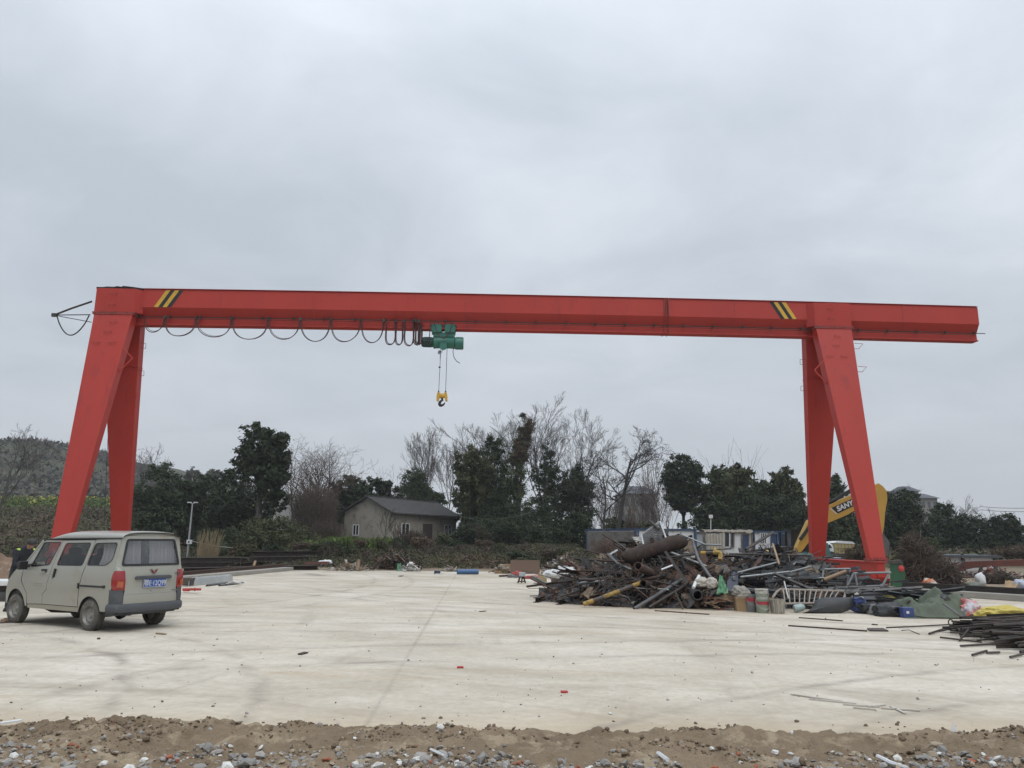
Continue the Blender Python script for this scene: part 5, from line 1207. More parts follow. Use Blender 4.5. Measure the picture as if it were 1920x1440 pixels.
# ---- reinforcing bars heap at the right edge
REB = M('rebar', (.075, .062, .052), (.045, .04, .036), 8, .8, .2, c3=(.14, .08, .05), s3=8, t3=.6, rnd=.45)
mb = MB(); mb.tube([(-.5, 0, 0), (-.2, .004, .002), (.2, -.004, .004), (.5, 0, 0)], .014, 6); PROT[('bar', 'reb')] = mb.build('reinforcing_bar', REB)
mb = MB(); mb.pipe((-.5, 0, 0), (.5, 0, 0), .022, .15, 8); PROT[('tube', 'reb')] = mb.build('thin_tube', REB)
mb = MB(); U_bar(mb, (-.5, 0, 0), (.5, 0, 0), .05, .025, .005); PROT[('flat', 'reb')] = mb.build('flat_bar', REB)
def rebz(x, y):
    return max(0, 0.46*ss(8.5, 10.1, x)*max(0, 1-((y-14.9-.18*(x-10))/2.0)**2))
r4 = random.Random(12)
for k in range(230):
    x = r4.triangular(8.5, 12.4, 9.6); y = r4.uniform(13.2, 16.6); z = rebz(x, y)
    a = r4.gauss(.10, .13) if r4.random() < .85 else r4.gauss(.6, .5); ln = r4.uniform(.9, 2.6)
    if x-ln/2 < 8.3+(y-14.5)*.2: x = 8.3+(y-14.5)*.2+ln/2+r4.random()*.8
    d = Vector((math.cos(a), math.sin(a), r4.gauss(.05, .05)*(1 if z > .1 else .2)))
    zc = max(.02+abs(d.z)*ln/2, rebz(x, y)*r4.uniform(.25, 1.0)+.02)
    kd = r4.choices(['bar', 'tube', 'flat'], [6, 3, 2])[0]
    place_piece((kd, 'reb'), Vector((x, y, zc)), d, ln, r4.uniform(.8, 1.5), r4.uniform(0, 6), {'bar': 'rusty reinforcing bar', 'tube': 'thin rusty tube', 'flat': 'narrow rusty channel strip'}[kd]+' in the heap at the right edge', {'bar': 'reinforcing bar', 'tube': 'tube', 'flat': 'strip'}[kd], 'rusty bars heaped at the right edge')
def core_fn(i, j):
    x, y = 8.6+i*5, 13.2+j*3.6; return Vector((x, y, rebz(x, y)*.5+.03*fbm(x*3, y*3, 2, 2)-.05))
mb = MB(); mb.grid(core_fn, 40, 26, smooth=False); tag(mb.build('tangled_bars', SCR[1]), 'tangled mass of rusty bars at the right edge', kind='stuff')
for a, b, rad, lab in (((1742, 1188), (1775, 1177), .018, 'bent rusty strip end pointing left out of the bar heap'), ((1684, 1176), (1800, 1170), .015, 'long thin bar pointing furthest left out of the bar heap'), ((1763, 1195), (1840, 1204), .017, 'rusty bar in front of the bar heap pointing left'), ((1801, 1211), (1900, 1205), .019, 'thick rusty tube at the front foot of the bar heap'), ((1823, 1228), (1850, 1220), .018, 'short rod lying loose before the bar heap'), ((1894, 1232), (1918, 1226), .018, 'short rod lying loose at the right edge'), ((1850, 1224), (1874, 1223), .02, 'short dark offcut lying before the bar heap')):
    long_pipe('loose_bar', [atz(*a, .03), atz(*b, .03)], rad, REB, lab, 'bar')
long_pipe('upright_bar', [atz(1799, 1201, .03), at(1816, 1180, atz(1799, 1201).y+.1)], .018, REB, 'thin bar leaning upright across the bar heap', 'bar')
mb = MB(); c = at(1783, 1169, 16.6); mb.tube([c+Vector((.05*math.cos(a), 0, .06*math.sin(a)+.02)) for a in [6.283*k/16 for k in range(17)]], .012, 6, cap=False); solo('wire_ring', mb, REB, 'small rusty wire ring standing up on the bar heap', 'ring')
# loose long rods and strips on the concrete
long_pipe('long_rod', [atz(1478, 1173, .015), atz(1626, 1183, .015)], .016, RUST, 'long thin rusty rod ending at a dark plate on the concrete', 'rod')
mb = MB(); q = [atz(1626, 1180), atz(1656, 1180), atz(1666, 1184.5), atz(1630, 1184)]; mb.prism(q, (0, 0, .03)); solo('dark_plate', mb, DARK, 'dark flat plate at the end of the long rod', 'plate')
long_pipe('short_rod', [atz(1498, 1158, .012), atz(1580, 1164, .012)], .014, RUST, 'thin rusty rod lying nearest the bed frame on the concrete', 'rod')
long_pipe('short_rod', [atz(1662, 1177, .012), atz(1700, 1175, .012)], .016, DARK, 'thin dark rod right of the dark plate', 'rod')
long_pipe('bent_wire', [atz(1690, 1182, .01), atz(1704, 1181, .03), atz(1716, 1186, .01), atz(1724, 1189, .01)], .008, DARK, 'curved dark wire lying right of the dark plate', 'wire')
long_pipe('short_rod', [atz(1228, 1145, .012), atz(1330, 1152, .012)], .018, RUST, 'thin rusty rod lying on the concrete before the rusty heap', 'rod')
WS = M('pale_wood_strip', (.56, .53, .48), (.42, .38, .32), 6, .7)
for a, b, w, lab in (((1483, 1301), (1580, 1315), .03, 'longest pale wooden strip lying on the concrete at the right'), ((1517, 1310), (1605, 1319), .02, 'thin white strip beside the longest wooden strip'), ((1600, 1326), (1642, 1330), .02, 'short white strip nearest the camera in the strip litter'), ((1628, 1324), (1660, 1321), .025, 'white strip crossing the others at a slant'), ((1652, 1327), (1725, 1332), .025, 'white strip pointing right out of the strip litter'), ((1670, 1324), (1697, 1337), .028, 'white strip lying slanted across the end of the litter'), ((1580, 1320), (1650, 1325), .02, 'white strip in the middle of the strip litter')):
    mb = MB(); mb.bar(atz(*a, .012), atz(*b, .012), w, .012); solo('wood_strip', mb, WS, lab, 'strip')

for key, o_ in PROT.items():
    if o_ is not None and 'label' not in o_: bpy.data.objects.remove(o_)
# ------------------------------------------------------------------ house
HW = M('house_render', (.275, .255, .215), (.235, .215, .18), .8, .9, c3=(.15, .135, .115), s3=1.6, t3=.58)
HR = M('roof_tiles', (.060, .057, .056), (.045, .043, .043), 2, .85, bump=.5, bscale=6, c3=(.085, .078, .07), s3=3, t3=.6)
GLD = M('dark_glass', (.018, .021, .024), (.03, .034, .038), 1, .15)
DOORM = M('brown_door', (.060, .040, .038), (.04, .03, .03), 4, .7)
P0 = Vector((-10.8, 70, 1.15)); e1 = Vector((.405, .914, 0)).normalized(); e2 = Vector((-.914, .405, 0)).normalized(); HL, HWD, EAVE, RIDGE = 12.6, 5.0, 2.95, 4.25
house = thing('house', 'small beige single storey house with a dark pitched roof behind the bank', 'house', P0)
mb = MB(); q = [P0, P0+e2*HWD, P0+e2*HWD+e1*HL, P0+e1*HL]; up = Vector((0, 0, 1))
t_ = [v+up*EAVE for v in q]; rg = [P0+e2*HWD/2+up*RIDGE, P0+e2*HWD/2+e1*HL+up*RIDGE]
lo = [v-up*.8 for v in q]
mb.add(lo+t_+rg, [(0, 3, 7, 4), (1, 0, 4, 8, 5), (2, 1, 5, 6), (3, 2, 6, 9, 7)]); wall = mb.build('wall', HW, house, P0)
mb = MB(); ov = .35
for s in (0, 1):
    a = (P0-e2*ov) if s == 0 else (P0+e2*(HWD+ov)); z = EAVE-ov*(RIDGE-EAVE)/(HWD/2)
    pts = [a-e1*ov+up*z, a+e1*(HL+ov)+up*z, rg[1]+e1*ov, rg[0]-e1*ov]; pts = [p+up*.05 for p in pts]
    mb.prism(pts, up*.11)
roof_ = mb.build('roof', HR, house, P0)
mb = MB()
for s in (0, 1):
    lo_ = (P0-e2*ov) if s == 0 else (P0+e2*(HWD+ov)); z = EAVE-ov*(RIDGE-EAVE)/(HWD/2)
    for k in range(1, 12):
        f = k/12; a = (lo_-e1*ov+up*z).lerp(rg[0]-e1*ov, f)+up*.165; b = a+e1*(HL+2*ov); mb.bar(a, b, .05, .035)
mb.bar(rg[0]-e1*ov+up*.17, rg[1]+e1*ov+up*.17, .26, .10); mb.build('tile_courses', HR, roof_, P0)
mb = MB(); mb.tube([P0-e2*(ov+.03)-e1*ov+up*(EAVE-.14), P0-e2*(ov+.03)+e1*(HL+ov)+up*(EAVE-.16)], .06, 6); mb.build('gutter', HR, roof_, P0)
def fac_t(px):
    for _ in range(1): pass
    d = ray(px, 1000); k = d.x/d.y  # x = k*y
    return (k*P0.y-P0.x)/(e1.x-k*e1.y)
def gab_t(px):
    d = ray(px, 1000); k = d.x/d.y; return (k*P0.y-P0.x)/(e2.x-k*e2.y)
def zrow(px, py, Y): return at(px, py, Y).z
def opening(o, e, nrm, t0, t1, z0, z1, kind):
    A = o+e*t0; B = o+e*t1; A.z = z0; B.z = z0; H = Vector((0, 0, z1-z0))
    if kind == 'window':
        fr = MB(); w_ = .07
        for a, b in ((A, B), (A+H, B+H), (A, A+H), (B, B+H), (A.lerp(B, .5), A.lerp(B, .5)+H)): fr.bar(a+nrm*.02, b+nrm*.02, w_, w_, up=nrm)
        f = fr.build('window', WHITE, house, P0); g = MB(); g.prism([A+nrm*.004, B+nrm*.004, B+nrm*.004+H, A+nrm*.004+H], nrm*.012); g.build('pane', GLD, f, P0)
    else:
        g = MB(); g.prism([A+nrm*.004, B+nrm*.004, B+nrm*.004+H, A+nrm*.004+H], nrm*.03); g.build('door', DOORM, house, P0)
n1_ = -e2; n2_ = -e1
t0, t1 = fac_t(833), fac_t(846); Y = P0.y+e1.y*t0; opening(P0, e1, n1_, t0, t1, zrow(838, 1004.5, Y), zrow(838, 985, Y), 'window')
t0, t1 = fac_t(752.5), fac_t(766.5); Y = P0.y+e1.y*t0; opening(P0, e1, n1_, t0, t1, zrow(760, 1003, Y), zrow(760, 981.5, Y), 'window')
t0, t1 = fac_t(792.5), fac_t(810); Y = P0.y+e1.y*t0; opening(P0, e1, n1_, t0, t1, zrow(800, 1022, Y), zrow(800, 982, Y), 'door')
t1, t0 = gab_t(662), gab_t(672.5); Y = P0.y+e2.y*t0; opening(P0, e2, n2_, t0, t1, zrow(667, 1003.5, Y), zrow(667, 984, Y), 'window')

# ------------------------------------------------------------------ cabins behind the scrap
CABW = M('cabin_white', (.66, .67, .68), (.56, .57, .58), .8, .6, c3=(.32, .30, .27), s3=2, t3=.62)
CABB = M('cabin_blue', (.030, .060, .125), (.024, .05, .105), 2, .5)
CABG = M('cabin_weathered', (.20, .185, .17), (.14, .128, .118), 1.2, .85, c3=(.11, .08, .06), s3=1.5, t3=.55)
CABD = M('cabin_slate', (.06, .07, .085), (.045, .05, .06), 2, .6)
def box_cabin(name, label, a, b, depth, h, wall_m, trim_m, roof_over=.06, z0=0.0, away=None):
    """cabin with front wall from a to b (ground points), going back by depth; corner posts, roof edge; openings added by caller"""
    a, b = Vector(a), Vector(b); e = (b-a).normalized(); bk = Vector((-e.y, e.x, 0)) if away is None else Vector(away)
    t = thing(name, label, 'cabin', a); base = Vector((0, 0, z0)); H = Vector((0, 0, h))
    mb = MB(); mb.prism([a+base+e*.06+bk*.06, b+base-e*.06+bk*.06, b+base-e*.06+bk*(depth-.06), a+base+e*.06+bk*(depth-.06)], H*.97); mb.build('wall', wall_m, t, a)
    for p in (a, b, a+bk*depth, b+bk*depth): mb = MB(); mb.bar(p+base, p+base+H*.99, .16, .16); mb.build('corner_post', trim_m, t, a)
    mb = MB(); o = e*roof_over; q = [a-o-bk*roof_over, b+o-bk*roof_over, b+o+bk*(depth+roof_over), a-o+bk*(depth+roof_over)]; mb.prism([p+base+H*.97 for p in q], Vector((0, 0, .13))); mb.build('roof', trim_m, t, a)
    return t, a, b, e, bk
def cab_open(t, a, px0, px1, y0, y1, e, name, fm, gm, bars=0, Y=None):
    """opening on the front wall given by photo columns and rows"""
    def pt(px, py):
        d = ray(px, py); n = Vector((e.y, -e.x, 0)); k = (a-Vector((0, 0, EYE))).dot(n)/d.dot(n); return Vector((0, 0, EYE))+d*k
    n = Vector((e.y, -e.x, 0)); A, B, Cc, D = [pt(*q)+n*.0 for q in ((px0, y1), (px1, y1), (px1, y0), (px0, y0))]
    fr = MB(); w_ = .08
    for p, q in ((A, B), (B, Cc), (Cc, D), (D, A)): fr.bar(p+n*.0, q+n*.0, w_, w_, up=n)
    for k in range(bars): fr.bar(A.lerp(B, (k+1)/(bars+1)), D.lerp(Cc, (k+1)/(bars+1)), .05, .05, up=n)
    if bars: fr.bar(A.lerp(D, .5), B.lerp(Cc, .5), .05, .05, up=n)
    f = fr.build(name, fm, t, t.location); g = MB(); g.prism([q-n*.055 for q in (A, B, Cc, D)], n*.02); g.build('pane' if name == 'window' else 'leaf', gm, f, t.location)
YC = 58
def gp(px, Y): v = at(px, 1012, Y); v.z = 0; return v
t, a, b, e, bk = box_cabin('site_cabin', 'weathered site cabin with brown-grey side wall behind the left of the heap', gp(1192, YC), gp(1304, YC), 6.2, 2.58, CABW, CABB, away=(-.50, .866, 0))
mb = MB(); s0 = a+Vector((0, 0, .05)); sd_ = Vector((-.50, .866, 0)); nn = Vector((-.866, -.5, 0)); mb.prism([s0+sd_*.1+nn*.02, s0+sd_*6.1+nn*.02, s0+sd_*6.1+nn*.02+Vector((0, 0, 2.35)), s0+sd_*.1+nn*.02+Vector((0, 0, 2.35))], nn*.03); mb.build('side_wall', CABG, t, t.location)
cab_open(t, a, 1197, 1211, 993, 1040, e, 'door', CABB, CABW)
t, a, b, e, bk = box_cabin('site_cabin', 'tattered white cabin with torn roof sheet and a dark doorway', gp(1320, YC), gp(1411, YC), 4, 2.42, CABW, CABG)
cab_open(t, a, 1358, 1368, 997, 1026, e, 'window', WHITE, GLD); cab_open(t, a, 1370, 1376, 997, 1026, e, 'doorway', CABG, GLD); cab_open(t, a, 1391, 1404, 1002, 1034, e, 'doorway', CABG, CABB)
mb = MB(); mb.grid(lambda i, j: a.lerp(b, i)+Vector((0, -.15+j*4, 2.55+.12*abs(fbm(i*9, j*3, 2, 3)))), 40, 4); mb.grid(lambda i, j: a.lerp(b, i)+Vector((0, -.16, 2.56-j*.28*(.4+abs(fbm(i*11, 2, 2, 3)))+.12*abs(fbm(i*9, 0, 2, 3))*(1-j))), 40, 3); mb.build('torn_sheet', BAG, t, t.location)
mb = MB(); mb.tube([a+Vector((.5, -.1, 2.4)), a+Vector((.55, -.1, 3.5))], .03, 6); mb.box(a+Vector((.55, -.1, 3.55)), (.25, .2, .25)); mb.build('lamp_post', WHITE, t, t.location)
mb = MB(); mb.grid(lambda i, j: a+Vector((.1+i*1.35, -.3+.05*math.sin(i*40), .0+j*2.3+.1*fbm(i*4, 1, 1, 2))), 40, 6); mb.build('hanging_sheet', BAG, t, t.location)
t, a, b, e, bk = box_cabin('site_cabin', 'white cabin with blue posts and a barred window next to the tattered one', gp(1413, YC), gp(1462, YC), 5, 2.48, CABW, CABB)
cab_open(t, a, 1425, 1437, 999, 1020, e, 'window', WHITE, GLD, 2); cab_open(t, a, 1446, 1457, 1002, 1034, e, 'door', CABB, CABB)
t, a, b, e, bk = box_cabin('site_cabin', 'white cabin with blue door half behind the excavator boom', gp(1463, YC), gp(1512, YC), 5, 2.45, CABW, CABB)
cab_open(t, a, 1465, 1476, 1002, 1034, e, 'door', CABB, GLD); cab_open(t, a, 1485, 1498, 1000, 1020, e, 'window', WHITE, GLD, 3)
t, a, b, e, bk = box_cabin('site_cabin', 'long low white cabin with slate grey roof edge beyond the brush pile', gp(1748, 46), gp(1861, 46), 3, .98, CABW, CABD, .25)
for px in (1790, 1822): 
    mb = MB(); p = at(px, 1049, 45.98); mb.box(p, (.12, .05, .12)); mb.build('wall_lamp', WHITE, t, t.location)
mb = MB(); p = at(1805, 1049, 45.95); mb.bar(p+Vector((0, 0, .3)), p-Vector((0, 0, .6)), .12, .1); mb.build('downpipe', BLACK, t, t.location)
mb = MB(); p = at(1835, 1070, 44); mb.box(p, (1.0, .08, .65), Matrix.Rotation(-.06, 3, 'Y')); solo('white_board', mb, CABW, 'white board propped under the red steel beam at the right', 'board')
# rusty red lattice arm lying at the right
t = thing('machine_boom', 'dark red steel arm lying across the junk before the low white cabin', 'machine arm', gp(1800, 43))
q = [at(x, y, 43) for x, y in ((1783, 1077), (1792, 1061), (1812, 1053), (1920, 1049), (1960, 1052), (1960, 1060), (1880, 1062), (1826, 1065), (1800, 1071))]
mb = MB(); mb.prism(q, (0, .35, 0)); mb.build('beam', RUSTP, t, t.location)
mb = MB(); mb.tube([at(1790, 1068, 42.9), at(1808, 1052, 42.9), at(1806, 1045, 42.9)], .07, 8); mb.tube([at(1840, 1063, 42.9), at(1835, 1078, 42.9)], .09, 8); mb.build('ram', DARK, t, t.location)
# ------------------------------------------------------------------ far buildings
FARW = M('far_wall', (.27, .25, .24), (.22, .21, .20), .5, .9); FARR = M('far_roof', (.09, .095, .11), (.075, .08, .09), 1, .9); FARG = M('far_glass', (.09, .10, .11))
def far_block(name, label, Y, px0, px1, ytop, depth, roof, wins=(0, 0), mat=FARW, z0=0):
    a, b = at(px0, ytop, Y), at(px1, ytop, Y); t = thing(name, label, 'building', (a.x, Y, z0)); loc = Vector(t.location)
    mb = MB(); mb.prism([(a.x, Y, z0), (b.x, Y, z0), (b.x, Y+depth, z0), (a.x, Y+depth, z0)], (0, 0, a.z-z0)); mb.build('wall', mat, t, loc)
    if roof:
        rh = roof; q = [(a.x-.6, Y-.6, a.z), (b.x+.6, Y-.6, a.z), (b.x+.6, Y+depth+.6, a.z), (a.x-.6, Y+depth+.6, a.z)]; w = b.x-a.x; k = [(a.x+w*.25, Y+depth*.35, a.z+rh), (b.x-w*.25, Y+depth*.35, a.z+rh), (b.x-w*.25, Y+depth*.65, a.z+rh), (a.x+w*.25, Y+depth*.65, a.z+rh)]
        mb = MB(); mb.add(q+k, [(0, 1, 5, 4), (1, 2, 6, 5), (2, 3, 7, 6), (3, 0, 4, 7), (4, 5, 6, 7), (3, 2, 1, 0)]); mb.build('roof', FARR, t, loc)
    nx, nz_ = wins
    for i in range(nx):
        for j in range(nz_):
            x = a.x+(b.x-a.x)*(i+.5)/nx; z = a.z-1.6-j*3.0; mb = MB(); mb.box((x, Y-.03, z), ((b.x-a.x)/nx*.5, .08, 1.5)); mb.build('window', FARG, t, loc)
    return t
far_block('apartment_tower', 'pale hazy tower with a dark hipped roof rising behind the round evergreen', 190, 1701, 1722, 921, 9, 1.3*1.1, (2, 6))
far_block('apartment_block', 'wide pale building with flat grey hipped roof right of the hazy tower', 195, 1725, 1757, 934, 12, 1.4, (3, 6))
far_block('apartment_block', 'grey building with a dark roof half hidden behind the bare trees', 150, 1168, 1232, 926, 12, 1.8, (5, 3), M('far_wall_grey', (.24, .23, .22), (.20, .19, .185)))
far_block('white_building', 'off-white wall of a building showing under the tall evergreen', 100, 486, 538, 931, 8, 0, (0, 0), M('far_white_wall', (.34, .335, .32), (.28, .275, .265), .4, .9))

# ------------------------------------------------------------------ excavator
EY = M('excavator_yellow', (.50, .29, .045), (.43, .25, .04), 1.5, .5, c3=(.30, .19, .06), s3=4, t3=.64)
YE = 41.5
exc = thing('excavator', 'yellow excavator with raised boom standing behind the black scrap heap', 'excavator', gp(1480, YE+1)); EL = Vector(exc.location)
def E3(px, py, dy=0): return at(px, py, YE+dy)
bo = [(1490, 1037), (1496, 1022), (1506, 1000), (1516, 978), (1530, 960), (1546, 951), (1575, 938), (1605, 925), (1636, 914), (1646, 918), (1642, 932), (1618, 948), (1590, 965), (1560, 978), (1545, 983), (1530, 996), (1516, 1018), (1503, 1035)]
mb = MB(); mb.prism([E3(x, y) for x, y in bo], (0, .5, 0)); boom = mb.build('boom', EY, exc, EL, bevel=.02)
mb = MB(); st_ = [(1637, 917), (1641, 909), (1648, 906), (1656, 912), (1663, 921), (1664, 936), (1660, 960), (1658, 985), (1655, 1003), (1649, 1003), (1648, 980), (1645, 955), (1641, 935)]
mb.prism([E3(x, y, .06) for x, y in st_], (0, .38, 0)); stick = mb.build('stick', EY, exc, EL, bevel=.015)
mb = MB(); mb.tube([E3(1543, 952, .25), E3(1570, 934, .25), E3(1596, 919, .25)], .10, 12); mb.tube([E3(1596, 919, .25), E3(1641, 909, .25)], .05, 10, 1); mb.build('hydraulic_cylinder', [BLACK, GALV], boom, EL)
mb = MB(); mb.tube([E3(1500, 1012, -.12), E3(1520, 984, -.12)], .09, 12); mb.tube([E3(1520, 984, -.12), E3(1536, 966, -.12)], .05, 10, 1); mb.build('hydraulic_cylinder', [BLACK, GALV], boom, EL)
mb = MB(); mb.tube([E3(1512, 975, -.02), E3(1530, 955, -.03), E3(1545, 946, -.03), E3(1600, 922, -.03)], .03, 6); mb.build('hose', BLACK, boom, EL)
mb = MB(); mb.prism([E3(x, y, .0) for x, y in ((1650, 1000), (1657, 1000), (1668, 1018), (1666, 1042), (1655, 1046), (1650, 1030))], (0, .6, 0)); mb.build('bucket', GREYP, exc, EL)
# lettering panel on the boom side
A, B = E3(1563, 958.5, -.012), E3(1604, 940.5, -.012); dvec = (B-A); uvec = Vector((-dvec.z, 0, dvec.x)).normalized()
mb = MB(); hh = .40
q = [A-uvec*hh*.5+dvec*.12, B-uvec*hh*.42+dvec*.0, B+uvec*hh*.52, A+uvec*hh*.5-dvec*.02]; mb.prism(q, (0, .012-.004, 0)); pan = mb.build('name_panel', BLACK, boom, EL)
mb = MB(); mb.prism([q[0]-dvec.normalized()*.09, q[0]-dvec.normalized()*.04, q[3]-dvec.normalized()*.04, q[3]-dvec.normalized()*.09], (0, .008, 0)); mb.build('trim_stripe', WHITE, pan, EL)
ang = math.atan2(dvec.z, dvec.x); c = (q[0]+q[1]+q[2]+q[3])/4+Vector((0, -.004, 0))-EL
Mt = Matrix.Translation(c) @ Matrix.Rotation(-ang, 4, 'Y') @ Matrix.Rotation(R(90), 4, 'X') @ Matrix(((1, .18, 0, 0), (0, 1, 0, 0), (0, 0, 1, 0), (0, 0, 0, 1)))
text_mesh('name_lettering', 'SANY', .36, WHITE, pan, Mt, .003, 1.05, 1.0, .012)
# upper body, cab, counterweight, tracks
mb = MB(); mb.prism([E3(x, y, .4) for x, y in ((1440, 1052), (1440, 1036), (1447, 1032), (1487, 1032), (1491, 1040), (1491, 1052))], (0, 2.0, 0)); mb.build('counterweight', EY, exc, EL, bevel=.05)
mb = MB(); c = E3(1500, 1046, 1.4); mb.box((c.x, c.y, c.z), (2.0, 2.2, .55)); mb.build('upper_body', EY, exc, EL, bevel=.04)
mb = MB(); c = E3(1497, 1020, 1.9)
for dx_, dy_ in ((-.55, -.5), (.55, -.5), (.55, .5), (-.55, .5)): mb.bar((c.x+dx_, c.y+dy_, c.z-.8), (c.x+dx_*.9, c.y+dy_*.9, c.z+.72), .09, .09)
mb.box((c.x, c.y, c.z+.76), (1.15, 1.1, .09)); mb.box((c.x, c.y, c.z-.45), (1.1, 1.0, .7)); cab = mb.build('cab', BLKP, exc, EL)
mb = MB(); mb.box((c.x, c.y, c.z+.3), (1.0, .92, .8)); mb.build('cab_glass', GLD, cab, EL)
mb = MB(); c = E3(1466, 1030, 1.2); mb.box((c.x, c.y, c.z), (.9, 1.6, .3)); mb.box((c.x+.6, c.y, c.z-.02), (.5, 1.2, .22)); mb.build('engine_hood', BLKP, exc, EL, bevel=.03)
for s in (-1, 1):
    mb = MB(); cx_ = EL.x+.1; cy_ = YE+1.5+s*.95
    prof = [(-1.5, .38), (-1.35, .14), (-1.1, .03), (1.1, .03), (1.35, .14), (1.5, .38), (1.4, .62), (1.15, .72), (-1.15, .72), (-1.4, .62)]
    mb.prism([(cx_+x, cy_-.25, z+.02) for x, z in prof], (0, .5, 0)); tr_ = mb.build('track', DARK, exc, EL)
    for k in range(5): m_ = MB(); m_.lathe([(0, -.27), (.22, -.27), (.24, .27), (0, .27)], (cx_-1.1+k*.55, cy_, .36), Matrix.Rotation(R(90), 3, 'X'), 14); m_.build('roller', GREYP, tr_, EL)
# green drums and blue crate by the rear crane leg, yellow truck body, white car
mb = MB(); c = at(1511, 1047, 37.5); mb.lathe([(0, 0), (.28, 0), (.34, .1), (.34, .5), (.28, .62), (.1, .64), (.1, .70), (0, .70)], (c.x, c.y, 0.6), None, 18); solo('teal_drum', mb, M('teal_paint', (.03, .16, .16), (.025, .12, .12), 4, .5), 'teal drum beside the rear foot of the right crane leg', 'drum')
mb = MB(); mb.prism([at(x, y, 41) for x, y in ((1543, 1020), (1552, 1018), (1563, 1055), (1552, 1056))], (0, .7, 0)); solo('teal_chute', mb, M('teal_sheet', (.06, .17, .16), (.05, .13, .13), 4, .5), 'slanted teal metal chute seen right of the rear crane leg', 'chute')
mb = MB(); c = at(1568, 1051, 41); mb.box((c.x, c.y, c.z), (.32, .4, .26)); mb.box((c.x, c.y, c.z+.14), (.34, .42, .03), m=1); solo('blue_crate', mb, [M('crate_blue', (.03, .12, .35)), WHITE], 'bright blue crate behind the red end beam', 'crate')
t = thing('cargo_box', 'cream and yellow cargo body with a white rounded top beyond the end beam', 'cargo body', gp(1584, 62)); L0 = Vector(t.location)
A, B = at(1566, 1038, 62), at(1604, 1038, 62); h_ = .82
mb = MB(); mb.prism([A, B, B+Vector((0, 2, 0)), A+Vector((0, 2, 0))], (0, 0, h_)); mb.build('side', M('cream_yellow', (.40, .33, .15), (.34, .28, .13), 2, .7), t, L0)
mb = MB(); mb.prism([A+Vector((-.1, -.05, h_)), B+Vector((.05, -.05, h_-.08)), B+Vector((-.2, -.05, h_+.1)), A+Vector((.7, -.05, h_+.16)), A+Vector((.1, -.05, h_+.1))], (0, 2.1, 0)); mb.build('cover', WHITE, t, L0)
mb = MB(); 
for k in range(1, 6): p = A.lerp(B, k/6); mb.bar(p+Vector((0, -.02, 0)), p+Vector((0, -.02, h_)), .04, .03)
mb.bar(A+Vector((0, -.02, h_*.5)), B+Vector((0, -.02, h_*.5)), .05, .03); mb.build('ribs', WOOD, t, L0)
mb = MB(); mb.prism([(A.x+.1, A.y, .35), (B.x-.1, A.y, .35), (B.x-.1, A.y+2, .35), (A.x+.1, A.y+2, .35)], (0, 0, A.z-.35)); mb.build('chassis', DARK, t, L0)
t = thing('white_car', 'white car partly seen between the right crane legs', 'car', gp(1557, 61)); L0 = Vector(t.location)
q = [at(x, y, 61) for x, y in ((1540, 1040), (1540, 1028), (1546, 1021), (1556, 1018), (1562, 1022), (1564, 1030), (1564, 1040))]; mb = MB(); mb.prism(q, (0, 1.7, 0)); mb.build('body', WHITE, t, L0, bevel=.08)
mb = MB(); mb.prism([p+Vector((0, -.01, 0)) for p in (at(1546, 1028, 61), at(1549, 1022, 61), at(1556, 1021, 61), at(1560, 1028, 61))], (0, .02, 0)); mb.build('window', GLD, t, L0)
for px in (1546, 1559): mb = MB(); p = at(px, 1041, 60.98); mb.lathe([(0, -.1), (.28, -.1), (.3, 0), (.28, .1), (0, .1)], p, Matrix.Rotation(R(90), 3, 'X'), 16); mb.build('wheel', BLACK, t, L0)
# green steel tank with red cap by the right front crane foot
t = thing('green_tank', 'dark green steel tank with a round red cap beside the right crane foot', 'tank', gp(1690, 30.5)); L0 = Vector(t.location)
GT2 = M('tank_green', (.018, .085, .036), (.013, .062, .028), 2, .45, c3=(.06, .06, .04), s3=5, t3=.64)
q = [at(x, y, 30.5) for x, y in ((1670, 1104), (1668, 1056), (1692, 1056), (1697, 1076), (1697, 1104))]; mb = MB(); mb.prism(q, (.15, .3, 0)); mb.build('shell', GT2, t, L0, bevel=.03)
mb = MB(); q = [at(x, y, 30.45) for x, y in ((1665, 1057), (1665, 1052), (1690, 1050), (1694, 1056))]; mb.prism(q, (.15, .4, 0)); mb.build('lid', DARK, t, L0)
mb = MB(); c = at(1690, 1066, 30.48); mb.lathe([(0, .05), (.07, .045), (.11, .02), (.12, 0), (.12, -.03)], c, Matrix.Rotation(R(90), 3, 'X'), 20); mb.build('cap', M('cap_red', (.48, .05, .06), (.42, .04, .05)), t, L0)

# ------------------------------------------------------------------ lamp post and wires at the left
def gground(px, Y): v = at(px, 1011, Y); v.z = ground_z(v.x, Y); return v
t = thing('lamp_post', 'slim grey lamp post with twin heads and a white box in front of dark trees', 'lamp post', gground(354, 58)); L0 = Vector(t.location)
top = at(361, 944, 58); bot = L0; mb = MB(); mb.tube([bot, bot.lerp(top, .35), top], [.075, .07, .05], 10); mb.build('pole', GALV, t, L0)
for s in (-1, 1): mb = MB(); mb.bar(top, top+Vector((s*.2, 0, .05)), .04, .04); mb.box(top+Vector((s*.24, 0, .08)), (.26, .2, .07)); mb.build('lamp_head', WHITE, t, L0)
mb = MB(); c = at(355, 1016, 57.9); mb.box(c, (.36, .16, .3)); mb.box(c+Vector((0, -.09, 0)), (.12, .03, .12), m=1); mb.build('switch_box', [WHITE, DARK], t, L0)
def wire(pts, r_, mat, label): mb = MB(); mb.tube(pts, r_, 4); return solo('cable', mb, mat, label, 'cable')
def sagline(a, b, sag, n=16): return [a.lerp(b, i/n)-Vector((0, 0, sag*4*(i/n)*(1-i/n))) for i in range(n+1)]
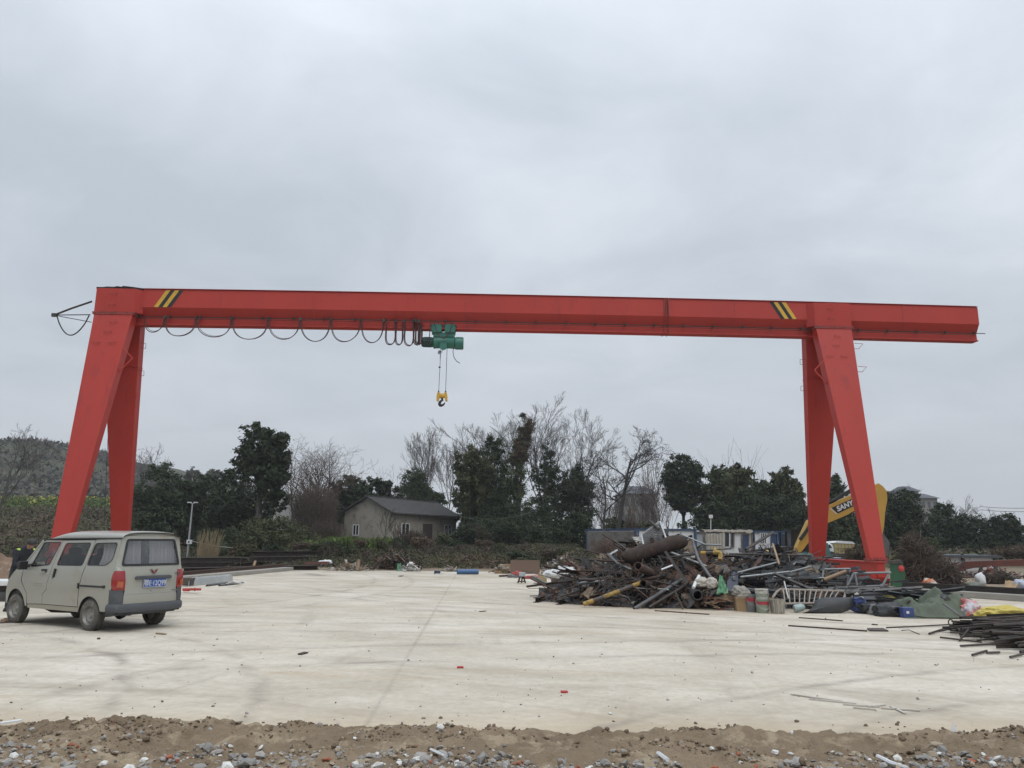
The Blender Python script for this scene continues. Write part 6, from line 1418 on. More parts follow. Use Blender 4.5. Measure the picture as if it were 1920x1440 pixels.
wire(sagline(at(360, 1015, 57.9), at(640, 1008, 64), .75), .028, M('pale_cable', (.27, .26, .24)), 'pale cable sagging from the lamp post box to the right')
FW = M('far_wire', (.12, .12, .125))
wire(sagline(at(735, 922, 110), at(862, 923, 112), .15), .04, FW, 'upper of the two far wires above the house roof'); wire(sagline(at(735, 926, 110), at(862, 927, 112), .15), .04, FW, 'lower of the two far wires above the house roof')
wire(sagline(at(1840, 950, 120), at(1990, 948, 110), .3), .035, FW, 'upper far wire in the sky at the right edge'); wire(sagline(at(1840, 956, 120), at(1990, 955, 110), .3), .035, FW, 'lower far wire in the sky at the right edge')
wire(sagline(at(868, 970, 74), at(1010, 955, 74), .5), .025, FW, 'thin wire running from the house corner into the dark trees')
# ------------------------------------------------------------------ trees, bushes, hill cover
def leaf_mat(name, c1, c2, c3):
    m = M(name, c1, c2, .7, .75, contrast=.16, rnd=.15, spec=.2); t = m.node_tree; b = t.nodes['Principled BSDF']
    return m
LEAF = {'dark': leaf_mat('leaves_dark', (.022, .034, .018), (.052, .066, .034), 0), 'mid': leaf_mat('leaves_mid', (.034, .048, .023), (.075, .088, .042), 0),
        'olive': leaf_mat('leaves_olive', (.048, .058, .026), (.085, .088, .042), 0), 'grass': leaf_mat('leaves_grass', (.055, .085, .022), (.095, .13, .035), 0),
        'brown': leaf_mat('leaves_brown', (.075, .055, .036), (.115, .085, .058), 0), 'straw': leaf_mat('straw', (.27, .21, .13), (.19, .15, .09), 0), 'far': leaf_mat('leaves_far', (.050, .058, .045), (.085, .082, .066), 0)}
def leaf_cloud(rs, blobs, n, size, clump=24, elong=1.35, droop=0.0, shell=2.4):
    """leaf quads in clumps through ellipsoid blobs (cx, cy, cz, rx, ry, rz)"""
    B = np.array(blobs, float); w = (B[:, 3]*B[:, 4]*B[:, 5])**.75; w /= w.sum()
    nc = max(6, n//clump); bi = rs.choice(len(B), nc, p=w)
    d = rs.normal(size=(nc, 3)); d /= np.linalg.norm(d, axis=1)[:, None]; rad = rs.random(nc)**(1/shell)
    cc = B[bi, :3]+d*rad[:, None]*B[bi, 3:6]
    cr = .11*B[bi, 3:6].mean(1)+.15
    li = rs.integers(0, nc, n); off = rs.normal(size=(n, 3))*(cr[li, None])*np.array((.62, .62, .45))
    P = cc[li]+off; P[:, 2] -= droop*np.abs(off[:, 0])
    out = P-B[bi[li], :3]; out /= (np.linalg.norm(out, axis=1)[:, None]+1e-6)
    nrm = out*.6+rs.normal(size=(n, 3))*.75+np.array((0, 0, .45)); nrm /= np.linalg.norm(nrm, axis=1)[:, None]
    tg = np.cross(nrm, rs.normal(size=(n, 3))); tg[:, 2] -= droop*.8; tg /= (np.linalg.norm(tg, axis=1)[:, None]+1e-6); bt = np.cross(nrm, tg)
    s = size*(.6+.8*rs.random(n))[:, None]
    a, b = tg*s*elong*.5, bt*s*.5/elong*1.1
    V = np.stack([P-a, P+b*.9-a*.1, P+a, P-b*.9-a*.1], 1).reshape(-1, 3)
    F = np.arange(4*n).reshape(n, 4); return V, F
def trunk_mb(base, blobs, r0, lean=(0, 0), forks=6, rs=None, n=8):
    mb = MB(); base = Vector(base); top = Vector(blobs[0][:3])
    zt = max(b[2] for b in blobs); p1 = base.lerp(top, .45)+Vector((lean[0], lean[1], 0))
    mb.tube([base-Vector((0, 0, .4)), base.lerp(p1, .5), p1, top], [r0*1.15, r0, r0*.75, r0*.3], n)
    for b in blobs[1:1+forks]:
        c = Vector(b[:3]); m = p1.lerp(c, .5)+Vector((0, 0, -.1*(c-p1).length)); mb.tube([p1, m, c], [r0*.5, r0*.33, r0*.12], 6)
    return mb
def leafy(name, label, cat, Y, trunk_px, blobs_px, n, size, mat, seed, r0=.22, group=None, ybase=None, elong=1.35, droop=0, clump=26, thick=.8, trunk=True, shell=2.4):
    """blobs_px: (px, py, rx_px, ry_px) outlines of the crown's lobes as seen in the photograph; given real size and depth at distance Y"""
    rs = np.random.default_rng(seed); k = Y/F_PX; blobs = []
    for i, (px, py, rx, ry) in enumerate(blobs_px):
        dy = (rs.random()-.5)*rx*k*.9 if i else 0; c = at(px, py, Y+dy); blobs.append((c.x, c.y, c.z, rx*k, rx*k*thick, ry*k*1.04))
    b = gground(trunk_px, Y)
    if ybase is not None: b.z = at(trunk_px, ybase, Y).z
    t = thing(name, label, cat, b, 0, group); main_blobs = list(blobs)
    for (bx, by, bz, rx_, ry_, rz_) in main_blobs:
        for q in range(7):
            d = rs.normal(size=3); d /= np.linalg.norm(d); g_ = .26+.22*rs.random(); blobs.append((bx+d[0]*rx_*.92, by+d[1]*ry_*.92, bz+(d[2]*.9+.12)*rz_*.92, rx_*g_, ry_*g_, rz_*g_))
    V, F = leaf_cloud(rs, blobs, int(n*2.7), size*.56, clump, elong, droop, shell); np_mesh('crown', V, F, mat, t, b)
    if trunk: trunk_mb(b, main_blobs, r0).build('trunk', BARK, t, b)
    return t
def grow(out, p, d, ln, r, lv, rnd, nk, jit, up, spread, lmin=.25):
    segs = 5 if lv < 2 else 4 if lv < 3 else 3; pts = [p.copy()]; rr = [r]; q = p.copy(); dd = d.copy()
    for i in range(segs):
        dd = (dd+Vector((rnd.gauss(0, jit), rnd.gauss(0, jit), rnd.gauss(0, jit*.6)+up))).normalized(); q = q+dd*ln/segs; pts.append(q.copy()); rr.append(max(.008, r*(1-(i+1)/segs*.62)))
    out.append((pts, rr, lv))
    if lv >= len(nk): return
    for k in range(nk[lv]):
        f = .28+.72*(k+rnd.random())/nk[lv] if lv else .35+.65*(k+rnd.random()*.8)/nk[lv]
        i = min(segs-1, int(f*segs)); g = f*segs-i; pp = pts[i].lerp(pts[i+1], min(1, g)); bd = (pts[i+1]-pts[i]).normalized()
        ax = bd.orthogonal().normalized(); ax = Matrix.Rotation(rnd.uniform(0, 6.283), 3, bd) @ ax
        nd = (Matrix.Rotation(rnd.uniform(*spread), 3, ax) @ bd).normalized()
        grow(out, pp, nd, ln*rnd.uniform(.42, .68)*(1.15-.45*f), max(.010, (r*(1-f*.62))*.62), lv+1, rnd, nk, jit, up, spread, lmin)
def bare(name, label, Y, px, py_top, seed, nk=(7, 6, 6, 4), r0=.16, jit=.12, up=.06, spread=(.35, .95), stems=1, sp_px=0, group=None, mat=None, ybase=None, lean=0, tw=.016, first=.55, cat='tree'):
    rnd = random.Random(seed); b = gground(px, Y)
    if ybase is not None: b.z = at(px, ybase, Y).z
    H = at(px, py_top, Y).z-b.z; t = thing(name, label, cat, b, 0, group)
    for s in range(stems):
        tr, cr = MB(), MB(); out = []; q = b+Vector(((s-(stems-1)/2)*sp_px*Y/F_PX/max(1, stems-1)*2 if stems > 1 else 0, rnd.uniform(-1, 1)*(stems > 1), -.3))
        hh = H*(1 if s == 0 else rnd.uniform(.7, 1.0)); grow(out, q, Vector((lean+rnd.gauss(0, .06), rnd.gauss(0, .06), 1)).normalized(), hh*first*1.35, r0*rnd.uniform(.8, 1), 0, rnd, nk, jit, up, spread)
        zmax = max(p.z for pts, _, _ in out for p in pts); k = hh/(zmax-q.z)
        for pts, rr, lv in out:
            pts = [Vector((q.x+(p.x-q.x)*min(1.25, max(.8, k)), q.y+(p.y-q.y)*min(1.25, max(.8, k)), q.z+(p.z-q.z)*k)) for p in pts]
            (tr if lv == 0 else cr).tube(pts, [max(tw*(.62 if lv > 1 else 1), x) for x in rr], 7 if lv == 0 else 5 if lv == 1 else 3, cap=False)
        tr.build('trunk', mat or BARK, t, b); cr.build('branches', mat or BARK, t, b)
    return t
FARBARK = M('pale_bark', (.13, .12, .11), (.10, .09, .085), 2, .9); BRN = M('brown_bark', (.105, .075, .055), (.07, .05, .038), 2, .9); DKBARK = M('dark_bark', (.040, .036, .033), (.026, .023, .021), 2, .9)

# -- left group
leafy('evergreen_tree', 'broad dark evergreen tree right behind the red left crane leg', 'tree', 74, 300, [(300, 925, 50, 42), (268, 960, 34, 40), (330, 960, 40, 45), (300, 985, 60, 35), (255, 1000, 30, 30)], 9000, .34, LEAF['dark'], 1)
leafy('evergreen_tree', 'dark evergreen tree behind the slim lamp post', 'tree', 76, 385, [(378, 925, 42, 38), (350, 960, 40, 40), (405, 960, 40, 40), (380, 990, 60, 35)], 8000, .34, LEAF['dark'], 2)
leafy('evergreen_tree', 'dark evergreen tree below the left side of the tall forked evergreen', 'tree', 72, 445, [(440, 925, 38, 36), (460, 965, 45, 40), (420, 980, 40, 40), (470, 1000, 50, 25)], 7500, .34, LEAF['dark'], 3)
leafy('tall_evergreen', 'tall forked evergreen tree standing out above the dark trees at the left', 'tree', 68, 482, [(492, 838, 38, 38), (520, 868, 26, 40), (466, 858, 28, 26), (450, 872, 18, 11), (482, 812, 24, 16), (512, 825, 22, 22), (500, 890, 38, 28), (522, 905, 22, 32), (472, 884, 24, 22), (458, 880, 20, 12), (510, 935, 26, 16), (530, 945, 14, 14)], 7600, .36, LEAF['dark'], 4, r0=.24, ybase=975, shell=2.0, clump=30)
leafy('round_bush', 'large olive-green rounded bush under the tall forked evergreen', 'bush', 62, 520, [(520, 1005, 62, 26), (478, 1018, 45, 18), (560, 1015, 40, 20), (525, 985, 30, 14)], 6500, .22, LEAF['olive'], 5, r0=.08, ybase=1045)
leafy('round_bush', 'dark green bush between lamp post and olive-green bush', 'bush', 63, 430, [(430, 1015, 40, 22), (400, 1025, 36, 18), (460, 1020, 30, 18)], 3600, .22, LEAF['mid'], 6, r0=.08, ybase=1045)
leafy('far_tree', 'small hazy conifer-like tree on the far skyline left of the tall evergreen', 'tree', 170, 362, [(362, 885, 10, 9), (372, 890, 9, 8), (352, 891, 8, 8)], 1200, .5, LEAF['far'], 7)
leafy('far_tree', 'round hazy tree on the far skyline next to the tall evergreen', 'tree', 160, 398, [(398, 890, 16, 9), (390, 896, 18, 9), (408, 896, 14, 9)], 1500, .5, LEAF['far'], 8)
bare('bare_tree', 'pale bare tree in the far distance right of the left crane leg', 130, 280, 828, 9, r0=.16, stems=3, sp_px=12, mat=FARBARK, tw=.030, nk=(6, 5, 4))
bare('bare_tree', 'bare tree cut by the left edge of the photo', 62, -8, 782, 10, r0=.16, nk=(7, 6, 5, 3), mat=BARK, lean=.12, tw=.016)
bare('bare_conifer', 'tall bare many-stemmed tree with fine upswept twigs right of the tall evergreen', 84, 582, 806, 11, stems=6, sp_px=26, nk=(15, 6, 3), r0=.13, jit=.03, up=.07, spread=(.6, 1.1), mat=BRN, tw=.017, first=.8, ybase=1010)
def twiggy(name, label, Y, px, py, rx, ry, n, mat, seed, cat='bush', ln=(.5, 1.3), rad=.012, base=1.0, ybase=None):
    """a bush of bare twigs: many thin bent shoots fanning from its base"""
    rnd = random.Random(seed); k = Y/F_PX; c = at(px, py, Y); b = gground(px, Y)
    if ybase is not None: b.z = at(px, ybase, Y).z
    t = thing(name, label, cat, b); mb = MB()
    for i in range(n):
        a = rnd.uniform(0, 6.283); u = rnd.random()**.6; e_ = Vector((c.x+math.cos(a)*u*rx*k, Y+math.sin(a)*u*rx*k*.8, c.z+rnd.uniform(-1, 1)*(1-u*u*.7)**.5*ry*k)); s_ = Vector((b.x+(e_.x-b.x)*.45*rnd.random(), Y+(e_.y-Y)*.3, b.z))
        st = e_.lerp(s_, rnd.uniform(.25, .75)); m = st.lerp(e_, .5)+Vector((rnd.gauss(0, .10), rnd.gauss(0, .10), rnd.gauss(.03, .08)))
        mb.tube([st, m, e_], [rad*1.3, rad, rad*.6], 3, cap=False)
        for q in range(2):
            f = m.lerp(e_, rnd.random()); mb.tube([f, f+Vector((rnd.gauss(0, .25), rnd.gauss(0, .25), abs(rnd.gauss(.12, .18))))], [rad*.8, rad*.5], 3, cap=False)
    mb.build('twigs', mat, t, b); sb = MB()
    for i in range(5): a = i*1.26; sb.tube([b+Vector((.1*math.cos(a), .1*math.sin(a), -.2)), b.lerp(c, .5)+Vector((rx*k*.3*math.cos(a), rx*k*.3*math.sin(a), 0))], [rad*4, rad*2], 5)
    sb.build('stems', mat, t, b); return t
twiggy('brown_shrub', 'big brown leafless shrub in front of the tall bare many-stemmed tree', 70, 590, 955, 48, 52, 1500, M('shrub_brown', (.105, .082, .064), (.07, .054, .042), 1, .9), 12, rad=.016, ybase=1030)
twiggy('brown_shrub', 'low brown leafless shrub left of the beige house', 68, 615, 1000, 38, 26, 600, TWIG, 13, rad=.014, ybase=1030)
leafy('broadleaf_tree', 'evergreen tree with big leaves behind the left gable of the house', 'tree', 88, 660, [(660, 930, 34, 34), (690, 925, 28, 26), (640, 955, 30, 36), (700, 950, 30, 24)], 4200, .55, LEAF['dark'], 14, shell=2)
leafy('broadleaf_tree', 'smaller big-leaved evergreen behind the middle of the house roof', 'tree', 90, 722, [(722, 922, 16, 18), (716, 945, 24, 18)], 1500, .5, LEAF['dark'], 15)
leafy('round_tree', 'grey-green rounded tree with thin tips behind the house roof', 'tree', 92, 775, [(776, 905, 24, 26), (772, 928, 32, 22), (790, 930, 24, 18)], 4200, .30, LEAF['mid'], 16, clump=26)
bare('bare_tree', 'bare sapling with thin tips rising out of the rounded tree behind the house', 93, 770, 868, 17, stems=5, sp_px=14, nk=(9, 4), r0=.06, jit=.04, up=.1, spread=(.2, .5), tw=.016)
leafy('round_tree', 'low leafy tree at the right end of the house roof', 'tree', 92, 812, [(812, 934, 18, 12), (826, 940, 12, 9)], 900, .35, LEAF['mid'], 18)
bare('bare_tree', 'slender bare tree with light grey twigs above the right end of the house', 96, 818, 786, 19, nk=(9, 6, 4, 3), r0=.13, jit=.055, up=.11, spread=(.18, .42), stems=3, sp_px=12, mat=FARBARK, tw=.018, first=.75)
bare('bare_tree', 'thin bare sapling at the far left of the slender bare trees', 98, 742, 858, 20, nk=(7, 4, 3), r0=.08, jit=.08, up=.06, mat=FARBARK, tw=.018)
bare('bare_tree', 'thin bare tree between rounded tree and slender bare tree', 97, 797, 822, 21, nk=(10, 5, 3), r0=.09, jit=.06, up=.08, spread=(.3, .6), mat=FARBARK, tw=.016, first=.75)
bare('bare_tree', 'lean bare tree beside the left flank of the bamboo clump', 94, 872, 800, 22, nk=(8, 5, 3), r0=.10, jit=.09, up=.06, mat=BARK, tw=.016, lean=-.1)

# -- centre: bamboo, ivy-clad trunks and bare crowns
def bamboo(name, label, Y, px0, px1, py_top, seed, n=26, leaves=6000, mat=None, ybase=None, size=.30, arch=.5, low=.35):
    rs = np.random.default_rng(seed); rnd = random.Random(seed); b = gground((px0+px1)/2, Y)
    t = thing(name, label, 'bamboo', b); cm = MB(); blobs = []
    for i in range(n):
        px = px0+(px1-px0)*(i+rnd.random())/n; yy = Y+rnd.uniform(-2.5, 2.5); p = gground(px, yy); f = (px-(px0+px1)/2)/max(1, (px1-px0)/2)
        top = at(px+f*10, py_top+abs(f)**1.7*45+rnd.uniform(0, 38), yy); hgt = top.z-p.z; side = math.copysign(arch, f+rnd.gauss(0, .5))*hgt*.10*rnd.random()
        pts = [p+Vector((side*u**2.6, rnd.gauss(0, .04), hgt*(u-.06*u**4))) for u in (0, .25, .5, .7, .85, 1)]; cm.tube(pts, [.045, .04, .035, .026, .018, .010], 5, cap=False)
        for u in (.45, .62, .76, .88, .97):
            if u < low: continue
            q = p+Vector((side*u**2.6, 0, hgt*(u-.06*u**4))); blobs.append((q.x, q.y, q.z, .55+.5*(1-abs(u-.7)), .55, hgt*.055+.2))
    V, F = leaf_cloud(rs, blobs, leaves, size, 22, 1.9, .5, 1.6); np_mesh('leaves', V, F, mat or LEAF['olive'], t, b); cm.build('culms', LEAF['olive'], t, b); return t
bamboo('bamboo_clump', 'arching dark bamboo clump at the left of the tallest bare trees', 76, 862, 905, 824, 23, 20, 5600, LEAF['olive'], arch=1.2)
bamboo('bamboo_clump', 'low dark bamboo clump behind the right corner of the house', 80, 868, 900, 905, 24, 12, 2800, LEAF['mid'])
leafy('ivy_tree', 'dark ivy-clad tree column in the middle of the bamboo', 'tree', 77, 925, [(925, 880, 26, 46), (912, 842, 14, 26), (935, 848, 14, 22), (925, 935, 40, 50), (900, 950, 34, 45), (930, 985, 50, 40)], 11500, .27, LEAF['dark'], 25, r0=.2, clump=30)
leafy('ivy_tree', 'leaning ivy-clad tree column with a brown tip below the bird nest', 'tree', 77, 975, [(968, 860, 15, 34), (984, 815, 12, 24), (978, 838, 14, 24), (958, 905, 24, 36), (965, 955, 36, 46), (975, 995, 40, 34)], 9000, .26, LEAF['mid'], 26, r0=.2, clump=30)
leafy('brown_ivy_top', 'brown dead ivy tuft on the top of the leaning column', 'ivy', 76.6, 984, [(989, 802, 12, 18), (983, 822, 13, 20), (976, 850, 14, 22)], 2000, .22, LEAF['brown'], 27, trunk=False, ybase=830)
leafy('ivy_tree', 'slim ivy-clad trunk with a dark nest under the right bare crowns', 'tree', 78, 1022, [(1022, 855, 12, 22), (1030, 880, 20, 18), (1018, 900, 22, 24), (1024, 945, 30, 40), (1010, 985, 36, 34)], 5600, .26, LEAF['dark'], 28, r0=.18, clump=30)
leafy('evergreen_tree', 'dark spreading evergreen right of the slim ivy-clad trunk', 'tree', 80, 1075, [(1075, 895, 26, 24), (1092, 920, 24, 22), (1055, 925, 28, 32), (1080, 960, 34, 40)], 6000, .32, LEAF['dark'], 29, clump=34)
leafy('dark_bush', 'dark bush at the foot of the evergreens left of the weathered cabin', 'bush', 66, 1078, [(1078, 1000, 34, 34), (1050, 1010, 34, 28), (1100, 1015, 20, 26)], 6000, .22, LEAF['dark'], 30, ybase=1052)
leafy('dark_bush', 'dark bush mass below the bamboo right of the house', 'bush', 70, 920, [(920, 1000, 50, 30), (880, 1005, 30, 26), (970, 1005, 46, 30), (1010, 1010, 40, 24)], 8200, .24, LEAF['dark'], 31, ybase=1045)
for k, (px, top, Y, lean, r0, lab) in enumerate(((905, 792, 82, -.12, .13, 'bare tree spreading left above the ivy-clad columns'), (942, 764, 83, -.03, .14, 'bare tree just left of the bird nest'), (972, 750, 82, .0, .16, 'tall bare tree holding the bird nest'), (1018, 744, 83, .03, .16, 'tallest bare tree in the centre group'), (1048, 776, 84, -.02, .14, 'bare tree with a broad twiggy crown right of the tallest'), (1072, 760, 83, .14, .16, 'bare tree leaning right with long rising limbs'))):
    bare('bare_tree', lab, Y, px, top, 40+k, nk=(8, 6, 5, 4), r0=r0, jit=.075, up=.055, spread=(.28, .66), lean=lean, mat=BARK, tw=.0155, first=.72)
bare('spreading_tree', 'wide spreading dark bare tree with crooked limbs above the weathered cabin', 74, 1155, 792, 52, nk=(8, 6, 6, 5), r0=.27, jit=.18, up=.03, spread=(.55, 1.15), mat=DKBARK, tw=.018, first=.72, ybase=1000)
bare('spreading_tree', 'second crooked bare tree just left of the wide spreading one', 76, 1128, 800, 53, nk=(6, 5, 5, 3), r0=.17, jit=.17, up=.04, spread=(.4, .95), mat=DKBARK, tw=.017, first=.66, lean=-.05)
def nest(px, py, Y, r_, label):
    rnd = random.Random(int(px)); mb = MB(); c = at(px, py, Y)
    for i in range(90): d = Vector((rnd.gauss(0, 1), rnd.gauss(0, 1), rnd.gauss(0, .6))).normalized(); p = c+d*r_*rnd.random()**.4; q = Vector((rnd.gauss(0, 1), rnd.gauss(0, 1), rnd.gauss(0, .5))).normalized()*r_*.7; mb.bar(p-q, p+q, .04, .04)
    return solo('bird_nest', mb, DKBARK, label, 'nest')
nest(980, 779, 82, .30, 'small dark bird nest high in the bare tree'); nest(1033, 850, 78, .42, 'larger dark bird nest lower down beside the ivy-clad trunk')
# thicket of thin bare saplings between the spreading tree and the evergreens
src = None
rnd = random.Random(77)
for k in range(22):
    px = 1095+k*7.8+rnd.uniform(-3, 3); Y = rnd.uniform(82, 96); top = rnd.uniform(835, 905) if px > 1195 and px < 1240 else rnd.uniform(880, 930)
    if k < 3: o_ = bare('bare_sapling', 'thin brown bare sapling in the thicket behind the weathered cabin', Y, px, top, 60+k, nk=(9, 4, 2), r0=.06, jit=.06, up=.08, spread=(.2, .55), mat=BRN, tw=.018, first=.78, group='bare saplings behind the cabins'); src = (src or [])+[(o_, at(px, top, Y).z-o_.location.z)]
    else:
        s_, h_ = src[k % 3]; o_ = copy_tree(s_); b = gground(px, Y); put(o_, b, (0, 0, rnd.uniform(0, 6.28)), (at(px, top, Y).z-b.z)/h_)
twiggy('brown_shrub', 'brown twiggy undergrowth below the spreading bare tree', 82, 1180, 992, 60, 22, 700, BRN, 90, rad=.018, ybase=1015)
leafy('round_bush', 'olive bush half hidden behind the cabins left of the dark evergreen', 'bush', 80, 1180, [(1150, 985, 18, 12), (1215, 990, 16, 11)], 900, .28, LEAF['olive'], 91, ybase=1010)
# -- right group
leafy('evergreen_tree', 'rounded dark evergreen standing alone left of the bamboo hedge', 'tree', 84, 1282, [(1280, 892, 36, 36), (1262, 905, 24, 28), (1300, 905, 22, 30), (1282, 935, 34, 26), (1275, 870, 22, 18)], 7000, .33, LEAF['dark'], 92, r0=.22)
for k, (a, b, top, Y, lf, lab) in enumerate(((1322, 1372, 866, 84, 7500, 'bamboo stand at the left end of the tall hedge'), (1368, 1412, 852, 83, 7500, 'highest bamboo stand in the tall hedge'), (1408, 1452, 880, 85, 6500, 'bamboo stand in the middle of the tall hedge'), (1448, 1508, 868, 84, 8500, 'wide bamboo stand left of the rear crane leg'), (1548, 1584, 878, 84, 6500, 'bamboo stand seen between the right crane legs'))):
    bamboo('bamboo_clump', lab, Y, a, b, top, 100+k, 24, lf, LEAF['olive'] if k % 2 else LEAF['mid'], size=.33, low=.2)
leafy('hedge_bush', 'dark undergrowth bush behind the white cabins', 'bush', 80, 1400, [(1345, 975, 36, 34), (1400, 965, 50, 45), (1460, 970, 50, 42), (1500, 985, 40, 34), (1320, 985, 36, 26)], 10500, .32, LEAF['dark'], 110, ybase=1010)
leafy('hedge_bush', 'dark bush between the right crane legs under the excavator boom', 'bush', 78, 1570, [(1560, 985, 40, 40), (1600, 985, 38, 36), (1585, 1005, 50, 26), (1625, 990, 26, 32)], 8500, .30, LEAF['mid'], 111, ybase=1030)
bare('bare_tree', 'thin bare tips rising above the bamboo hedge', 92, 1375, 822, 112, stems=4, sp_px=38, nk=(8, 3), r0=.06, jit=.05, up=.1, spread=(.2, .5), mat=FARBARK, tw=.014, first=.85)
leafy('round_evergreen', 'dense round dark evergreen right of the front crane leg', 'tree', 78, 1695, [(1692, 962, 36, 36), (1678, 985, 30, 40), (1710, 985, 28, 38), (1692, 1010, 42, 30)], 9500, .30, LEAF['dark'], 113, r0=.24, shell=3)
leafy('round_evergreen', 'dark evergreen with a wide flat crown above the low white cabin', 'tree', 82, 1815, [(1815, 995, 46, 26), (1785, 1005, 34, 28), (1845, 1008, 30, 26), (1820, 1025, 60, 18), (1760, 1015, 30, 26)], 9000, .32, LEAF['dark'], 114, shell=3)
leafy('round_evergreen', 'separate dark evergreen nearest the right edge', 'tree', 80, 1885, [(1885, 985, 24, 20), (1870, 1000, 20, 24), (1897, 1008, 16, 22), (1880, 1020, 30, 20)], 5200, .32, LEAF['dark'], 115, shell=2.6)
leafy('round_evergreen', 'slim dark evergreen in front of the pale far buildings', 'tree', 86, 1762, [(1768, 960, 16, 16), (1760, 980, 18, 22), (1750, 1000, 26, 22)], 3200, .33, LEAF['dark'], 116)
leafy('far_tree', 'greenish tree cut by the right edge of the photo', 'tree', 95, 1925, [(1925, 1000, 14, 16), (1930, 1020, 20, 22)], 1300, .36, LEAF['mid'], 117)
for k, (px, top, Y, lab) in enumerate(((1672, 898, 120, 'pale bare tree peeping over the round evergreen'), (1738, 904, 125, 'pale bare tree in front of the far hazy buildings'), (1775, 930, 118, 'pale bare tree right of the far hazy buildings'), (1812, 922, 116, 'tallest pale bare tree at the right skyline'), (1838, 940, 114, 'pale bare tree second from the right skyline end'), (1866, 942, 113, 'pale bare tree at the right end of the skyline'), (1792, 942, 117, 'short pale bare tree between two taller ones'))):
    bare('bare_tree', lab, Y, px, top, 120+k, nk=(7, 5, 4), r0=.15, jit=.12, up=.07, spread=(.3, .8), mat=FARBARK, tw=.026, first=.68)
# brush pile and dry scrub at the right
def brush(name, label, Y, blobs_px, n, mat, seed, rad=.014, ln=(.4, 1.1)):
    rnd = random.Random(seed); k = Y/F_PX; mb = MB()
    for i in range(n):
        px, py, rx, ry = rnd.choices(blobs_px, [q[2]*q[3] for q in blobs_px])[0]; a = rnd.uniform(0, 6.283); u = rnd.random()**.5
        yy = Y+rnd.uniform(-1, 1)*rx*k*.7; c = at(px+rx*u*math.cos(a), py+ry*u*math.sin(a), yy); c.z = max(c.z, .05)
        l = rnd.uniform(*ln); d = Vector((rnd.gauss(0, 1), rnd.gauss(0, .8), rnd.gauss(0, .75))).normalized()*l*.5; kk = Vector((rnd.gauss(0, .12), rnd.gauss(0, .1), rnd.gauss(.02, .12)))
        p, q = c-d, c+d; p.z = max(.02, p.z); q.z = max(.02, q.z); mb.tube([p, c+kk, q], [rad*1.2, rad, rad*.5], 3, cap=False)
    return solo(name, mb, mat, label, 'brush pile')
brush('brush_pile', 'tall heap of dry brown brushwood beside the green tank', 34, [(1722, 1060, 34, 42), (1745, 1075, 46, 28), (1712, 1030, 18, 24), (1775, 1085, 30, 18), (1705, 1080, 20, 22)], 2600, M('dry_brush', (.105, .078, .058), (.062, .046, .036), 1.5, .9), 130)
brush('brush_pile', 'small brown brushwood tuft at the right beside the white bag', 36, [(1872, 1092, 22, 18), (1890, 1097, 14, 14), (1850, 1095, 14, 10)], 650, TWIG, 131, .012, (.3, .7))
leafy('dry_scrub', 'low pale dry scrub between excavator and front crane leg', 'scrub', 48, 1625, [(1628, 1040, 22, 16), (1605, 1045, 20, 14), (1645, 1035, 14, 18)], 2600, .16, LEAF['brown'], 132, trunk=False, elong=3)
leafy('dry_scrub', 'low brown scrub at the far right beyond the red arm', 'scrub', 60, 1900, [(1895, 1035, 30, 9), (1930, 1032, 30, 10)], 1400, .2, LEAF['brown'], 133, trunk=False, elong=2.5)
leafy('small_conifer', 'small green bushy tree poking out behind the brush pile', 'bush', 52, 1708, [(1706, 1018, 14, 14), (1712, 1028, 18, 12), (1745, 1022, 12, 10)], 1600, .2, LEAF['mid'], 134)

# -- hill cover, rapeseed strip and scrub bank at the left (uncountable)
def cover(name, label, n, xs, ys, size, mats, w, hgt, elong=1.3, mask=None, seed=1):
    rs = np.random.default_rng(seed); rnd = random.Random(seed); P = []
    while len(P) < n:
        x, y = rnd.uniform(*xs), rnd.uniform(*ys)
        if mask and not mask(x, y, rnd): continue
        P.append((x, y, ground_z(x, y)+rnd.random()**1.3*hgt(x, y)))
    P = np.array(P); n = len(P); nrm = rs.normal(size=(n, 3))*.8+np.array((0, -.2, .5)); nrm /= np.linalg.norm(nrm, axis=1)[:, None]
    tg = np.cross(nrm, rs.normal(size=(n, 3))); tg /= np.linalg.norm(tg, axis=1)[:, None]
    if elong > 2: tg = rs.normal(size=(n, 3))*.35+np.array((0, 0, 1)); tg /= np.linalg.norm(tg, axis=1)[:, None]; nrm = np.cross(tg, rs.normal(size=(n, 3))); nrm /= np.linalg.norm(nrm, axis=1)[:, None]
    bt = np.cross(nrm, tg); s = (size*(.5+rs.random(n)))[:, None]; a, b = tg*s*elong*.5, bt*s*.5/(elong if elong < 2 else elong*.5)
    V = np.stack([P-a, P+b, P+a, P-b], 1).reshape(-1, 3); cw = np.cumsum(np.array(w)/sum(w)); mi = np.array([int(np.searchsorted(cw, min(.999, max(0, .5+.75*fbm(p[0]*.22, p[1]*.22, seed, 3)+rnd.gauss(0, .16))))) for p in P])
    return tag(np_mesh(name, V, np.arange(4*n).reshape(n, 4), mats, mi=mi), label, kind='stuff')
HL1 = [LEAF['far'], M('hill_twigs', (.080, .070, .058), (.062, .055, .046), .05, .95), M('hill_dark', (.045, .050, .041), (.034, .038, .032), .05, .95), M('hill_grass', (.072, .080, .042), (.056, .065, .036), .05, .95)]
def hillmask(x, y, r):
    if x > -55 and y < 200: return False
    if x > -150 and r.random() < .6: return True
    # terraces: gaps along contour lines
    z = ground_z(x, y); return fbm(x*.03, y*.03, 4, 3)+.35*math.sin(z*1.15)+r.gauss(0, .22) > -.05
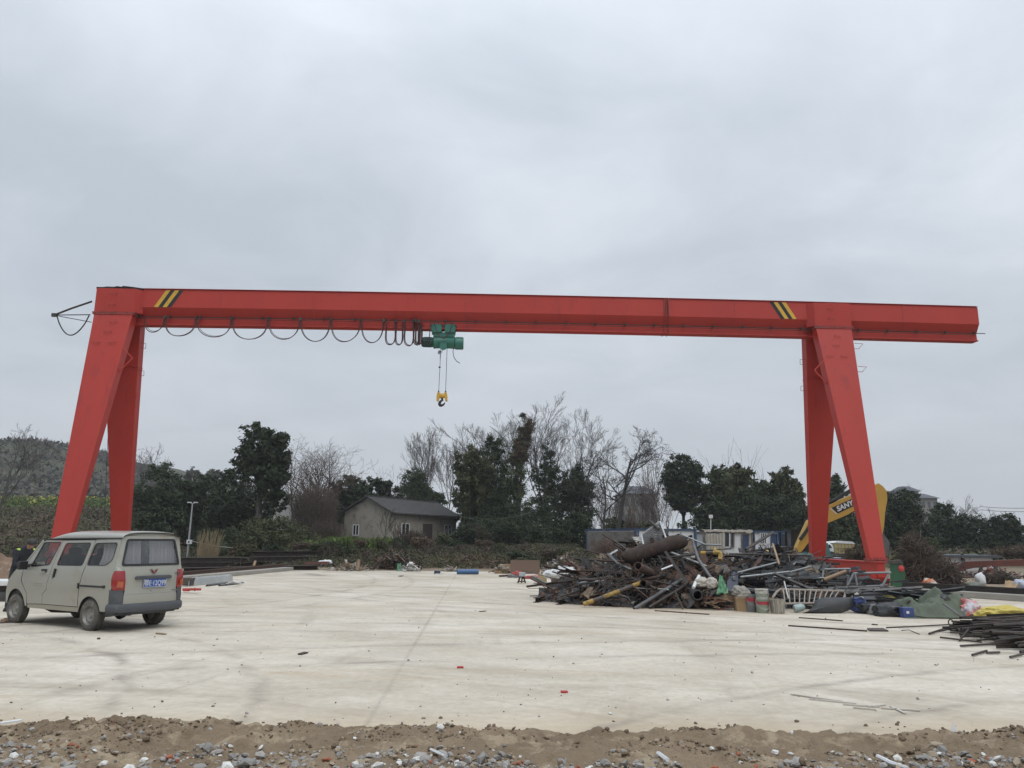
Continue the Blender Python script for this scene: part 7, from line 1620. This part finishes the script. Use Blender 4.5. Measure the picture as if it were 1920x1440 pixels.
cover('hillside_wood', 'grey-brown wooded and terraced hillside at the left', 34000, (-265, -50), (150, 335), 1.15, HL1, (3, 3.4, 2.2, 2), lambda x, y: 1.2+2.4*max(0, fbm(x*.05, y*.05, 7, 3)+.4), mask=hillmask, seed=2)
def crestmask(x, y, r): return True
cover('hilltop_trees', 'line of bare trees along the top of the hill', 5200, (-262, -120), (296, 330), .9, [HL1[1], HL1[2]], (3, 1), lambda x, y: 1.5+4.5*abs(fbm(x*.09, 2, 1, 3)), elong=3.2, seed=3)
FLOW = M('rapeseed_yellow', (.33, .31, .05), (.28, .27, .05), .3, .8)
def strip_h(x, y): return .9
cover('rapeseed_field', 'strip of yellow flowering rapeseed below the hill at the left', 15000, (-98, -40), (112, 133), .30, [LEAF['grass'], FLOW], (8, .8), lambda x, y: 1.1, seed=4)
cover('rapeseed_flowers', 'yellow blossom line along the top of the rapeseed strip', 2600, (-98, -40), (128, 133), .24, [FLOW, LEAF['grass']], (3, 1), lambda x, y: 1.5, seed=5)
cover('green_field', 'bright green crop strip in front of the hill', 7000, (-105, -66), (134, 150), .35, [LEAF['grass'], LEAF['olive']], (2, 1), lambda x, y: 1.3, seed=6)
SC = [LEAF['brown'], LEAF['olive'], TWIG, LEAF['mid']]
cover('scrub_bank', 'brown scrub covering the bank behind the van', 52000, (-78, -30), (58, 111), .20, SC, (4, 2, 3, 1.4), lambda x, y: .7+1.3*max(0, fbm(x*.16, y*.16, 3, 3)+.3), elong=1.6, seed=7)
def tall(x, y): return (.12+.55*max(0, fbm(x*.35, y*.35, 2, 3)+.05))*(1-.45*ss(50, 58, y))
cover('bank_undergrowth', 'dark weedy undergrowth on the bank in front of the house', 60000, (-17, 5.5), (46.2, 66), .105, SC, (2.4, 3, 2.6, 2.6), tall, elong=1.7, mask=lambda x, y, r: not (x < -9 and 69 < y), seed=8)
cover('bank_undergrowth', 'dark weedy undergrowth beyond the steel beams at the left', 34000, (-40, -14), (53, 72), .12, SC, (2, 3, 2, 4), tall, elong=1.7, seed=9)
cover('bright_grass', 'patch of bright green weeds left of the house', 9000, (-17.5, -9.6), (56, 66), .14, [LEAF['grass'], LEAF['olive']], (3, 1), lambda x, y: .6+.35*fbm(x*.5, y*.5, 1, 2), elong=2.4, seed=10)
cover('far_undergrowth', 'dark undergrowth under the trees at the right', 16000, (10, 75), (60, 95), .35, SC, (3, 2, 2, 3), lambda x, y: .9, elong=1.5, seed=11)
# dry reeds beside the lamp post
def reeds(px0, px1, Y, py_top, n, label, seed):
    rnd = random.Random(seed); mb = MB(); V = []
    for i in range(n):
        px = rnd.uniform(px0, px1); p = gground(px, Y+rnd.uniform(-.8, .8)); h = (at(px, py_top, Y).z-p.z)*rnd.uniform(.35, 1)**1.2; d = Vector((rnd.gauss(0, .12), rnd.gauss(0, .1), 1))
        mb.tube([p, p+d*h*.5, p+d*h+Vector((rnd.gauss(0, .2)*h*.3, 0, -.05*h))], [.018, .015, .008], 3, cap=False)
    return solo('dry_reeds', mb, LEAF['straw'], label, 'reeds')
reeds(372, 412, 57, 985, 150, 'tuft of tall straw-coloured dry reeds right of the lamp post', 140)
# dry weeds standing all along the bank
for k in range(26):
    px = 560+k*20+rnd.uniform(-8, 8); Y = rnd.uniform(47.5, 56)
    if px > 1085: continue
    if k < 3: o_ = bare('bare_weed', 'dry brown weed stalk standing on the bank at the far edge of the yard', Y, px, 1012+rnd.uniform(-6, 8), 300+k, nk=(5, 4, 3), r0=.022, jit=.12, up=.05, spread=(.35, .9), stems=4, sp_px=9, mat=TWIG, tw=.012, first=.8, group='dry weeds along the bank', cat='weed'); wsrc = (wsrc if k else [])+[o_]
    else: o_ = copy_tree(wsrc[k % 3]); put(o_, gground(px, Y), (0, 0, rnd.uniform(0, 6.28)), rnd.uniform(.6, 1.15))
# low bushes scattered over the bank
bsrc = []
for k in range(24):
    px = 420+k*29+rnd.uniform(-12, 12); Y = rnd.uniform(48, 60)
    if px > 1090: continue
    lab = 'low scrubby bush on the weedy bank beyond the yard'
    if k < 4: o_ = leafy('scrub_bush', lab, 'bush', Y, px, [(px, 1031, 17, 9), (px-12, 1036, 12, 7), (px+12, 1035, 13, 8)], 620, .15, (LEAF['mid'], LEAF['brown'], LEAF['olive'], LEAF['dark'])[k], 400+k, r0=.03, group='scrub bushes on the bank', elong=1.8); bsrc.append(o_)
    else: o_ = copy_tree(bsrc[k % 4]); put(o_, gground(px, Y), (0, 0, rnd.uniform(0, 6.28)), (rnd.uniform(.6, 1.3), rnd.uniform(.6, 1.2), rnd.uniform(.4, 1.0)))
# thin shrubs in front of the house
for k, (px, top, Y, lab) in enumerate(((720, 940, 58, 'thin bare sapling in front of the house gable'), (745, 965, 59, 'short bare shoots before the house corner'), (758, 975, 58, 'bare shoots in front of the left facade window'), (785, 985, 58, 'bare shoots left of the house door'), (905, 975, 64, 'bare sapling right of the house below the bamboo'))):
    bare('bare_shrub', lab, Y, px, top, 150+k, nk=(6, 4, 3), r0=.045, jit=.08, up=.09, spread=(.25, .6), stems=2 if k else 1, sp_px=8, mat=DKBARK if k == 0 else TWIG, tw=.012, first=.7, cat='shrub')
twiggy('brown_shrub', 'tangled shrub in front of the house between window and door', 59, 775, 1012, 26, 18, 420, TWIG, 160, rad=.010, ybase=1035)
leafy('dark_bush', 'small dark round bush under the right house window', 'bush', 66, 838, [(838, 1020, 12, 9)], 900, .16, LEAF['dark'], 161, r0=.05, ybase=1030)
twiggy('brown_shrub', 'reddish brown twiggy shrub in front of the weathered cabin wall', 57, 1140, 1030, 34, 20, 500, M('reddish_twigs', (.15, .095, .075), (.11, .07, .055), 1, .9), 162, rad=.009, ybase=1055)
# ------------------------------------------------------------------ things along the far edge and left side of the yard
def steel_stack(label, a, b, h, w, n, mat, seed):
    t = thing('beam_stack', label, 'beam stack', a); rnd = random.Random(seed); L0 = Vector(a); a, b = Vector(a), Vector(b)
    for k in range(n):
        mb = MB(); o = Vector((rnd.uniform(-.3, .3), -w*.5*(k % 2)+rnd.uniform(-.1, .1), h*(k//2))); z = Vector((0, 0, .0))
        A, B = a+o, b+o; mb.bar(A+Vector((0, 0, .02)), B+Vector((0, 0, .02)), w*.45, .03); mb.bar(A+Vector((0, 0, h-.03)), B+Vector((0, 0, h-.03)), w*.45, .03); mb.bar(A+Vector((0, 0, h/2)), B+Vector((0, 0, h/2)), .03, h-.06); mb.build('beam', mat, t, L0)
    return t
def G(px, py, z=0): return atz(px, py, z)
steel_stack('long dark steel beams stacked on the ground behind the lamp post', G(338, 1064), G(520, 1063), .30, .8, 4, DARK, 1)
steel_stack('dark steel beams stacked further right below the olive bush', G(470, 1064), G(690, 1060), .32, .9, 5, DARK, 2)
steel_stack('rusty steel beams lying nearer the yard edge at the left', G(352, 1073), G(600, 1067), .24, .7, 2, RUST, 3)
mb = MB(); mb.bar(G(575, 1056, .5), G(612, 1055, .62), .3, .12); solo('red_channel', mb, RUSTP, 'faded red channel lying on top of the dark beam stack', 'channel')
crumpled('white_sheet', (at(594, 1053, 47), at(610, 1049, 47), at(612, 1056, 47), at(602, 1058, 46.5)), WHITE, 'torn white sheet hanging on the dark beams', 'sheet', 3, .05)
mb = MB(); mb.bar(at(476, 1061, 44), at(479, 1052, 44.2), .12, .08); solo('post_stub', mb, WOOD, 'short leaning wooden stub in front of the dark beams', 'post')
for k, (px, py) in enumerate(((349, 1062), (356, 1060), (368, 1062))): lumpy('white_scrap', G(px, py)+Vector((0, 0, .1)), (.22, .12, .10), WHITE, ('crumpled white scrap at the lamp post foot, leftmost', 'crumpled white scrap at the lamp post foot, middle', 'crumpled white scrap right of the lamp post foot')[k], 'scrap', 20+k, 2, .5)
# kerb with steel rail on the left side
t = thing('kerb_rail', 'rusty rail on a low concrete kerb along the left side of the yard', 'rail', (-13.3, 33, 0)); L0 = Vector(t.location)
a, b = Vector((-14.0, 28.5, 0)), Vector((-12.15, 43.2, 0)); mb = MB(); mb.bar(a+Vector((0, 0, .09)), b+Vector((0, 0, .09)), .6, .18); mb.build('kerb', KERB, t, L0, bevel=.02)
a, b = a+Vector((-.25, 0, .18)), b+Vector((-.25, 0, .18)); mb = MB(); mb.bar(a+Vector((0, 0, .01)), b+Vector((0, 0, .01)), .14, .02); mb.bar(a+Vector((0, 0, .07)), b+Vector((0, 0, .07)), .02, .12); mb.bar(a+Vector((0, 0, .14)), b+Vector((0, 0, .14)), .08, .04); mb.build('rail', RUST, t, L0)
# plastic wrapped bundle, profiles, red tool
t = thing('wrapped_bundle', 'long bundle in pale plastic wrapping lying right of the van', 'bundle', G(400, 1094)); L0 = Vector(t.location)
a, b = G(358, 1099), G(432, 1091); mb = MB()
mb.grid(lambda i, j: a.lerp(b, i)+Vector((0, .25*math.cos(math.pi*j)+.02*fbm(i*9, j*4, 1, 2), .30*math.sin(math.pi*j)**.6+.03*fbm(i*12, j*5, 3, 3))), 40, 12); mb.build('wrapping', M('plastic_film', (.44, .46, .47), (.33, .35, .36), 3, .35), t, L0)
mb = MB(); mb.box(a+Vector((-.12, .02, .16)), (.34, .42, .26)); mb.build('bare_end', DARK, t, L0)
for a, b, lab in (((386, 1098), (424, 1093), 'dark profile lying in front of the left part of the wrapped bundle'), ((410, 1097.5), (454, 1093), 'dark profile with a white edge right of the wrapped bundle')):
    mb = MB(); U_bar(mb, G(*a, .03), G(*b, .03), .12, .06, .012); solo('aluminium_profile', mb, GREYP, lab, 'profile')
mb = MB(); mb.tube([G(424, 1095, .05), G(438, 1091, .2), G(452, 1094, .05)], .03, 5); solo('white_strip', mb, WHITE, 'bent white strip on the profiles beside the wrapped bundle', 'strip')
RT = M('red_tool_paint', (.42, .035, .03), (.36, .03, .026), 5, .5)
t = thing('red_jack', 'red steel tool on short feet lying right behind the van', 'tool', G(362, 1107)); L0 = Vector(t.location)
mb = MB(); mb.bar(G(344, 1105, .10), G(375, 1105, .14), .10, .07); mb.bar(G(344, 1107, .08), G(356, 1107, .08), .16, .05); mb.build('beam', RT, t, L0, bevel=.01)
mb = MB(); p = G(365, 1108); mb.bar(p, p+Vector((0, 0, .1)), .04, .04); mb.build('foot', BLACK, t, L0)
# white-topped box half cut by the left edge
t = thing('steel_trough', 'white-topped grey steel trough cut by the left edge beyond the van', 'trough', G(-20, 1128)); L0 = Vector(t.location)
p, q = G(-60, 1128), G(16, 1128); hh = .62
mb = MB(); mb.prism([p, q, q+Vector((.0, .9, 0)), p+Vector((0, .9, 0))], (0, 0, hh*.40)); mb.build('base', GREYP, t, L0)
mb = MB(); mb.prism([p+Vector((0, .1, hh*.40)), q+Vector((0, .1, hh*.40)), q+Vector((0, .8, hh*.40)), p+Vector((0, .8, hh*.40))], (0, 0, hh*.27)); mb.build('side', DARK, t, L0)
mb = MB(); mb.prism([p+Vector((0, -.05, hh*.67)), q+Vector((0, -.05, hh*.67)), q+Vector((0, .9, hh*.67)), p+Vector((0, .9, hh*.67))], (0, 0, .14)); mb.build('rim', WHITE, t, L0, bevel=.02)
# dirt mound at the left edge
c = at(-15, 1062, 30); c.z = 0; mb = MB()
def mound(i, j):
    x, y = (i-.5)*5.2, (j-.5)*3.4; r_ = math.hypot(x/2.4, y/1.6); h = 1.15*max(0, 1-r_)**.8; return c+Vector((x, y, h+.22*fbm(x*2, y*2, 3, 5)*min(1, h*3)-.03))
mb.grid(mound, 70, 46, smooth=True); o_ = mb.build('earth_mound', M('red_earth', (.22, .145, .095), (.125, .085, .058), 2.5, .95, bump=.6, bscale=12, c3=(.30, .24, .18), s3=4, t3=.62)); tag(o_, 'brown earth mound cut by the left edge behind the van', kind='structure')
# rubble and scraps along the far edge of the yard
BLUE = M('pipe_blue', (.045, .12, .26), (.035, .095, .21), 3, .45)
mb = MB(); mb.pipe(G(857, 1072, .14), G(897, 1072, .14), .125, .1, 16); solo('blue_pipe', mb, BLUE, 'long blue pipe lying at the far edge of the yard', 'pipe')
mb = MB(); mb.box(G(820, 1073, .09), (.30, .3, .17)); solo('blue_block', mb, NAVY, 'short dark blue block left of the long blue pipe', 'block', bevel=.02)
mb = MB(); mb.bar(G(816, 1076, .02), G(831, 1076, .02), .12, .03); solo('white_slat_piece', mb, WHITE, 'white flat piece in front of the dark blue block', 'board')
def litter(name, label, Y, px0, px1, py0, py1, n, mats, seed, cat, ln=(.2, .7), w=.05, lift=.35):
    rnd = random.Random(seed); mb = MB(); cx = (px0+px1)/2
    for i in range(n):
        px = rnd.triangular(px0, px1); f = 1-abs(px-cx)/((px1-px0)/2); py = py1-(py1-py0)*f*rnd.random(); p = at(px, py, Y+rnd.uniform(-.6, .6)); p.z = max(p.z, .04)
        d = Vector((rnd.gauss(0, 1), rnd.gauss(0, .7), rnd.gauss(0, lift))).normalized()*rnd.uniform(*ln)*.5; a_, b_ = p-d, p+d; a_.z = max(.02, a_.z); b_.z = max(.02, b_.z)
        if rnd.random() < .7: mb.bar(a_, b_, w*rnd.uniform(.6, 1.8), w*.5, m=rnd.randrange(len(mats)))
        else: mb.box(p, (w*rnd.uniform(2, 5), w*3, w*rnd.uniform(1, 3)), Matrix.Rotation(rnd.uniform(0, 6), 3, 'Z') @ Matrix.Rotation(rnd.gauss(0, .6), 3, 'X'), rnd.randrange(len(mats)))
    V_ = np.array(mb.v); o = mb.build(name, mats); return tag(o, label, kind='stuff')
litter('wood_debris', 'heap of splintered wood and twigs at the far edge below the house', 43.5, 606, 700, 1054, 1072, 130, [WOOD, SCR[4], BAG], 1, 'debris')
litter('branch_debris', 'dark uprooted roots and branches at the far edge before the house', 46, 690, 790, 1035, 1070, 260, [SCR[0], TWIG, SCR[4], DARK], 2, 'debris', (.4, 1.3), .05, .8)
litter('white_debris', 'heap of white plaster and plastic strips at the far edge', 43.6, 748, 793, 1056, 1072, 70, [WHITE, BAG, SCR[3]], 3, 'debris')
crumpled('green_cloth', (G(744, 1071), G(753, 1071), at(752, 1056, 43.6), at(745, 1057, 43.6)), GSH, 'green plastic scrap left of the white debris heap', 'plastic scrap', 5, .06)
litter('pale_debris', 'pale rubble bits left of the blue pipe', 43.8, 828, 860, 1062, 1073, 40, [BAG, SCR[3], SCR[4]], 4, 'debris')
litter('house_debris', 'pale rubble lying by the right corner of the house', 62, 834, 868, 1022, 1040, 60, [BAG, SCR[3], SCR[4]], 5, 'debris')
litter('bank_debris', 'pale planks scattered on the bank below the dark bushes', 57, 890, 960, 1026, 1034, 40, [SCR[3], WOOD], 6, 'debris')
mb = MB(); p = G(671, 1071); mb.bar(p, p+Vector((.03, 0, .62)), .13, .13); solo('wood_post', mb, WOOD, 'short upright wooden post at the far edge of the yard', 'post')
lumpy('white_bag', at(608, 1052, 47)+Vector((.2, 0, -.1)), (.3, .2, .16), WHITE, 'white bag lying on the dark beams below the bush', 'bag', 31, 2, .4)
# back right: board wall, boxes, cabinet, chair
mb = MB(); a, b = G(957, 1076), G(1012, 1076); mb.prism([a, b, b+Vector((0, .06, 0)), a+Vector((0, .06, 0))], (0, .1, .70)); solo('plywood_board', mb, M('plywood', (.165, .11, .08), (.13, .085, .062), 1, .8), 'brown plywood board standing upright at the far edge', 'board')
litter('junk_pile', 'pile of sheets and rusty junk behind the grey cabinet', 39.5, 1018, 1098, 1040, 1078, 240, [SCR[0], SCR[2], SCR[4], SCR[3], RUSTP], 7, 'junk', (.3, 1.2), .07, .3)
litter('carton_pile', 'pale cartons and torn sheets left of the plywood board', 42, 925, 958, 1058, 1076, 40, [BAG, CARD, SCR[3], SCR[4]], 8, 'junk', (.3, .8), .09)
mb = MB(); mb.box(G(950, 1074)+Vector((0, .2, .22)), (.75, .5, .42)); solo('carton', mb, CARD, 'pale carton left of the plywood board', 'carton')
t = thing('metal_cabinet', 'grey metal cabinet with a white top beside the rusty heap', 'cabinet', G(1075, 1097)); L0 = Vector(t.location); Yc = L0.y
a, b = G(1058, 1097), G(1094, 1097); zt = at(1075, 1079, Yc).z
mb = MB(); mb.prism([a, b, b+Vector((.05, .6, 0)), a+Vector((.05, .6, 0))], (0, 0, zt)); mb.build('case', GREYP, t, L0, bevel=.01)
mb = MB(); mb.prism([a+Vector((-.03, -.05, zt)), b+Vector((.03, -.05, zt)), b+Vector((.08, .65, zt+.08)), a+Vector((.02, .65, zt+.08))], (0, 0, .03)); mb.build('top', WHITE, t, L0)
for px in (1069, 1085): mb = MB(); p = G(px, 1097)+Vector((0, -.01, .26)); mb.box(p, (.07, .03, .24)); mb.build('handle', WHITE, t, L0)
crumpled('tilted_sheet', (at(1088, 1078, 31), at(1096, 1083, 31), at(1104, 1069, 31.3), at(1096, 1062, 31.3)), M('pale_blue_panel', (.32, .42, .50), (.26, .35, .42)), 'tilted pale blue panel behind the grey cabinet', 'panel-board' if 0 else 'sheet', 6, .04)
FILM = M('white_film', (.58, .58, .58), (.46, .46, .46), 3, .5)
lumpy('plastic_wrap', at(1040, 1077, 31.5), (.42, .3, .22), FILM, 'crumpled white plastic film left of the grey cabinet', 'plastic film', 40, 3, .4)
lumpy('plastic_wrap', at(1062, 1071, 32.2), (.42, .3, .20), FILM, 'crumpled white plastic film lying behind the grey cabinet', 'plastic film', 41, 3, .4)
mb = MB(); mb.box(G(1017, 1094)+Vector((0, .2, .19)), (.36, .4, .36)); solo('wooden_box', mb, M('box_tan', (.36, .27, .15), (.30, .22, .12)), 'tan wooden box left of the white plastic film', 'box', bevel=.01)
mb = MB(); mb.box(G(1041, 1095)+Vector((0, .2, .16)), (.30, .4, .30)); solo('wooden_box', mb, M('box_brown', (.13, .07, .05), (.10, .055, .04)), 'dark brown box between the plastic film and the grey cabinet', 'box', bevel=.01)
t = thing('folding_stool', 'small dark folding stool standing alone before the plywood board', 'stool', G(978, 1094)); L0 = Vector(t.location); Yc = L0.y
for xa, xb in ((971, 976), (978, 979.5), (985, 981)): mb = MB(); mb.bar(G(xa, 1093, .0), at(xb, 1079, Yc+.1), .05, .05); mb.build('leg', RUST, t, L0)
mb = MB(); mb.bar(at(971.5, 1090, Yc), at(986, 1090, Yc), .05, .05); mb.build('crossbar', RUST, t, L0)
mb = MB(); p = at(979, 1077, Yc+.05); mb.box(p, (.26, .3, .16)); mb.build('seat', M('seat_pale', (.36, .40, .42), (.28, .31, .33)), t, L0, bevel=.01)
lumpy('red_cloth', G(970, 1082)+Vector((0, 0, .12)), (.26, .2, .16), M('cloth_red', (.36, .06, .05), (.28, .045, .04)), 'crumpled red cloth behind the folding stool', 'cloth', 42, 2, .4)
mb = MB(); mb.bar(G(938, 1080, .04), G(962, 1078, .05), .18, .07); solo('wood_batten', mb, RUST, 'rusty brown batten lying in front of the pale carton', 'batten')
lumpy('red_tarp', G(998, 1085)+Vector((0, 0, .06)), (.55, .25, .10), M('tarp_red_white', (.36, .07, .07), (.30, .06, .06), 3, .6, c3=(.5, .45, .44), s3=5, t3=.6), 'red and white sheet lying flat beside the folding stool', 'sheet', 43, 2, .3)
lumpy('grey_cloth', G(963, 1083)+Vector((0, 0, .05)), (.30, .25, .08), GREYP, 'grey cloth lying on the ground left of the folding stool', 'cloth', 44, 2, .3)
# right edge junk
lumpy('orange_bag', at(1742, 1092, 33), (.30, .2, .16), M('bag_orange', (.48, .13, .05), (.55, .5, .45), 3, .6, contrast=.06), 'orange and white bag in front of the brush pile', 'bag', 50, 3, .35)
lumpy('white_bag', at(1838, 1086, 34), (.20, .15, .30), WHITE, 'upright white bag beside the small brushwood tuft', 'bag', 51, 3, .3)
lumpy('grey_bag', at(1828, 1098, 33.5), (.45, .25, .14), M('bag_greygreen', (.17, .18, .15), (.12, .13, .11)), 'grey-green sack lying under the upright white bag', 'sack', 52, 3, .25)
crumpled('cardboard_sheet', (G(1880, 1108), G(1900, 1108), at(1912, 1092, 31), at(1885, 1088, 32)), CARD, 'tan cardboard sheet lying at the right edge', 'cardboard', 8, .05)
lumpy('blue_bag', at(1915, 1098, 31), (.28, .2, .26), M('bag_blue_white', (.40, .43, .50), (.16, .20, .34), 3, .6, contrast=.06), 'blue and white bag cut by the right edge', 'bag', 53, 3, .3)
litter('right_junk', 'dark junk and metal lying below the red steel arm', 42, 1780, 1930, 1066, 1094, 260, [SCR[0], SCR[1], SCR[2], SCR[3], RUSTP], 9, 'junk', (.3, 1.1), .06, .4)
litter('yard_sweepings', 'pale litter between the trestle and the tarpaulin', 25, 1600, 1700, 1096, 1106, 60, [SCR[2], SCR[3], SCR[4]], 10, 'junk', (.2, .6), .04, .2)
# bigger stones and shards of the front rubble
def stone_thing(px, py, s, mat, label, cat='stone', seed=0, flat=1.0, name='stone'):
    rs = random.Random(seed); p = ray(px, py); t_ = (0.07-EYE)/p.z; x, y = p.x*t_, p.y*t_; h = dirt_h(x, y)
    vs, fs = rock_proto(rs, 2); mb = MB(); q = Matrix.Rotation(rs.uniform(0, 6), 3, 'Z') @ Matrix.Rotation(rs.gauss(0, .2), 3, 'X')
    mb.add([q @ Vector((v[0]*s, v[1]*s, v[2]*s*flat)) + Vector((x, y, max(0, h)+s*.22)) for v in vs], [tuple(f) for f in fs]); return solo(name, mb, mat, label, cat)
for k, (px, py, s, m, lab, nm, cat) in enumerate((
    (318, 1421, .105, ST[3], 'large red brick lump at the front left', 'brick_lump', 'brick'), (545, 1436, .085, ST[3], 'red brick lump at the bottom edge below the tyre tracks', 'brick_lump', 'brick'), (612, 1428, .07, ST[3], 'small red brick piece right of the tyre tracks', 'brick_lump', 'brick'), (808, 1421, .085, ST[3], 'dark red brick piece next to a white shard at the front centre', 'brick_lump', 'brick'), (1340, 1433, .08, ST[3], 'red brick fragment at the front right', 'brick_lump', 'brick'), (1500, 1437, .085, ST[3], 'red brick fragment furthest right at the bottom edge', 'brick_lump', 'brick'),
    (105, 1420, .12, ST[2], 'pale tan stone slab at the front left', 'stone_slab', 'stone'), (12, 1428, .10, ST[0], 'grey stone at the bottom left corner', 'stone', 'stone'), (65, 1434, .10, ST[0], 'grey stone right of the bottom left corner', 'stone', 'stone'), (130, 1434, .12, ST[0], 'broad grey stone below the tan slab', 'stone', 'stone'), (270, 1420, .07, ST[4], 'white broken shard left of the large brick lump', 'shard', 'shard'), (375, 1434, .10, ST[1], 'blue-grey stone right of the large brick lump', 'stone', 'stone'), (195, 1425, .07, ST[4], 'white broken shard right of the tan slab', 'shard', 'shard'), (700, 1412, .07, ST[0], 'grey stone at the top of the centre rubble', 'stone', 'stone'), (750, 1428, .075, ST[4], 'pale shard in the middle of the centre rubble', 'shard', 'shard'), (665, 1380, .05, ST[4], 'small white flake lying on the brown earth', 'shard', 'shard'), (1453, 1406, .06, ST[4], 'white triangular shard at the front right', 'shard', 'shard'), (1483, 1410, .05, ST[4], 'small white shard right of the triangular one', 'shard', 'shard'), (1485, 1378, .06, ST[4], 'pale flat tile piece on the brown earth at the right', 'tile_piece', 'tile'), (1505, 1416, .08, ST[0], 'pale grey stone right of the white shards', 'stone', 'stone'), (1755, 1402, .10, ST[2], 'flat tan tile lying on the earth at the right', 'tile_piece', 'tile'), (1805, 1436, .09, ST[4], 'white stone at the bottom right', 'stone', 'stone'), (1630, 1424, .06, ST[4], 'small white stone among grey rubble at the right', 'stone', 'stone'), (1560, 1436, .09, ST[1], 'dark grey stone at the bottom right of centre', 'stone', 'stone'))):
    stone_thing(px, py, s*.62, m, lab, cat, 200+k, .8, nm)
def ground_pt(px, py, up=.0):
    p = ray(px, py); t_ = (0.06-EYE)/p.z; x, y = p.x*t_, p.y*t_; return Vector((x, y, max(0, dirt_h(x, y))+up))
mb = MB(); mb.tube([ground_pt(1645, 1417, .04), ground_pt(1672, 1430, .05), ground_pt(1702, 1440, .04)], .017, 6); solo('white_pipe_piece', mb, WHITE, 'broken white pipe piece lying in the rubble at the front right', 'pipe')
mb = MB(); mb.tube([ground_pt(808, 1409, .06), ground_pt(834, 1430, .06)], .013, 5); solo('white_stick', mb, WHITE, 'thin white stick leaning on the centre rubble', 'stick')
mb = MB(); mb.tube([ground_pt(1234, 1418, .03), ground_pt(1252, 1440, .03)], .018, 5); solo('white_stick', mb, WHITE, 'white stick sticking out of the earth right of centre', 'stick')
mb = MB(); p = ground_pt(1789, 1365, .02); mb.add([p+Vector((-.03, 0, 0)), p+Vector((.03, 0, 0)), p+Vector((.0, .02, .09))], [(0, 1, 2)]); solo('paper_scrap', mb, WHITE, 'small white pointed scrap standing up at the edge of the earth strip', 'scrap', solid=.004)
mb = MB(); p = atz(20, 1356, .03); mb.bar(p+Vector((-.09, 0, 0)), p+Vector((.08, .03, .02)), .06, .015); solo('white_flake', mb, WHITE, 'long white flake lying at the far left of the earth strip', 'shard')
# small loose pieces lying on the concrete
for k, (px, py, w_, l_, m, lab) in enumerate(((863, 1251, .05, .09, RT, 'small red scrap lying alone in the middle of the concrete'), (568, 1225, .07, .20, RUST, 'small brown chip lying on the concrete left of the middle'), (302, 1188, .07, .24, WOOD, 'brown wood chip on the concrete right of the van'), (11, 1167, .08, .24, DARK, 'dark flake on the concrete by the front wheel of the van'), (185, 1197, .05, .10, DARK, 'small dark stone behind the rear wheel of the van'), (1058, 1297, .05, .08, RT, 'tiny reddish chip on the concrete right of the middle'), (752, 1080, .16, .6, RUST, 'flat rusty plate lying near the far edge of the concrete'), (1000, 1103, .12, .4, WOOD, 'flat brown chip on the concrete behind the heap'), (905, 1146, .07, .22, WOOD, 'thin brown splinter on the concrete left of the heap'), (1640, 1171, .05, .12, DARK, 'small dark nut on the concrete above the long rod'))):
    p = atz(px, py, .012); mb = MB(); mb.box(p, (l_, w_, .022), Matrix.Rotation(k*1.3, 3, 'Z') @ Matrix.Rotation(.06, 3, 'X')); solo('loose_chip', mb, m, lab, 'chip', bevel=.004)
# ------------------------------------------------------------------ thin air haze
hz = MB(); hz.box((0, 290, 32), (1310, 730, 66)); o_ = hz.build('haze', [None][:0]); m = bpy.data.materials.new('haze'); m.use_nodes = True; t = m.node_tree; t.nodes.clear()
vo = N('ShaderNodeOutputMaterial', t); pv_ = N('ShaderNodeVolumePrincipled', t); pv_.inputs['Density'].default_value = .00038; pv_.inputs['Color'].default_value = (.95, .97, 1, 1); pv_.inputs['Anisotropy'].default_value = 0.0
t.links.new(pv_.outputs[0], vo.inputs['Volume']); o_.data.materials.append(m); tag(o_, kind='stuff'); o_['label'] = 'thin grey haze in the distance'
